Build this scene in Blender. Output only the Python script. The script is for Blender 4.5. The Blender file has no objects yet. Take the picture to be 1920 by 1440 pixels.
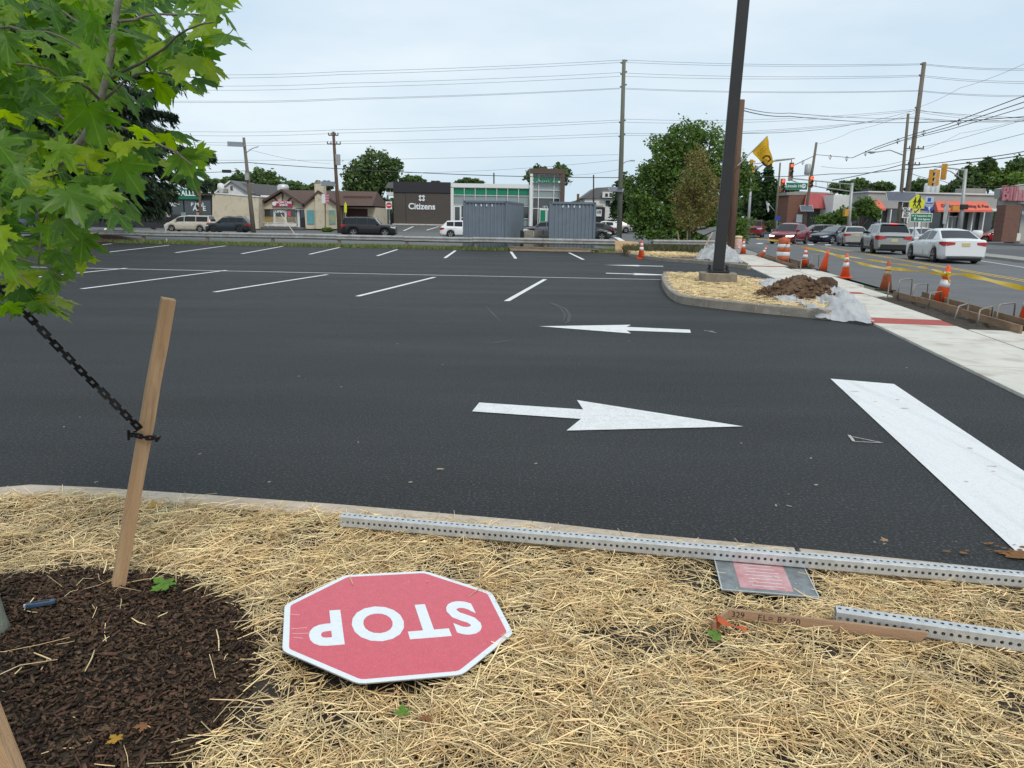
import bpy, bmesh, math, random
import numpy as np
from mathutils import Vector, Matrix, noise
rnd = random.Random(7)
SC = bpy.context.scene
COL = SC.collection
R = math.radians

# ------------------------------------------------------------------ camera, sky, sun, exposure
FOC, PITCH, ROLL, EYE = 1439.0, 0.214, 0.0163, 1.55      # focal length in photo pixels (1920 wide), radians, metres
_c, _s = math.cos, math.sin
FW = Vector((0, _c(PITCH), -_s(PITCH)))
_u0 = Vector((0, _s(PITCH), _c(PITCH))); _r0 = Vector((1, 0, 0))
RT = _c(ROLL) * _r0 + _s(ROLL) * _u0
UPV = -_s(ROLL) * _r0 + _c(ROLL) * _u0
cam = bpy.data.cameras.new('camera')
cam.sensor_fit = 'HORIZONTAL'; cam.sensor_width = 36.0; cam.lens = FOC / 1920 * 36.0
cam.clip_start = 0.05; cam.clip_end = 2000
camo = bpy.data.objects.new('camera', cam); COL.objects.link(camo)
camo.matrix_world = Matrix.Translation((0, 0, EYE)) @ Matrix((RT, UPV, -FW)).transposed().to_4x4()
SC.camera = camo

SUN_EL, SUN_AZ = R(47), R(158)                 # azimuth clockwise from +y (view direction)
world = bpy.data.worlds.new('World'); SC.world = world; world.use_nodes = True
_n, _l = world.node_tree.nodes, world.node_tree.links
_n.clear()
wo = _n.new('ShaderNodeOutputWorld'); wb = _n.new('ShaderNodeBackground')
sky = _n.new('ShaderNodeTexSky'); sky.sky_type = 'NISHITA'; sky.sun_disc = False
sky.sun_elevation = SUN_EL; sky.sun_rotation = SUN_AZ; sky.air_density = 1.0; sky.dust_density = 2.0; sky.ozone_density = 1.5
tc = _n.new('ShaderNodeTexCoord'); mp = _n.new('ShaderNodeMapping'); mp.inputs['Scale'].default_value = (1.6, 1.6, 6.0)
nz = _n.new('ShaderNodeTexNoise'); nz.inputs['Scale'].default_value = 1.3; nz.inputs['Detail'].default_value = 7; nz.inputs['Roughness'].default_value = .52
rp = _n.new('ShaderNodeValToRGB')
rp.color_ramp.elements[0].position = .38; rp.color_ramp.elements[0].color = (5.9, 7.25, 8.35, 1)
rp.color_ramp.elements[1].position = .66; rp.color_ramp.elements[1].color = (7.75, 8.6, 9.15, 1)
mx = _n.new('ShaderNodeMix'); mx.data_type = 'RGBA'; mx.inputs['Factor'].default_value = .88    # thin overcast veil over the blue
_l.new(tc.outputs['Generated'], mp.inputs['Vector']); _l.new(mp.outputs['Vector'], nz.inputs['Vector'])
_l.new(nz.outputs['Fac'], rp.inputs['Fac']); _l.new(sky.outputs['Color'], mx.inputs['A']); _l.new(rp.outputs['Color'], mx.inputs['B'])
_l.new(mx.outputs['Result'], wb.inputs['Color']); wb.inputs['Strength'].default_value = .10
_l.new(wb.outputs['Background'], wo.inputs['Surface'])
sl = bpy.data.lights.new('sun', 'SUN'); sl.energy = 1.5; sl.angle = R(14); sl.color = (1, .93, .82)
so = bpy.data.objects.new('sun', sl); COL.objects.link(so)
_d = Vector((_s(SUN_AZ) * _c(SUN_EL), _c(SUN_AZ) * _c(SUN_EL), _s(SUN_EL)))
so.rotation_euler = _d.to_track_quat('Z', 'Y').to_euler()
so['kind'] = 'helper'
SC.view_settings.view_transform = 'Standard'; SC.view_settings.look = 'None'
SC.view_settings.exposure = 0.20; SC.view_settings.gamma = 1.0
SC.cycles.max_bounces = 6; SC.cycles.transparent_max_bounces = 12
SC.cycles.use_denoising = True

# ------------------------------------------------------------------ measured ground and street frame
GP = [(-1e4, 0), (14, 0), (85, -.55), (97, -.37), (112, .3), (1e4, .3)]
def _g(y):
    for (a, za), (b, zb) in zip(GP, GP[1:]):
        if y <= b: return za + (zb - za) * (y - a) / (b - a)
def gz(x, y):                                  # the ground falls gently away beyond 14 m, less so on the right
    k = min(1, max(0, (x - 8) / 10)); k = k * k * (3 - 2 * k)
    return _g(y) * (1 - .5 * k)
def ray(px, py): return FW + RT * ((px - 960) / FOC) + UPV * ((720 - py) / FOC)
def A(px, py, Y):                              # the place a survey pixel has at distance Y
    d = ray(px, py); t = Y / d.y
    return Vector((t * d.x, Y, EYE + t * d.z))
def U(px, py, zo=0.0):                         # the place on the ground
    d = ray(px, py); lo, hi = .2, 160.0
    def h(t): return EYE + t * d.z - gz(t * d.x, t * d.y) - zo
    n = 400; pv = lo
    for i in range(1, n + 1):
        t = lo * (hi / lo) ** (i / n)
        if h(t) < 0:
            a, b = pv, t
            for _ in range(40):
                m = (a + b) / 2
                if h(m) > 0: a = m
                else: b = m
            return Vector((a * d.x, a * d.y, EYE + a * d.z))
        pv = t
    return A(px, py, 150)
TH = R(10.25)
def S(t, s, z=0.0):                            # street frame: t across, s along
    x = t * _c(TH) + s * _s(TH); y = -t * _s(TH) + s * _c(TH)
    return Vector((x, y, gz(x, y) + z))
HEAD = R(90 - 10.25)                           # heading of the street

# ------------------------------------------------------------------ materials
MATS = {}
def M(name, col, rough=.6, col2=None, scale=6., bump=0., bscale=60., metal=0., isl=0., obr=0., stretch=None, spec=.5, lo=.35, hi=.65, speck=0., trans=0., coat=0., detail=5., emit=None, fine=None, hue=1.):
    if name in MATS: return MATS[name]
    m = bpy.data.materials.new(name); m.use_nodes = True; MATS[name] = m
    n, l = m.node_tree.nodes, m.node_tree.links
    b = n['Principled BSDF']; out = n['Material Output']
    c = (*col, 1)
    b.inputs['Base Color'].default_value = c; b.inputs['Roughness'].default_value = rough; b.inputs['Metallic'].default_value = metal
    b.inputs['Specular IOR Level'].default_value = spec
    if coat: b.inputs['Coat Weight'].default_value = coat; b.inputs['Coat Roughness'].default_value = .04
    if emit:
        b.inputs['Emission Color'].default_value = (*emit[0], 1); b.inputs['Emission Strength'].default_value = emit[1]
    t = n.new('ShaderNodeTexCoord'); vec = t.outputs['Object']
    if stretch:
        mp = n.new('ShaderNodeMapping'); mp.inputs['Scale'].default_value = stretch; l.new(vec, mp.inputs['Vector']); vec = mp.outputs['Vector']
    cur = None
    if col2:
        z = n.new('ShaderNodeTexNoise'); z.inputs['Scale'].default_value = scale; z.inputs['Detail'].default_value = detail; z.inputs['Roughness'].default_value = .6
        l.new(vec, z.inputs['Vector'])
        r = n.new('ShaderNodeMapRange'); r.inputs['From Min'].default_value = lo; r.inputs['From Max'].default_value = hi
        l.new(z.outputs['Fac'], r.inputs['Value'])
        x = n.new('ShaderNodeMix'); x.data_type = 'RGBA'; x.inputs['A'].default_value = c; x.inputs['B'].default_value = (*col2, 1)
        l.new(r.outputs['Result'], x.inputs['Factor']); cur = x.outputs['Result']
    if fine:                                    # a second, fine colour grain: (colour, scale, amount)
        z = n.new('ShaderNodeTexNoise'); z.inputs['Scale'].default_value = fine[1]; z.inputs['Detail'].default_value = 3; l.new(vec, z.inputs['Vector'])
        r = n.new('ShaderNodeMapRange'); r.inputs['From Min'].default_value = .52; r.inputs['From Max'].default_value = .72; r.inputs['To Max'].default_value = fine[2]
        l.new(z.outputs['Fac'], r.inputs['Value'])
        x = n.new('ShaderNodeMix'); x.data_type = 'RGBA'; x.inputs['A'].default_value = c; x.inputs['B'].default_value = (*fine[0], 1)
        if cur: l.new(cur, x.inputs['A'])
        l.new(r.outputs['Result'], x.inputs['Factor']); cur = x.outputs['Result']
    if isl or obr:
        if isl: g = n.new('ShaderNodeNewGeometry'); rv = g.outputs['Random Per Island']
        else: g = n.new('ShaderNodeObjectInfo'); rv = g.outputs['Random']
        h = n.new('ShaderNodeHueSaturation'); h.inputs['Color'].default_value = c
        if cur: l.new(cur, h.inputs['Color'])
        a = n.new('ShaderNodeMapRange'); a.inputs['To Min'].default_value = 1 - (isl or obr); a.inputs['To Max'].default_value = 1 + (isl or obr)
        l.new(rv, a.inputs['Value']); l.new(a.outputs['Result'], h.inputs['Value'])
        w = n.new('ShaderNodeMath'); w.operation = 'MULTIPLY'; w.inputs[1].default_value = 7.31; l.new(rv, w.inputs[0])
        w2 = n.new('ShaderNodeMath'); w2.operation = 'FRACT'; l.new(w.outputs[0], w2.inputs[0])
        a2 = n.new('ShaderNodeMapRange'); a2.inputs['To Min'].default_value = .5 - .035 * hue * min(1, 2.5 * (isl or obr)); a2.inputs['To Max'].default_value = .5 + .03 * hue * min(1, 2.5 * (isl or obr))
        l.new(w2.outputs[0], a2.inputs['Value']); l.new(a2.outputs['Result'], h.inputs['Hue'])
        cur = h.outputs['Color']
    if cur: l.new(cur, b.inputs['Base Color'])
    if bump:
        z = n.new('ShaderNodeTexNoise'); z.inputs['Scale'].default_value = bscale; z.inputs['Detail'].default_value = 4; l.new(vec, z.inputs['Vector'])
        bp = n.new('ShaderNodeBump'); bp.inputs['Strength'].default_value = bump; bp.inputs['Distance'].default_value = .02
        l.new(z.outputs['Fac'], bp.inputs['Height']); l.new(bp.outputs['Normal'], b.inputs['Normal'])
    if trans:
        tr = n.new('ShaderNodeBsdfTranslucent'); ms = n.new('ShaderNodeMixShader'); ms.inputs['Fac'].default_value = trans
        tr.inputs['Color'].default_value = c
        if cur: l.new(cur, tr.inputs['Color'])
        l.new(b.outputs[0], ms.inputs[1]); l.new(tr.outputs[0], ms.inputs[2]); l.new(ms.outputs[0], out.inputs['Surface'])
    return m

# ------------------------------------------------------------------ mesh collector
class MB:
    def __init__(self): self.v = []; self.f = []
    def add(self, vs, fs):
        o = len(self.v); self.v += [tuple(p) for p in vs]; self.f += [tuple(i + o for i in q) for q in fs]; return self
    def hexa(self, p):                          # 8 corners: bottom 0-3 (ccw), top 4-7
        return self.add(p, [(3, 2, 1, 0), (4, 5, 6, 7), (0, 1, 5, 4), (1, 2, 6, 5), (2, 3, 7, 6), (3, 0, 4, 7)])
    def box(self, x0, x1, y0, y1, z0, z1):
        return self.hexa([(x0, y0, z0), (x1, y0, z0), (x1, y1, z0), (x0, y1, z0), (x0, y0, z1), (x1, y0, z1), (x1, y1, z1), (x0, y1, z1)])
    def bar(self, a, b, w, h, roll=0., up=(0, 0, 1)):   # rectangular bar from a to b
        a, b = Vector(a), Vector(b); d = (b - a).normalized(); u = Vector(up)
        s = d.cross(u)
        if s.length < 1e-4: s = d.cross(Vector((1, 0, 0)))
        s.normalize(); u = s.cross(d); 
        if roll: q = Matrix.Rotation(roll, 3, d); s = q @ s; u = q @ u
        s = s * w / 2; u = u * h / 2
        return self.hexa([a - s - u, a + s - u, b + s - u, b - s - u, a - s + u, a + s + u, b + s + u, b - s + u])
    def tube(self, pts, rad, n=8, cap=True):
        pts = [Vector(p) for p in pts]; m = len(pts); o = len(self.v)
        if not hasattr(rad, '__len__'): rad = [rad] * m
        ref = None
        for i, p in enumerate(pts):
            d = (pts[min(i + 1, m - 1)] - pts[max(i - 1, 0)]).normalized()
            if ref is None: ref = d.orthogonal().normalized()
            ref = (ref - d * ref.dot(d))
            ref = ref.normalized() if ref.length > 1e-6 else d.orthogonal().normalized()
            e = d.cross(ref)
            for k in range(n):
                a = 2 * math.pi * k / n
                self.v.append(tuple(p + (ref * math.cos(a) + e * math.sin(a)) * rad[i]))
        for i in range(m - 1):
            for k in range(n):
                k2 = (k + 1) % n
                self.f.append((o + i * n + k, o + i * n + k2, o + (i + 1) * n + k2, o + (i + 1) * n + k))
        if cap:
            self.f.append(tuple(o + k for k in reversed(range(n)))); self.f.append(tuple(o + (m - 1) * n + k for k in range(n)))
        return self
    def lathe(self, prof, n=16, c=(0, 0, 0)):
        o = len(self.v)
        for r, z in prof:
            for k in range(n):
                a = 2 * math.pi * k / n; self.v.append((c[0] + r * math.cos(a), c[1] + r * math.sin(a), c[2] + z))
        for i in range(len(prof) - 1):
            for k in range(n):
                k2 = (k + 1) % n; self.f.append((o + i * n + k, o + i * n + k2, o + (i + 1) * n + k2, o + (i + 1) * n + k))
        self.f.append(tuple(o + k for k in reversed(range(n)))); self.f.append(tuple(o + (len(prof) - 1) * n + k for k in range(n)))
        return self
    def prism(self, poly, z0, z1, f=None):      # extruded outline; f maps (u,v,w)->xyz
        n = len(poly); f = f or (lambda a, b, c: (a, b, c))
        return self.add([f(u, v, z0) for u, v in poly] + [f(u, v, z1) for u, v in poly],
                        [tuple(reversed(range(n))), tuple(range(n, 2 * n))] + [(i, (i + 1) % n, n + (i + 1) % n, n + i) for i in range(n)])
    def quad(self, *p): return self.add(p, [tuple(range(len(p)))])
    def build(self, name, mat, parent=None, smooth=False, bevel=0., loc=None):
        me = bpy.data.meshes.new(name); me.from_pydata(self.v, [], self.f)
        if bevel:
            bm = bmesh.new(); bm.from_mesh(me); bmesh.ops.remove_doubles(bm, verts=bm.verts, dist=1e-5)
            bmesh.ops.bevel(bm, geom=list(bm.edges), offset=bevel, segments=2, profile=.6, affect='EDGES', clamp_overlap=True)
            bm.to_mesh(me); bm.free()
        me.materials.append(mat)
        if smooth:
            me.polygons.foreach_set('use_smooth', [True] * len(me.polygons))
        o = bpy.data.objects.new(name, me); COL.objects.link(o)
        if parent: o.parent = parent
        if loc is not None: o.location = loc
        return o
def np_obj(name, V, Fq, mat, parent=None):      # fast mesh from numpy arrays of quads
    me = bpy.data.meshes.new(name)
    me.vertices.add(len(V)); me.vertices.foreach_set('co', np.asarray(V, dtype=np.float32).ravel())
    k = Fq.shape[1]
    me.loops.add(Fq.size); me.loops.foreach_set('vertex_index', Fq.astype(np.int32).ravel())
    me.polygons.add(len(Fq)); me.polygons.foreach_set('loop_start', np.arange(0, Fq.size, k, dtype=np.int32))
    me.update(calc_edges=True)
    me.materials.append(mat)
    o = bpy.data.objects.new(name, me); COL.objects.link(o)
    if parent: o.parent = parent
    return o
def tag(o, label=None, cat=None, group=None, kind=None):
    if label: o['label'] = label
    if cat: o['category'] = cat
    if group: o['group'] = group
    if kind: o['kind'] = kind
    return o
def thing(name, label, cat, loc=(0, 0, 0), rz=0., group=None, rot=None):
    o = bpy.data.objects.new(name, None); COL.objects.link(o); o.location = loc; o.empty_display_size = .2
    o.rotation_euler = rot or (0, 0, rz)
    return tag(o, label, cat, group)
def share(src, name, parent, loc=(0, 0, 0), rot=(0, 0, 0), scale=None):   # another piece with the same mesh
    o = src.copy(); COL.objects.link(o); o.name = name; o.parent = parent; o.location = loc; o.rotation_euler = rot
    if scale: o.scale = scale
    return o
def text(name, s, size, mat, parent, M4, depth=.004, bold=0., align='CENTER', spacing=1., sx=1.):
    cu = bpy.data.curves.new(name, 'FONT'); cu.body = s; cu.size = size; cu.extrude = depth; cu.offset = bold
    cu.align_x = align; cu.align_y = 'CENTER'; cu.space_character = spacing; cu.resolution_u = 4
    o = bpy.data.objects.new(name + '_tmp', cu); COL.objects.link(o)
    dg = bpy.context.evaluated_depsgraph_get(); me = bpy.data.meshes.new_from_object(o.evaluated_get(dg))
    bpy.data.objects.remove(o); bpy.data.curves.remove(cu)
    me.materials.clear(); me.materials.append(mat); me.transform(M4 @ Matrix.Diagonal((sx, 1, 1, 1)))
    q = bpy.data.objects.new(name, me); COL.objects.link(q)
    if parent: q.parent = parent
    return q
def facing(c, rz=0.):                            # frame for lettering on an upright face that looks towards -y
    return Matrix.Translation(c) @ Matrix.Rotation(rz, 4, 'Z') @ Matrix.Rotation(R(90), 4, 'X')
def sheet(name, poly, step, zo, mat, parent=None, kind='structure', rot=0.):   # ground sheet clipped to a convex outline
    xs = [p[0] for p in poly]; ys = [p[1] for p in poly]; bm = bmesh.new()
    x0, x1 = math.floor(min(xs) / step) * step, math.ceil(max(xs) / step) * step
    y0, y1 = 14 + math.floor((min(ys) - 14) / step) * step, 14 + math.ceil((max(ys) - 14) / step) * step
    nx, ny = max(1, round((x1 - x0) / step)), max(1, round((y1 - y0) / step))
    vs = [[bm.verts.new((x0 + (x1 - x0) * i / nx, y0 + (y1 - y0) * j / ny, 0)) for i in range(nx + 1)] for j in range(ny + 1)]
    for j in range(ny):
        for i in range(nx): bm.faces.new((vs[j][i], vs[j][i + 1], vs[j + 1][i + 1], vs[j + 1][i]))
    n = len(poly); ar = sum(poly[i][0] * poly[(i + 1) % n][1] - poly[(i + 1) % n][0] * poly[i][1] for i in range(n))
    for i in range(n):
        a, b = poly[i], poly[(i + 1) % n]; nm = Vector((b[1] - a[1], a[0] - b[0], 0)) * (1 if ar > 0 else -1)
        bmesh.ops.bisect_plane(bm, geom=bm.verts[:] + bm.edges[:] + bm.faces[:], plane_co=(a[0], a[1], 0), plane_no=nm.normalized(), clear_outer=True)
    for v in bm.verts: v.co.z = gz(v.co.x, v.co.y) + zo
    me = bpy.data.meshes.new(name); bm.to_mesh(me); bm.free(); me.materials.append(mat)
    o = bpy.data.objects.new(name, me); COL.objects.link(o)
    if parent: o.parent = parent
    elif kind: o['kind'] = kind
    return o
def xy(*p): return [(q.x, q.y) for q in p]
def fbm(x, y, z=0., o=4): return noise.fractal(Vector((x, y, z)), .9, 2.1, o)
def inside(px, py, P):
    r = False
    for (x0, y0), (x1, y1) in zip(P, P[1:] + P[:1]):
        if (y0 > py) != (y1 > py) and px < (x1 - x0) * (py - y0) / (y1 - y0) + x0: r = not r
    return r
# ------------------------------------------------------------------ ground, lot, street
m_asph = M('fresh_asphalt', (.0165, .0172, .0178), .70, (.025, .0257, .0263), .28, bump=.9, bscale=70, spec=.33, fine=((.095, .10, .105), 62, .95), detail=9)
def streaks(m, sc, amp):                        # laid-down streaks: paver passes and traffic polish
    n, l = m.node_tree.nodes, m.node_tree.links; b = n['Principled BSDF']; src = b.inputs['Base Color'].links[0].from_socket
    t = n.new('ShaderNodeTexCoord'); mp = n.new('ShaderNodeMapping'); mp.inputs['Scale'].default_value = sc; mp.inputs['Rotation'].default_value = (0, 0, R(5)); z = n.new('ShaderNodeTexNoise'); z.inputs['Scale'].default_value = 1.; z.inputs['Detail'].default_value = 6; z.inputs['Roughness'].default_value = .62
    r = n.new('ShaderNodeMapRange'); r.inputs['From Min'].default_value = .3; r.inputs['From Max'].default_value = .7; r.inputs['To Min'].default_value = 1 - amp; r.inputs['To Max'].default_value = 1 + amp
    h = n.new('ShaderNodeHueSaturation'); l.new(t.outputs['Object'], mp.inputs['Vector']); l.new(mp.outputs[0], z.inputs['Vector']); l.new(z.outputs['Fac'], r.inputs['Value']); l.new(r.outputs[0], h.inputs['Value']); l.new(src, h.inputs['Color']); l.new(h.outputs[0], b.inputs['Base Color'])
    r2 = n.new('ShaderNodeMapRange'); r2.inputs['From Min'].default_value = .3; r2.inputs['From Max'].default_value = .7; r2.inputs['To Min'].default_value = .74; r2.inputs['To Max'].default_value = .64; l.new(z.outputs['Fac'], r2.inputs['Value']); l.new(r2.outputs[0], b.inputs['Roughness'])
streaks(m_asph, (.12, .75, 1), .10)
m_road = M('old_asphalt', (.105, .107, .112), .85, (.135, .137, .14), .6, bump=.4, bscale=120, fine=((.19, .19, .19), 160, .5), detail=8)
m_white = M('road_paint', (.80, .81, .80), .7, (.70, .71, .71), 9, bump=.35, bscale=200, fine=((.33, .33, .33), 75, .55))
m_bar = M('worn_paint', (.82, .83, .83), .7, (.68, .69, .69), 1.0, bump=.4, bscale=120, fine=((.30, .30, .30), 70, .5), stretch=(9, .5, 1), lo=.5, hi=.78)
m_yel = M('yellow_paint', (.62, .40, .06), .7, (.5, .34, .09), 4)
m_conc = M('sidewalk_concrete', (.56, .53, .465), .85, (.66, .63, .56), 1.6, bump=.25, bscale=150, fine=((.36, .31, .25), 2.2, .75), detail=8)
m_curb = M('curb_concrete', (.47, .38, .29), .9, (.58, .49, .39), 3.5, bump=.5, bscale=140, fine=((.25, .20, .15), 30, .5))
m_curbd = M('weathered_curb', (.23, .20, .165), .92, (.33, .29, .24), 3.0, bump=.5, bscale=110, fine=((.46, .43, .38), 14, .5))
m_soil = M('dark_soil', (.035, .026, .019), .95, (.065, .05, .035), 14, bump=.8, bscale=60)
m_grass = M('turf', (.12, .17, .04), .9, (.19, .20, .08), 1.2, bump=.8, bscale=60)
m_red = M('red_strip', (.42, .075, .055), .8, (.34, .07, .055), 8, bump=.2, bscale=200)

sheet('ground', [(-260, -40), (260, -40), (260, 420), (-260, 420)], 10, -.07, M('bare_ground', (.12, .12, .085), .95, (.09, .11, .05), .3))
q = S(3.4, -12); q2 = S(3.4, 41.2)
lot = sheet('parking_lot', [(-45, q.y), (q.x, q.y), (q2.x, q2.y), (8.5, 40.9), (-45, 46.6)], 1.0, 0, m_asph)
sheet('street', xy(S(5.72, -12), S(15.6, -12), S(19.5, 110), S(5.72, 110)), 1.0, -.02, m_road)
sheet('cross_street', [(-130, 49), (6, 49), (6, 99), (-130, 99)], 2.0, -.03, m_road)
sheet('cross_street', [(6, 58), (120, 58), (120, 99), (6, 99)], 2.0, -.035, m_road)
sheet('bank_lot', [(-130, 99), (120, 99), (120, 150), (-130, 150)], 2.0, -.03, M('grey_asphalt', (.085, .087, .092), .85, (.11, .11, .115), .4))
sheet('forecourt', [(20.5, 36.0), (120, 36), (120, 57.9), (24, 57.9)], 2.0, -.028, M('forecourt_asphalt', (.07, .071, .075), .85, (.09, .09, .095), .5))
sheet('grass_strip', [(-45, 46.61), (8.5, 40.91), (8.5, 43.2), (-45, 49.2)], 1.0, -.005, m_grass)
sheet('verge', [(-45, 49.25), (8.5, 43.25), (8.5, 47.5), (-45, 52.5)], 1.0, -.012, M('gravel_verge', (.27, .25, .215), .95, (.18, .165, .14), 1.5, bump=.8, bscale=30, fine=((.10, .10, .06), 4, .6)))

def mark(name, pts, mat, parent, dz=.006):
    m = MB(); m.quad(*[(p.x, p.y, gz(p.x, p.y) + dz) for p in pts]); return m.build(name, mat, parent)
def line(a, b, w, mat, parent, name='stall_line', dz=.006):
    d = (b - a); d.z = 0; d.normalize(); s = Vector((d.y, -d.x, 0)) * w / 2
    return mark(name, [a + s, b + s, b - s, a - s], mat, parent, dz)
# painted bays: front row, spine line, back row
fr = [((153, 542), (425, 507)), ((402, 548), (614, 515)), ((670, 556), (815, 520)), ((950, 565), (1022, 524))]
for a, b in fr: line(U(*a), U(*b), .11, m_white, lot)
for k in (1, 2, 3): line(U(153, 542) + Vector((-2.8 * k, .25 * k, 0)), U(425, 507) + Vector((-2.95 * k, .2 * k, 0)), .11, m_white, lot)
ca, cb = U(100, 502), U(1303, 526)
line(ca - (cb - ca) * .9, cb, .11, m_white, lot, 'spine_line', .0075)
bk = [((202, 473), (317, 460)), ((329, 474), (423, 461)), ((453, 476), (530, 462)), ((580, 477), (637, 464)), ((707, 480), (745, 468)), ((834, 484), (854, 470)), ((967, 485), (958, 472)), ((1094, 487), (1067, 474)), ((140, 465), (210, 457))]
for a, b in bk: line(U(*a), U(*b), .13, m_white, lot)
# arrows: real outlines measured on the near pair, repeated in the far aisle
A1 = [(898.6, 755.9), (1093.4, 769), (1081.7, 751.3), (1393.8, 800.8), (1062.3, 808.6), (1089.2, 786.7), (885.2, 772.5)]
A2 = [(1010.9, 612.4), (1183, 609.6), (1174.9, 613.6), (1293.6, 618.8), (1295.3, 624.8), (1174.9, 620.4), (1183, 625.9)]
for pts, far in ((A1, (1120, 513, 1250, 515)), (A2, (1145, 497, 1258, 500))):
    w = [U(*p) for p in pts]; mark('arrow_marking', w, m_white, lot)
    off = U((far[0] + far[2]) / 2, (far[1] + far[3]) / 2) - sum(w, Vector()) / len(w); off.z = 0
    mark('arrow_marking', [p + off for p in w], m_white, lot)
b0, b1, b2, b3 = U(1557, 711), U(1676, 721), U(1920, 885), U(1920, 1050)
ex = lambda a, b, k: a + (b - a) * k
mark('stop_bar', [b0, b1, ex(b1, b2, 1.55), ex(b0, b3, 1.06)], m_bar, lot)
mark('stop_bar', [U(1357, 511), U(1369, 512), U(1389, 526), U(1366, 527)], m_white, lot)
m_chalk = M('chalk_line', (.6, .58, .52), .9, (.3, .3, .3), 40)
tr = [U(1592, 817), U(1601, 829), U(1655, 831.5), U(1598, 820)]
for a, b, w in ((0, 1, .022), (1, 2, .011), (2, 3, .011)): line(tr[a], tr[b], w, m_chalk, lot, 'chalk_mark')
for a, b in (((1320, 620), (1344, 625)), ((1320, 621), (1338, 621.5)), ((1344, 625), (1330, 621))): line(U(*a), U(*b), .012, m_chalk, lot, 'chalk_mark')
# tyre scuffs: dark rubber arcs, dull patches
m_rub = M('rubber_scuff', (.016, .0165, .018), .6, (.03, .031, .033), 5)
def arc(pts, w, dz):
    P = [U(*p) for p in pts]; m = MB(); L = []; Rr = []
    for i, p in enumerate(P):
        d = (P[min(i + 1, len(P) - 1)] - P[max(i - 1, 0)]); d.z = 0; d.normalize(); s = Vector((d.y, -d.x, 0)) * w / 2 * (1 if 0 < i < len(P) - 1 else .3)
        L.append((p.x + s.x, p.y + s.y, gz(p.x, p.y) + dz)); Rr.append((p.x - s.x, p.y - s.y, gz(p.x, p.y) + dz))
    n = len(P); m.add(L + Rr, [(i, i + 1, n + i + 1, n + i) for i in range(n - 1)]); m.build('tyre_scuff', m_rub, lot)
arc([(1010, 562), (1040, 570), (1060, 579), (1068, 590), (1066, 602), (1058, 607)], .05, .003)
arc([(1003, 560), (1032, 568), (1051, 578), (1060, 590), (1056, 603)], .035, .0034)
arc([(905, 643), (922, 644), (938, 641), (960, 638), (1000, 640)], .06, .003)
arc([(912, 575), (924, 588), (938, 602)], .04, .003)
m_deb = M('pale_debris', (.42, .37, .28), .9, (.2, .17, .12), 20, obr=.35)
db = MB(); db.prism([(-.02, -.008), (.015, -.011), (.024, .002), (.008, .012), (-.017, .009)], 0, .006); d0 = None
for px, py in [(825, 881), (672, 830), (745, 645), (1658, 1021), (1640, 1018), (1480, 950), (1455, 949), (1700, 690), (560, 706), (150, 783), (120, 801), (640, 726), (1478, 928), (375, 852), (1005, 870), (1390, 832), (1530, 910), (1520, 860), (505, 905), (180, 905), (830, 684), (1180, 640), (770, 905)]:
    p = U(px, py); p.z += .002
    if not d0: d0 = db.build('debris_chip', m_deb, lot); d0.location = p
    else: share(d0, 'debris_chip', lot, p, (0, 0, rnd.uniform(0, 6)), (rnd.uniform(.25, .8), rnd.uniform(.2, .6), .7))
m_rust = M('orange_clay', (.28, .12, .03), .95, (.16, .08, .03), 25, bump=.6, bscale=90)
def stain(name, c, rx, ry, mat, n=26, dz=.009, parent=None):
    m = MB(); P = []
    for k in range(n):
        a = 2 * math.pi * k / n; r = 1 + .55 * noise.noise(Vector((math.cos(a) * 2.3 + c.x * 9, math.sin(a) * 2.3, c.y * 7)))
        P.append((c.x + rx * r * math.cos(a), c.y + ry * r * math.sin(a), gz(c.x, c.y) + dz))
    m.quad(*P); return m.build(name, mat, parent or lot)
c0 = U(1908, 1043)
stain('clay_smear', c0, .085, .05, m_rust)
for k in range(26):
    stain('clay_smear', c0 + Vector((rnd.gauss(-.06, .10), rnd.gauss(.05, .07), 0)), rnd.uniform(.006, .022), rnd.uniform(.004, .012), m_rust, 9, .0095 + k * .0002)
m_pinkst = M('pink_stain', (.55, .42, .36), .9, (.65, .6, .56), 30)
for k in range(16):
    t_ = rnd.random(); p = b0 + (b3 - b0) * t_ + (b1 - b0) * rnd.uniform(.15, .85); stain('pink_stain', p, rnd.uniform(.01, .04), rnd.uniform(.006, .016), m_pinkst, 9, .0085)

# sidewalk slabs (each one its own piece), red strips, driveway aprons
SW = bpy.data.objects.new('sidewalk', None); COL.objects.link(SW); SW['kind'] = 'structure'
def slab(t0, t1, s0, s1, mat, name='slab', top=.03, gap=.011, tl=None):
    m = MB(); g = gap; n = max(1, int((s1 - s0) / 1.2)); 
    P = []
    for i in range(n + 1):
        s = s0 + g + (s1 - s0 - 2 * g) * i / n
        for t, z in ((t0 + g, -.06), (t1 - g, -.06), (t1 - g, top - .004), (t1 - g - .01, top), (t0 + g + .01, top), (t0 + g, top - .004)): P.append(S(t, s, z))
    F = []
    for i in range(n):
        for k in range(6): F.append((i * 6 + k, i * 6 + (k + 1) % 6, (i + 1) * 6 + (k + 1) % 6, (i + 1) * 6 + k))
    F += [tuple(range(6)), tuple(reversed(range(n * 6, n * 6 + 6)))]
    m.add(P, F); return m.build(name, mat, SW)
ss = [-6, -4.4, -2.9, -1.4, .1, 1.6, 3.1, 4.6, 6.1, 7.6, 9.1, 10.9, 12.72]
for a, b in zip(ss, ss[1:]): slab(3.4, 4.62, a, b, m_conc)
slab(3.4, 4.62, 12.72, 13.45, m_red, 'red_strip', .031)
ss = [13.45, 14.7, 16.0, 17.2, 18.2]
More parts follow.
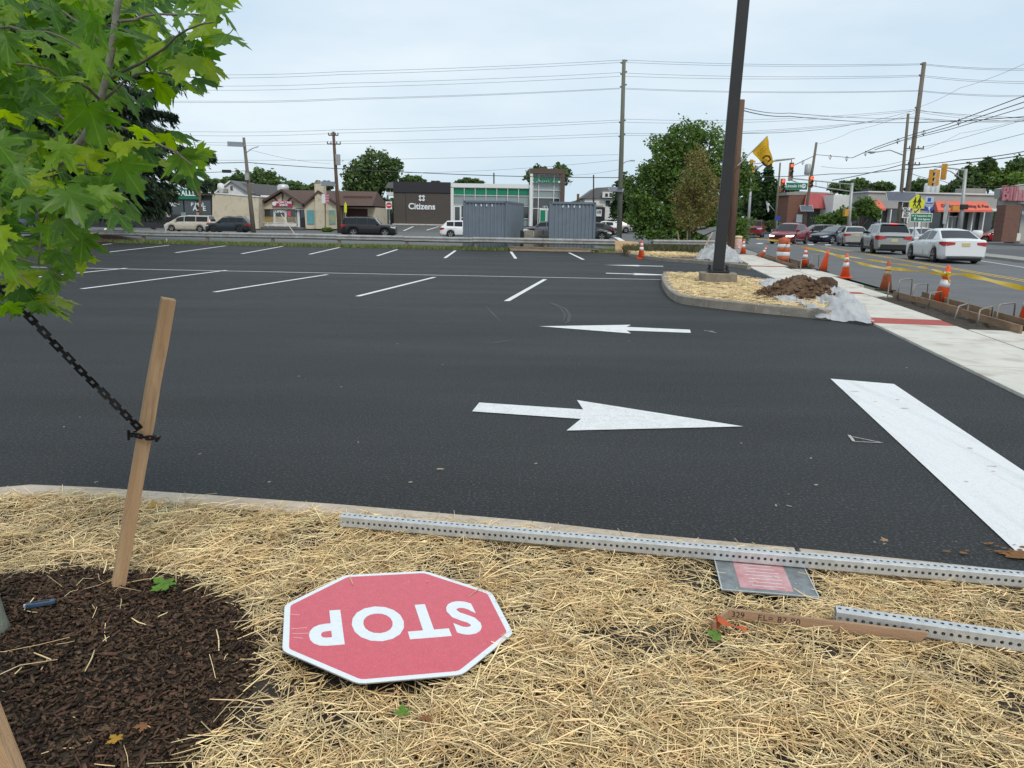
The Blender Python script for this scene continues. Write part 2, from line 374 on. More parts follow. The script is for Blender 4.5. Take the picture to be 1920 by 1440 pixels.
for a, b in zip(ss, ss[1:]): slab(3.4, 4.65, a, b, m_conc)
slab(3.42, 4.65, 18.2, 18.75, m_red, 'red_strip', .031)
ss = [18.75, 20.3, 21.9, 23.5, 25.1, 26.7, 28.3, 29.7]
for a, b in zip(ss, ss[1:]): slab(3.4, 4.72, a, b, m_conc)
slab(3.42, 4.74, 29.7, 30.4, m_red, 'red_strip', .031)
ss = [30.4, 32.2, 34, 35.8, 37.6, 39.4, 41]
for a, b in zip(ss, ss[1:]): slab(3.5, 4.95, a, b, m_conc)
m_concd = M('old_walk', (.33, .32, .29), .9, (.26, .25, .22), 1.2, bump=.3, bscale=80)
for a, b in ((41, 44), (44, 47.5), (47.5, 51), (51, 55)): slab(3.9, 5.5, a, b, m_concd)
for a, b in ((17.9, 21.2), (21.2, 24.8), (24.8, 28.6)): slab(4.68 if a < 20 else 4.75, 5.15 + .5 * (a - 17.9) / 8, a, b, m_conc, 'apron_slab', .026)
for a, b in ((-6, -1), (-1, 4), (4, 8.4), (8.4, 12.4)): slab(4.64, 5.66, a, b, m_conc, 'apron_slab', .026)
# far walk across the street
for k in range(12):
    s0 = 20 + k * 4; slab(15.9 + .032 * (s0 - 20), 17.6 + .032 * (s0 - 20), s0, s0 + 4, m_concd, 'slab', .10)
# bare soil in the kerb trench
def strip(name, t0, t1, s0, s1, z, mat, amp=.0, n=None, step=.12, kind='structure'):
    m = MB(); nt = max(2, int((t1 - t0) / step)); ns = int((s1 - s0) / step)
    V = []
    for j in range(ns + 1):
        for i in range(nt + 1):
            t = t0 + (t1 - t0) * i / nt; s = s0 + (s1 - s0) * j / ns; V.append(S(t, s, z + amp * fbm(t * 5, s * 5, 3)))
    m.add(V, [(j * (nt + 1) + i, j * (nt + 1) + i + 1, (j + 1) * (nt + 1) + i + 1, (j + 1) * (nt + 1) + i) for j in range(ns) for i in range(nt)])
    o = m.build(name, mat, None, True); o['kind'] = kind; return o
strip('trench_soil', 4.6, 5.75, 12.2, 18.2, -.0, m_soil, .05)
strip('trench_soil', 4.7, 5.75, 28.4, 42, -.01, m_soil, .05)
strip('verge_soil', 3.3, 5.75, 55, 75, .01, m_grass, .03, step=.5)
# road markings
RM = bpy.data.objects['street']
def road_line(t0, t1, s0, s1, w, mat, name, dz=-.012):
    n = int((s1 - s0) / 2.5) + 1; m = MB(); V = []
    for i in range(n + 1):
        u = i / n; t = t0 + (t1 - t0) * u; s = s0 + (s1 - s0) * u; V += [S(t - w / 2, s, dz), S(t + w / 2, s, dz)]
    m.add(V, [(2 * i, 2 * i + 1, 2 * i + 3, 2 * i + 2) for i in range(n)]); m.build(name, mat, RM)
road_line(10.25, 11.9, 12, 60, .12, m_yel, 'yellow_line'); road_line(10.52, 12.17, 12, 60, .12, m_yel, 'yellow_line')
road_line(13.2, 15.3, 22, 42, .12, m_white, 'lane_line'); road_line(9.2, 15, 61.5, 62.1, .1, m_white, 'cross_line')
for k in range(6): road_line(8 + k * 1.3, 8.6 + k * 1.3, 64, 67, .45, m_white, 'crosswalk_bar')
mark('crosswalk_bar', [U(1150, 445), U(1160, 445), U(1172, 452), U(1162, 452)], m_white, RM, .01)
for px in (150, 197, 245): mark('bay_mark', [U(px - 3, 433), U(px + 3, 432), U(px + 5, 428), U(px - 1, 428)], m_white, RM, .01)
for a, b in (((757, 433), (775, 425)), ((800, 432), (823, 425))): line(U(*a), U(*b), .25, m_white, RM, 'bay_mark', .02)

# ------------------------------------------------------------------ planted bed in the foreground
BZ = .115
cpx = [(-500, 1010), (-160, 945), (-60, 922), (0, 911), (60, 906), (180, 911), (375, 924), (640, 943), (1000, 974), (1200, 997), (1489, 1023.5), (1497, 1024.5), (1920, 1068), (2200, 1098), (2600, 1145)]
CO = [U(px, py, .13) for px, py in cpx]
def offs(P, w):
    o = []
    for i, p in enumerate(P):
        d = P[min(i + 1, len(P) - 1)] - P[max(i - 1, 0)]; d.z = 0; d.normalize(); o.append(p + Vector((d.y, -d.x, 0)) * w)
    return o
KERB = bpy.data.objects.new('kerb', None); COL.objects.link(KERB); KERB['kind'] = 'structure'
def kerb_piece(P, w, top, mat, parent, name='kerb_stone', base=-.05):
    D = [p.copy() for p in P]; sec = []
    prof = [(0, base), (-.004, top - .02), (.012, top - .003), (.03, top), (w - .03, top), (w - .012, top - .003), (w, top - .02), (w, base)]
    m = MB(); V = []
    for k, (o, z) in enumerate(prof): sec.append(offs(D, o))
    for i in range(len(D)):
        for k, (o, z) in enumerate(prof): q = sec[k][i]; V.append((q.x, q.y, gz(q.x, q.y) + z))
    n = len(prof); F = [(i * n + k, i * n + (k + 1) % n, (i + 1) * n + (k + 1) % n, (i + 1) * n + k) for i in range(len(D) - 1) for k in range(n)]
    F += [tuple(range(n)), tuple(reversed(range((len(D) - 1) * n, len(D) * n)))]
    m.add(V, F); return m.build(name, mat, parent)
def dens(P, step=.12):
    o = []
    for a, b in zip(P, P[1:]):
        n = max(1, int((b - a).length / step)); o += [a + (b - a) * i / n for i in range(n)]
    return o + [P[-1]]
for piece in (CO[:7], CO[6:9] , CO[8:11], CO[11:]):
    pc = dens(piece); e = .003
    pc[0] = pc[0] + (pc[1] - pc[0]).normalized() * e; pc[-1] = pc[-1] - (pc[-1] - pc[-2]).normalized() * e
    kerb_piece(pc, .155, .13, m_curb, KERB)
CI = offs(dens(CO, .1), .15)
def yin(x):
    for a, b in zip(CI, CI[1:]):
        if a.x <= x <= b.x: return a.y + (b.y - a.y) * (x - a.x) / (b.x - a.x + 1e-9)
    return CI[0].y if x < CI[0].x else CI[-1].y
MC, MR = Vector((-1.64, 2.03, 0)), .84            # mulch ring round the young tree
def bedz(x, y):
    z = BZ + .012 * fbm(x * 3, y * 3, 1)
    r = math.hypot(x - MC.x, y - MC.y) / MR
    if r < 1.05: z += .05 * max(0, 1 - r * r)
    return z
m = MB(); nx, ny = 130, 60; V = []
for j in range(ny + 1):
    for i in range(nx + 1):
        x = -4.2 + 9.2 * i / nx; y = -1.5 + (yin(x) + .06 + 1.5) * j / ny; V.append((x, y, bedz(x, y)))
m.add(V, [(j * (nx + 1) + i, j * (nx + 1) + i + 1, (j + 1) * (nx + 1) + i + 1, (j + 1) * (nx + 1) + i) for j in range(ny) for i in range(nx)])
bed = m.build('planting_bed', m_soil, None, True); bed['kind'] = 'structure'
def ragged(x, y): return math.hypot(x - MC.x, y - MC.y) - MR * (1 + .05 * noise.noise(Vector((x * 6, y * 6, 5))))

rs = np.random.RandomState(11)
def blades(pos, yaw, ln, wd, pit, cur, th=.45):        # bent three-sided straws, vectorised
    n = len(pos); d = np.stack([np.cos(yaw) * np.cos(pit), np.sin(yaw) * np.cos(pit), np.sin(pit)], -1)
    s = np.stack([-np.sin(yaw), np.cos(yaw), np.zeros(n)], -1); u = np.cross(d, s)
    V = np.zeros((n, 9, 3))
    for r, t in enumerate((-1, 0, 1)):
        c = pos + d * (ln / 2 * t)[:, None] + u * (cur * (1 - t * t))[:, None] + s * (cur * .8 * t * t * np.sign(pit + 1e-6))[:, None]
        tap = 1. if t == 0 else .75
        V[:, r * 3 + 0] = c - s * (wd / 2 * tap)[:, None]; V[:, r * 3 + 1] = c + s * (wd / 2 * tap)[:, None]; V[:, r * 3 + 2] = c + u * (wd * th * tap)[:, None]
    q = np.array([[0, 1, 4, 3], [1, 2, 5, 4], [2, 0, 3, 5], [3, 4, 7, 6], [4, 5, 8, 7], [5, 3, 6, 8]])
    F = (np.arange(n)[:, None, None] * 9 + q[None]).reshape(-1, 4)
    return V.reshape(-1, 3), F
m_straw = M('dry_straw', (.88, .71, .41), .6, (.72, .52, .26), 7, isl=.52, spec=.4, hue=.35)
def straw_field(name, label, sampler, n, lmin, lmax, wmin, wmax, zup, patchy=.0):
    P = []
    while len(P) < n:
        x, y = sampler()
        k = fbm(x * 1.7, y * 2.2, 9, 3) + .6 * fbm(x * 6, y * 6, 2, 2)
        if patchy and k < -patchy + rnd.gauss(0, .22) and rnd.random() < .78: continue
        P.append((x, y))
    P = np.array(P); z = np.array([bedz(x, y) if name == 'straw_mulch' else gz(x, y) for x, y in P])
    lay = rs.rand(n); pos = np.column_stack([P, z + zup[0] + (zup[1] - zup[0]) * lay ** 1.6])
    ln = lmin + (lmax - lmin) * rs.rand(n) ** 1.7
    V, F = blades(pos, rs.rand(n) * 2 * np.pi, ln, wmin + (wmax - wmin) * rs.rand(n) ** 1.5, rs.normal(0, .10, n), rs.normal(0, .05, n) * ln)
    o = np_obj(name, V, F, m_straw); tag(o, label, 'straw', kind='stuff'); return o
PLQ = [(p.x, p.y) for p in (U(1349, 1108, .15), U(1543, 1124, .15), U(1497, 1046, .15), U(1334, 1034, .15))]
def samp():
    while True:
        y = 1.35 + 2.6 * rnd.random(); x = rnd.uniform(-.80 * y - .6, .80 * y + 1.1); e = yin(x)
        if y > e + rnd.choice((.0, .0, .0, .0, .03, .08)) * rnd.random(): continue
        r = ragged(x, y)
        if r < 0 and rnd.random() > .012: continue
        if 0 <= r < .08 and rnd.random() < .35: continue
        if math.hypot(x + .39, y - 2.456) < .385 and rnd.random() < .97: continue
        if inside(x, y, PLQ) and rnd.random() < .96: continue
        return x, y
straw_field('straw_mulch', 'pale dry straw strewn over the bed in the foreground', samp, 55000, .025, .20, .0020, .0060, (.001, .042), .18)
# bark mulch
nch = 24000
r_ = MR * 1.02 * np.sqrt(rs.rand(nch)); a_ = rs.rand(nch) * 2 * np.pi
px_ = MC.x + r_ * np.cos(a_); py_ = MC.y + r_ * np.sin(a_)
ok = np.array([ragged(x, y) < .03 * rnd.random() and y > 1.3 for x, y in zip(px_, py_)])
px_, py_ = px_[ok], py_[ok]; nch = len(px_)
pz_ = np.array([bedz(x, y) for x, y in zip(px_, py_)]) + .002 + .018 * rs.rand(nch)
ln = .007 + .040 * rs.rand(nch) ** 2.8; wd = .003 + .008 * rs.rand(nch) ** 1.8; hh = .002 + .004 * rs.rand(nch)
yaw = rs.rand(nch) * 6.283; pit = rs.normal(0, .28, nch); rol = rs.normal(0, .35, nch)
d = np.stack([np.cos(yaw) * np.cos(pit), np.sin(yaw) * np.cos(pit), np.sin(pit)], -1); s_ = np.stack([-np.sin(yaw), np.cos(yaw), np.zeros(nch)], -1); u_ = np.cross(d, s_)
s2 = s_ * np.cos(rol)[:, None] + u_ * np.sin(rol)[:, None]; u2 = np.cross(d, s2)
V = np.zeros((nch, 8, 3)); c3 = np.stack([px_, py_, pz_], -1)
for k, (i, j, l_) in enumerate([(-1, -1, -1), (1, -1, -1), (1, 1, -1), (-1, 1, -1), (-1, -1, 1), (1, -1, 1), (1, 1, 1), (-1, 1, 1)]):
    ji = 1 + .5 * (rs.rand(nch) - .5)
    V[:, k] = c3 + d * (i * ln / 2 * ji)[:, None] + s2 * (j * wd / 2 * (1 + .7 * (rs.rand(nch) - .5)))[:, None] + u2 * (l_ * hh / 2)[:, None]
q = np.array([[3, 2, 1, 0], [4, 5, 6, 7], [0, 1, 5, 4], [1, 2, 6, 5], [2, 3, 7, 6], [3, 0, 4, 7]])
o = np_obj('bark_mulch', V.reshape(-1, 3), (np.arange(nch)[:, None, None] * 8 + q[None]).reshape(-1, 4), M('bark_chip', (.048, .028, .0165), .85, (.10, .060, .036), 40, isl=.85, spec=.3, hue=.5))
tag(o, 'dark brown bark chips heaped round the young tree', 'mulch', kind='stuff')
# ------------------------------------------------------------------ stop sign lying in the straw
m_signw = M('reflective_white', (.80, .84, .86), .35, (.74, .78, .81), 60, spec=.6)
m_signr = M('reflective_red', (.66, .085, .12), .38, (.60, .075, .105), 30, spec=.7, fine=((.75, .35, .38), 260, .35))
m_alu = M('aluminium', (.55, .56, .57), .4, metal=.9)
sign = thing('stop_sign', 'red octagonal stop sign lying upside down on the straw', 'sign', (-.3893, 2.4480, .170))
tx, ty, ya = -.0469, -.0350, 2.6187
ex_ = Vector((1, 0, tx)).normalized(); nn = Vector((-tx, -ty, 1)).normalized(); ey_ = nn.cross(ex_)
sign.matrix_world = Matrix.Translation((-.3893, 2.4480, .170)) @ Matrix((ex_, ey_, nn)).transposed().to_4x4()
def octo(r, rot): return [(r / _c(math.pi / 8) * _c(rot + math.pi / 8 + k * math.pi / 4), r / _c(math.pi / 8) * _s(rot + math.pi / 8 + k * math.pi / 4)) for k in range(8)]
def rocto(r, rot, c=.02):                        # octagon with slightly rounded corners
    P = [Vector((*p, 0)) for p in octo(r, rot)]; o = []
    for i, p in enumerate(P):
        a, b = P[i - 1], P[(i + 1) % 8]
        p0 = p + (a - p).normalized() * c; p1 = p + (b - p).normalized() * c
        for t in (0, .5, 1): q = p0 * (1 - t) ** 2 + p * 2 * t * (1 - t) + p1 * t * t; o.append((q.x, q.y))
    return o
m = MB(); m.prism(rocto(.381, ya), -.004, -.0005); m.build('sign_panel', m_alu, sign)
m = MB(); m.prism(rocto(.380, ya), -.0004, .0008); m.build('white_border', m_signw, sign)
m = MB(); m.prism(rocto(.360, ya, .012), .0009, .0016); m.build('red_field', m_signr, sign)
# lettering axis: the word reads towards the far side; measured from S to P
def loc2(px, py):
    Pn = sign.matrix_world; o = Vector((0, 0, EYE)); d = ray(px, py); n_ = nn; t = (Pn.translation - o).dot(n_) / d.dot(n_)
    return Pn.inverted() @ (o + d * t)
# centres of the four letters, baseline is on the far side
def stroke(path, w): pass
LET = {'S': (868, 1155), 'T': (796, 1161), 'O': (708, 1166), 'P': (614, 1174)}
ctr = {k: loc2(*v) for k, v in LET.items()}
rd = (ctr['P'] - ctr['S']); rd.z = 0; rang = math.atan2(rd.y, rd.x)
for ch, c in ctr.items():
    t = text('letter', ch, .318, m_signw, sign, Matrix.Translation((c.x, c.y, .0022)) @ Matrix.Rotation(rang, 4, 'Z'), .0004, .0118, sx=.69)
# scratches near its left edge
m_scr = M('scratch', (.72, .45, .47), .6)
for a, b in (((545, 1153), (562, 1154)), ((546, 1180), (575, 1178)), ((548, 1189), (600, 1188)), ((551, 1196), (568, 1198))):
    a, b = loc2(*a), loc2(*b); m = MB(); m.bar((a.x, a.y, .0022), (b.x, b.y, .0022), .003, .0006); m.build('scratch', m_scr, sign)

# ------------------------------------------------------------------ perforated steel sign posts
m_galv = M('galvanised_steel', (.64, .65, .65), .45, (.48, .49, .49), 30, metal=.45, spec=.5, fine=((.62, .63, .64), 120, .5))
def perf_tube(name, L, w=.0508, pitch=.0254, r=.0068):
    n = int(L / pitch); m = MB(); h = w / 2
    for fc in range(4):
        rot = Matrix.Rotation(fc * math.pi / 2, 3, 'X'); V = []; F = []
        for i in range(n):
            x = i * pitch; o = len(V); cx = x + pitch / 2
            for k in range(8):
                a = k * math.pi / 4; ou = [(1, 0), (1, 1), (0, 1), (-1, 1), (-1, 0), (-1, -1), (0, -1), (1, -1)][k]
                V.append(rot @ Vector((cx + r * _c(a), r * _s(a), h))); V.append(rot @ Vector((cx + ou[0] * pitch / 2, ou[1] * (h - .004), h)))
            for k in range(8):
                k2 = (k + 1) % 8; F.append((o + 2 * k, o + 2 * k + 1, o + 2 * k2 + 1, o + 2 * k2))
        # rounded corner strip to the next face
        o = len(V)
        for x in (0, n * pitch):
            V += [rot @ Vector((x, -(h - .004), h)), rot @ Vector((x, -(h - .0012), h - .0012)), rot @ Vector((x, -h, h - .004))]
        F += [(o, o + 1, o + 4, o + 3), (o + 1, o + 2, o + 5, o + 4)]
        m.add(V, F)
        # inner wall, 2.5 mm thick steel
        V = []; F = []; hi = h - .0026
        for i in range(n):
            x = i * pitch; o = len(V); cx = x + pitch / 2
            for k in range(8):
                a = k * math.pi / 4; ou = [(1, 0), (1, 1), (0, 1), (-1, 1), (-1, 0), (-1, -1), (0, -1), (1, -1)][k]
                V.append(rot @ Vector((cx + r * _c(a), r * _s(a), hi))); V.append(rot @ Vector((cx + ou[0] * pitch / 2, ou[1] * hi, hi)))
            for k in range(8):
                k2 = (k + 1) % 8; F.append((o + 2 * k, o + 2 * k2, o + 2 * k2 + 1, o + 2 * k + 1))
        m.add(V, F)
    return m.build(name, m_galv, None)
def lay_post(o, pa, pb, z, roll=0.):
    d = (pb - pa); d.z = 0; o.location = (pa.x, pa.y, z); o.rotation_euler = (roll, 0, math.atan2(d.y, d.x))
o = perf_tube('sign_post', 3.66); lay_post(o, U(641, 974, .18), U(1920, 1086, .18), .180)
tag(o, 'long perforated galvanised sign post lying along the kerb', 'sign post')
o = perf_tube('sign_post', 1.2); lay_post(o, U(1566, 1152, .176), U(1920, 1204, .176), .176)
tag(o, 'shorter perforated steel post lying beside the wooden lath at lower right', 'sign post')

# ------------------------------------------------------------------ notice plate under the long post
pc = [U(1351, 1106, .15), U(1540, 1122, .15), U(1497, 1046, .15), U(1336, 1034, .15)]
c = sum(pc, Vector()) / 4; ax = ((pc[1] - pc[0]) + (pc[2] - pc[3])); ang = math.atan2(ax.y, ax.x)
w_ = ((pc[1] - pc[0]).length + (pc[2] - pc[3]).length) / 2; h_ = ((pc[3] - pc[0]).length + (pc[2] - pc[1]).length) / 2
pl = thing('notice_plate', 'framed pink and grey notice plate tucked under the long post', 'notice', (c.x, c.y, .146), ang)
m_pl = M('plate_grey', (.12, .135, .14), .4, (.22, .24, .25), 18, spec=.6); m_plp = M('plate_pink', (.50, .20, .21), .45, (.58, .36, .37), 14)
m = MB(); m.box(-w_ / 2, w_ / 2, -h_ / 2, h_ / 2, 0, .004); m.build('backing', m_pl, pl)
fr_ = MB(); e = .005
for a in ((-w_ / 2, w_ / 2, -h_ / 2, -h_ / 2 + e), (-w_ / 2, w_ / 2, h_ / 2 - e, h_ / 2), (-w_ / 2, -w_ / 2 + e, -h_ / 2 + e, h_ / 2 - e), (w_ / 2 - e, w_ / 2, -h_ / 2 + e, h_ / 2 - e)): fr_.box(*a, .001, .0075)
fr_.build('frame', M('plate_frame', (.6, .62, .63), .35, metal=.6), pl)
m = MB(); m.box(-w_ * .29, w_ * .26, -h_ * .40, h_ * .42, .0041, .0046); pk = m.build('pink_panel', m_plp, pl)
m_pw = M('faded_print', (.68, .66, .66), .6)
for k in range(9):
    m = MB(); z = -h_ * .33 + k * h_ * .085; a = rnd.uniform(-.22, -.14) * w_; b = rnd.uniform(.12, .2) * w_
    m.box(a, b, z, z + .004, .0047, .005); m.build('print_line', m_pw, pk)

# ------------------------------------------------------------------ survey lath with a pencilled level
m_lath = M('lath_wood', (.42, .27, .165), .85, (.33, .20, .12), 6, bump=.3, bscale=60, stretch=(.5, 6, 6))
la, lb = U(1364, 1158, .15), U(1738, 1203, .15); dd = lb - la; dd.z = 0
ll = dd.length; lath = thing('survey_lath', 'brown wooden lath with handwritten level and orange ribbon', 'survey stake', (la.x, la.y, .150), math.atan2(dd.y, dd.x))
m = MB(); m.hexa([(0, -.006, 0), (ll - .02, -.006, 0), (ll - .02, .006, 0), (0, .006, 0), (0, -.006, .036), (ll, -.006, .036), (ll, .006, .036), (0, .006, .036)]); m.build('lath_board', m_lath, lath)
e_ = U(1338, 1182, .15); rel = Matrix.Rotation(-lath.rotation_euler.z, 3, 'Z') @ Vector((e_.x - la.x, e_.y - la.y, 0))
m = MB(); m.bar((-.004, -.008, .018), (rel.x, rel.y, .016), .011, .034); m.build('cross_piece', m_lath, lath)
m_ink = M('black_marker', (.02, .018, .016), .7)
F4 = lambda x, z: Matrix.Translation((x, -.0064, z)) @ Matrix.Rotation(R(90), 4, 'X')
text('handwriting', '329', .031, m_ink, lath, F4(.035, .018), .0003, 0); text('handwriting', 'EL= 83.90', .031, m_ink, lath, F4(.175, .018), .0003, 0, spacing=1.15)
m_rib = M('orange_ribbon', (.62, .13, .035), .5, (.48, .08, .02), 30, trans=.25)
m = MB(); V = []; n = 14
for i in range(n + 1):
    t = i / n; x = rel.x * .8 + .10 * t; y = rel.y * .8 - .010 - .006 * math.sin(t * 4) - .010 * t; z = .040 - .026 * t + .004 * math.sin(t * 9)
    wv = .015 - .008 * t + .005 * math.sin(t * 7); V += [(x, y - wv, z - .006 * math.sin(t * 9)), (x, y, z + .006), (x, y + wv, z + .002 * math.sin(t * 20))]
m.add(V, [(3 * i + k, 3 * i + k + 1, 3 * i + k + 4, 3 * i + k + 3) for i in range(n) for k in range(2)])
m.build('ribbon_tail', m_rib, lath)
m = MB(); 
for k in range(3):
    m.bar((rel.x * .82 - .009, rel.y * .82 - .002 + .004 * k, -.004 + .002 * k), (rel.x * .82 + .009, rel.y * .82 + .003 * k, .038 + .002 * k), .016, .020, .3 * k)
m.build('ribbon_knot', m_rib, lath, bevel=.002)

# ------------------------------------------------------------------ blue knife on the mulch
p = U(76, 1130, .19); k_ = thing('utility_knife', 'small dark blue folding knife lying on the bark mulch', 'knife', (p.x, p.y, bedz(p.x, p.y) + .028), R(24))
m_blue = M('blue_plastic', (.035, .07, .13), .35, (.05, .09, .15), 40, spec=.6)
m = MB(); m.prism([(-.045, -.009), (-.02, -.012), (.03, -.011), (.044, -.006), (.046, .006), (.03, .011), (-.03, .011), (-.046, .006)], -.007, .007); m.build('handle', m_blue, k_, bevel=.0025)
m = MB(); m.box(-.052, -.044, -.006, .006, -.004, .004); m.build('tip', m_galv, k_)
m = MB(); m.box(-.028, .028, -.002, .002, .0068, .009); m.build('slider', M('dark_rubber', (.02, .022, .026), .5), k_)

# ------------------------------------------------------------------ wooden tree stakes and the chain tie
m_stake = M('stake_wood', (.44, .27, .145), .8, (.56, .37, .21), 5, bump=.35, bscale=45, stretch=(6, 6, .5), fine=((.22, .12, .06), 9, .55))
def stake(label, base, top, w, rz, below=.12):
    ax = (top - base); L = ax.length; o = thing('tree_stake', label, 'stake', base)
    q = ax.to_track_quat('Z', 'Y'); o.rotation_mode = 'QUATERNION'
    from mathutils import Quaternion
    o.rotation_quaternion = q @ Quaternion((0, 0, 1), rz)
    m = MB(); h = w / 2; V = []; n = 8
    for i in range(n + 1):
        z = -below + (L + below) * i / n; j = .0009
        V += [(-h + rnd.gauss(0, j), -h + rnd.gauss(0, j), z), (h + rnd.gauss(0, j), -h + rnd.gauss(0, j), z), (h + rnd.gauss(0, j), h + rnd.gauss(0, j), z), (-h + rnd.gauss(0, j), h + rnd.gauss(0, j), z)]
    m.add(V, [(i * 4 + k, i * 4 + (k + 1) % 4, i * 4 + 4 + (k + 1) % 4, i * 4 + 4 + k) for i in range(n) for k in range(4)] + [(3, 2, 1, 0), tuple(n * 4 + k for k in range(4))])
    m.build('shaft', m_stake, o, bevel=.0018)
    return o
sb = U(223, 1094, .15); sbt = A(316, 560, sb.y + .03)
stake('tall wooden stake leaning right, its chain tied round it', sb, sbt, .046, R(24))
q0, q1 = A(38, 1440, 1.5), A(0, 1345, 1.5); d_ = (q1 - q0).normalized(); sh_ = Vector((-d_.z, 0, d_.x)) * .03; sb2 = q0 + d_ * ((.10 - q0.z) / d_.z) + sh_
stake('orange-brown wooden stake cut off by the lower left corner', sb2, sb2 + d_ * 1.1, .05, R(10))
m_chain = M('black_plastic', (.006, .006, .007), .45, spec=.4)
tie = thing('tree_tie', 'black plastic chain tie from the tall stake to the tree', 'chain', (0, 0, 0))
sd = (sbt - sb).normalized()
def on_stake(py):
    t = (A(0, py, sb.y).z - sb.z) / (sbt.z - sb.z); return sb + (sbt - sb) * t
e0 = A(265, 806, sb.y - .04); e1 = A(-60, 470, 2.36)
def link_mesh(Lk=.041, W=.024, T=.005):
    m = MB(); a, b = Lk / 2, W / 2
    m.box(-a, a, -b, -b + .0075, -T, T); m.box(-a, a, b - .0075, b, -T, T); m.box(-a, -a + .014, -b + .0075, b - .0075, -T, T); m.box(a - .014, a, -b + .0075, b - .0075, -T, T)
    m.box(a + .0002, a + .015, -.0055, .0055, -.004, .004); return m
lk = None; cd = (e1 - e0); nlk = int(cd.length / .0545); cdn = cd.normalized()
view = (Vector((0, 0, EYE)) - (e0 + e1) / 2).normalized(); sx_ = cdn.cross(view).normalized(); nz_ = sx_.cross(cdn) * -1
Rm = Matrix((cdn, sx_, cdn.cross(sx_))).transposed().to_4x4()
for i in range(nlk):
    t = (i + .5) / nlk; p = e0 + cd * t + Vector((0, 0, -.03 * 4 * t * (1 - t) * .4))
    if lk is None: lk = link_mesh().build('link', m_chain, tie); o = lk
    else: o = lk.copy(); COL.objects.link(o); o.name = 'link'; o.parent = tie
    o.matrix_local = Matrix.Translation(p) @ Rm @ Matrix.Rotation(rnd.gauss(0, .22), 4, 'X')
# loop round the stake: links bent round its faces
lc = on_stake(815); qs = (sbt - sb).to_track_quat('Z', 'Y').to_matrix(); 
for k, aa in enumerate((-150, -100, -50, 0, 55, 110, 165)):
    a = R(aa); p = lc + qs @ Vector((.047 * _s(a), -.047 * _c(a), -.012 * _s(a)))
    o = lk.copy(); COL.objects.link(o); o.name = 'link'; o.parent = tie
    o.matrix_local = Matrix.Translation(p) @ qs.to_4x4() @ Matrix.Rotation(a, 4, 'Z') @ Matrix.Rotation(R(90), 4, 'X') @ Matrix.Scale(.74, 4)
m = MB(); m.bar(lc + Vector((-.035, -.045, .035)), lc + Vector((-.04, -.04, -.005)), .009, .004); m.build('tie_end', m_chain, tie)

# ------------------------------------------------------------------ young maple
m_bark = M('young_bark', (.155, .135, .115), .9, (.24, .235, .20), 22, bump=.4, bscale=70, stretch=(1, 1, .35), fine=((.16, .20, .14), 12, .6))
m_twig = M('twig_bark', (.10, .085, .065), .85, (.15, .12, .10), 30, bump=.2, bscale=90)
maple = thing('maple_tree', 'young maple with broad bright green leaves reaching in from the left', 'tree', (-1.83, 2.33, .12))
def mb_local(m, root): m.v = [(x - root.location.x, y - root.location.y, z - root.location.z) for x, y, z in m.v]; return m
tb = Vector((-1.728, 2.33, .12))
m = MB(); m.tube([tb + Vector((.0, 0, 0)), tb + Vector((-.012, 0, .08)), tb + Vector((-.03, .0, .25)), tb + Vector((-.06, .01, .7)), tb + Vector((-.09, .02, 1.3)), tb + Vector((-.10, .02, 2.1)), tb + Vector((-.08, .0, 3.4))], [.066, .055, .048, .044, .038, .03, .012], 16)
mb_local(m, maple).build('trunk', m_bark, maple, True)
br = []                                           # limbs and twigs as (polyline, radii)
def P3(*q): return [A(x, y, d) for x, y, d in q]
br.append((P3((-150, 560, 2.33), (-20, 400, 2.32), (45, 352, 2.3), (110, 305, 2.26), (160, 255, 2.22), (188, 188, 2.2), (210, 92, 2.16), (222, 0, 2.14), (232, -90, 2.12)), [.015, .0135, .0125, .0115, .0108, .0100, .009, .008, .007]))
for q in [((205, 150, 2.18), (262, 120, 2.1), (310, 90, 2.05), (352, 55, 2.0), (400, 42, 1.95)), ((185, 195, 2.2), (235, 150, 2.25), (290, 135, 2.3), (340, 150, 2.32), (372, 170, 2.34)),
          ((222, 40, 2.14), (270, 30, 2.2), (330, 28, 2.25), (390, 30, 2.28)), ((160, 255, 2.22), (215, 235, 2.1), (270, 255, 2.02), (330, 285, 1.95), (360, 310, 1.92)),
          ((45, 352, 2.3), (72, 395, 2.2), (78, 440, 2.15), (72, 500, 2.1)), ((110, 305, 2.26), (160, 310, 2.15), (178, 355, 2.08), (220, 390, 2.0)), ((110, 305, 2.26), (100, 350, 2.35), (75, 430, 2.4)),
          ((-20, 400, 2.32), (-5, 440, 2.2), (20, 500, 2.1), (60, 540, 2.05)), ((188, 188, 2.2), (140, 150, 2.05), (90, 130, 1.95), (30, 120, 1.9)), ((160, 255, 2.22), (110, 215, 2.3), (60, 215, 2.35), (-10, 235, 2.4)),
          ((210, 92, 2.16), (165, 50, 2.2), (110, 15, 2.25), (60, -10, 2.3)), ((45, 352, 2.3), (15, 320, 2.15), (-20, 300, 2.05)), ((-60, 470, 2.33), (20, 480, 2.25), (90, 500, 2.15), (130, 530, 2.1)), ((-40, 60, 2.3), (20, 50, 2.2), (90, 60, 2.1), (150, 90, 2.05))]:
    br.append((P3(*q), list(np.linspace(.0042, .0018, len(q)))))
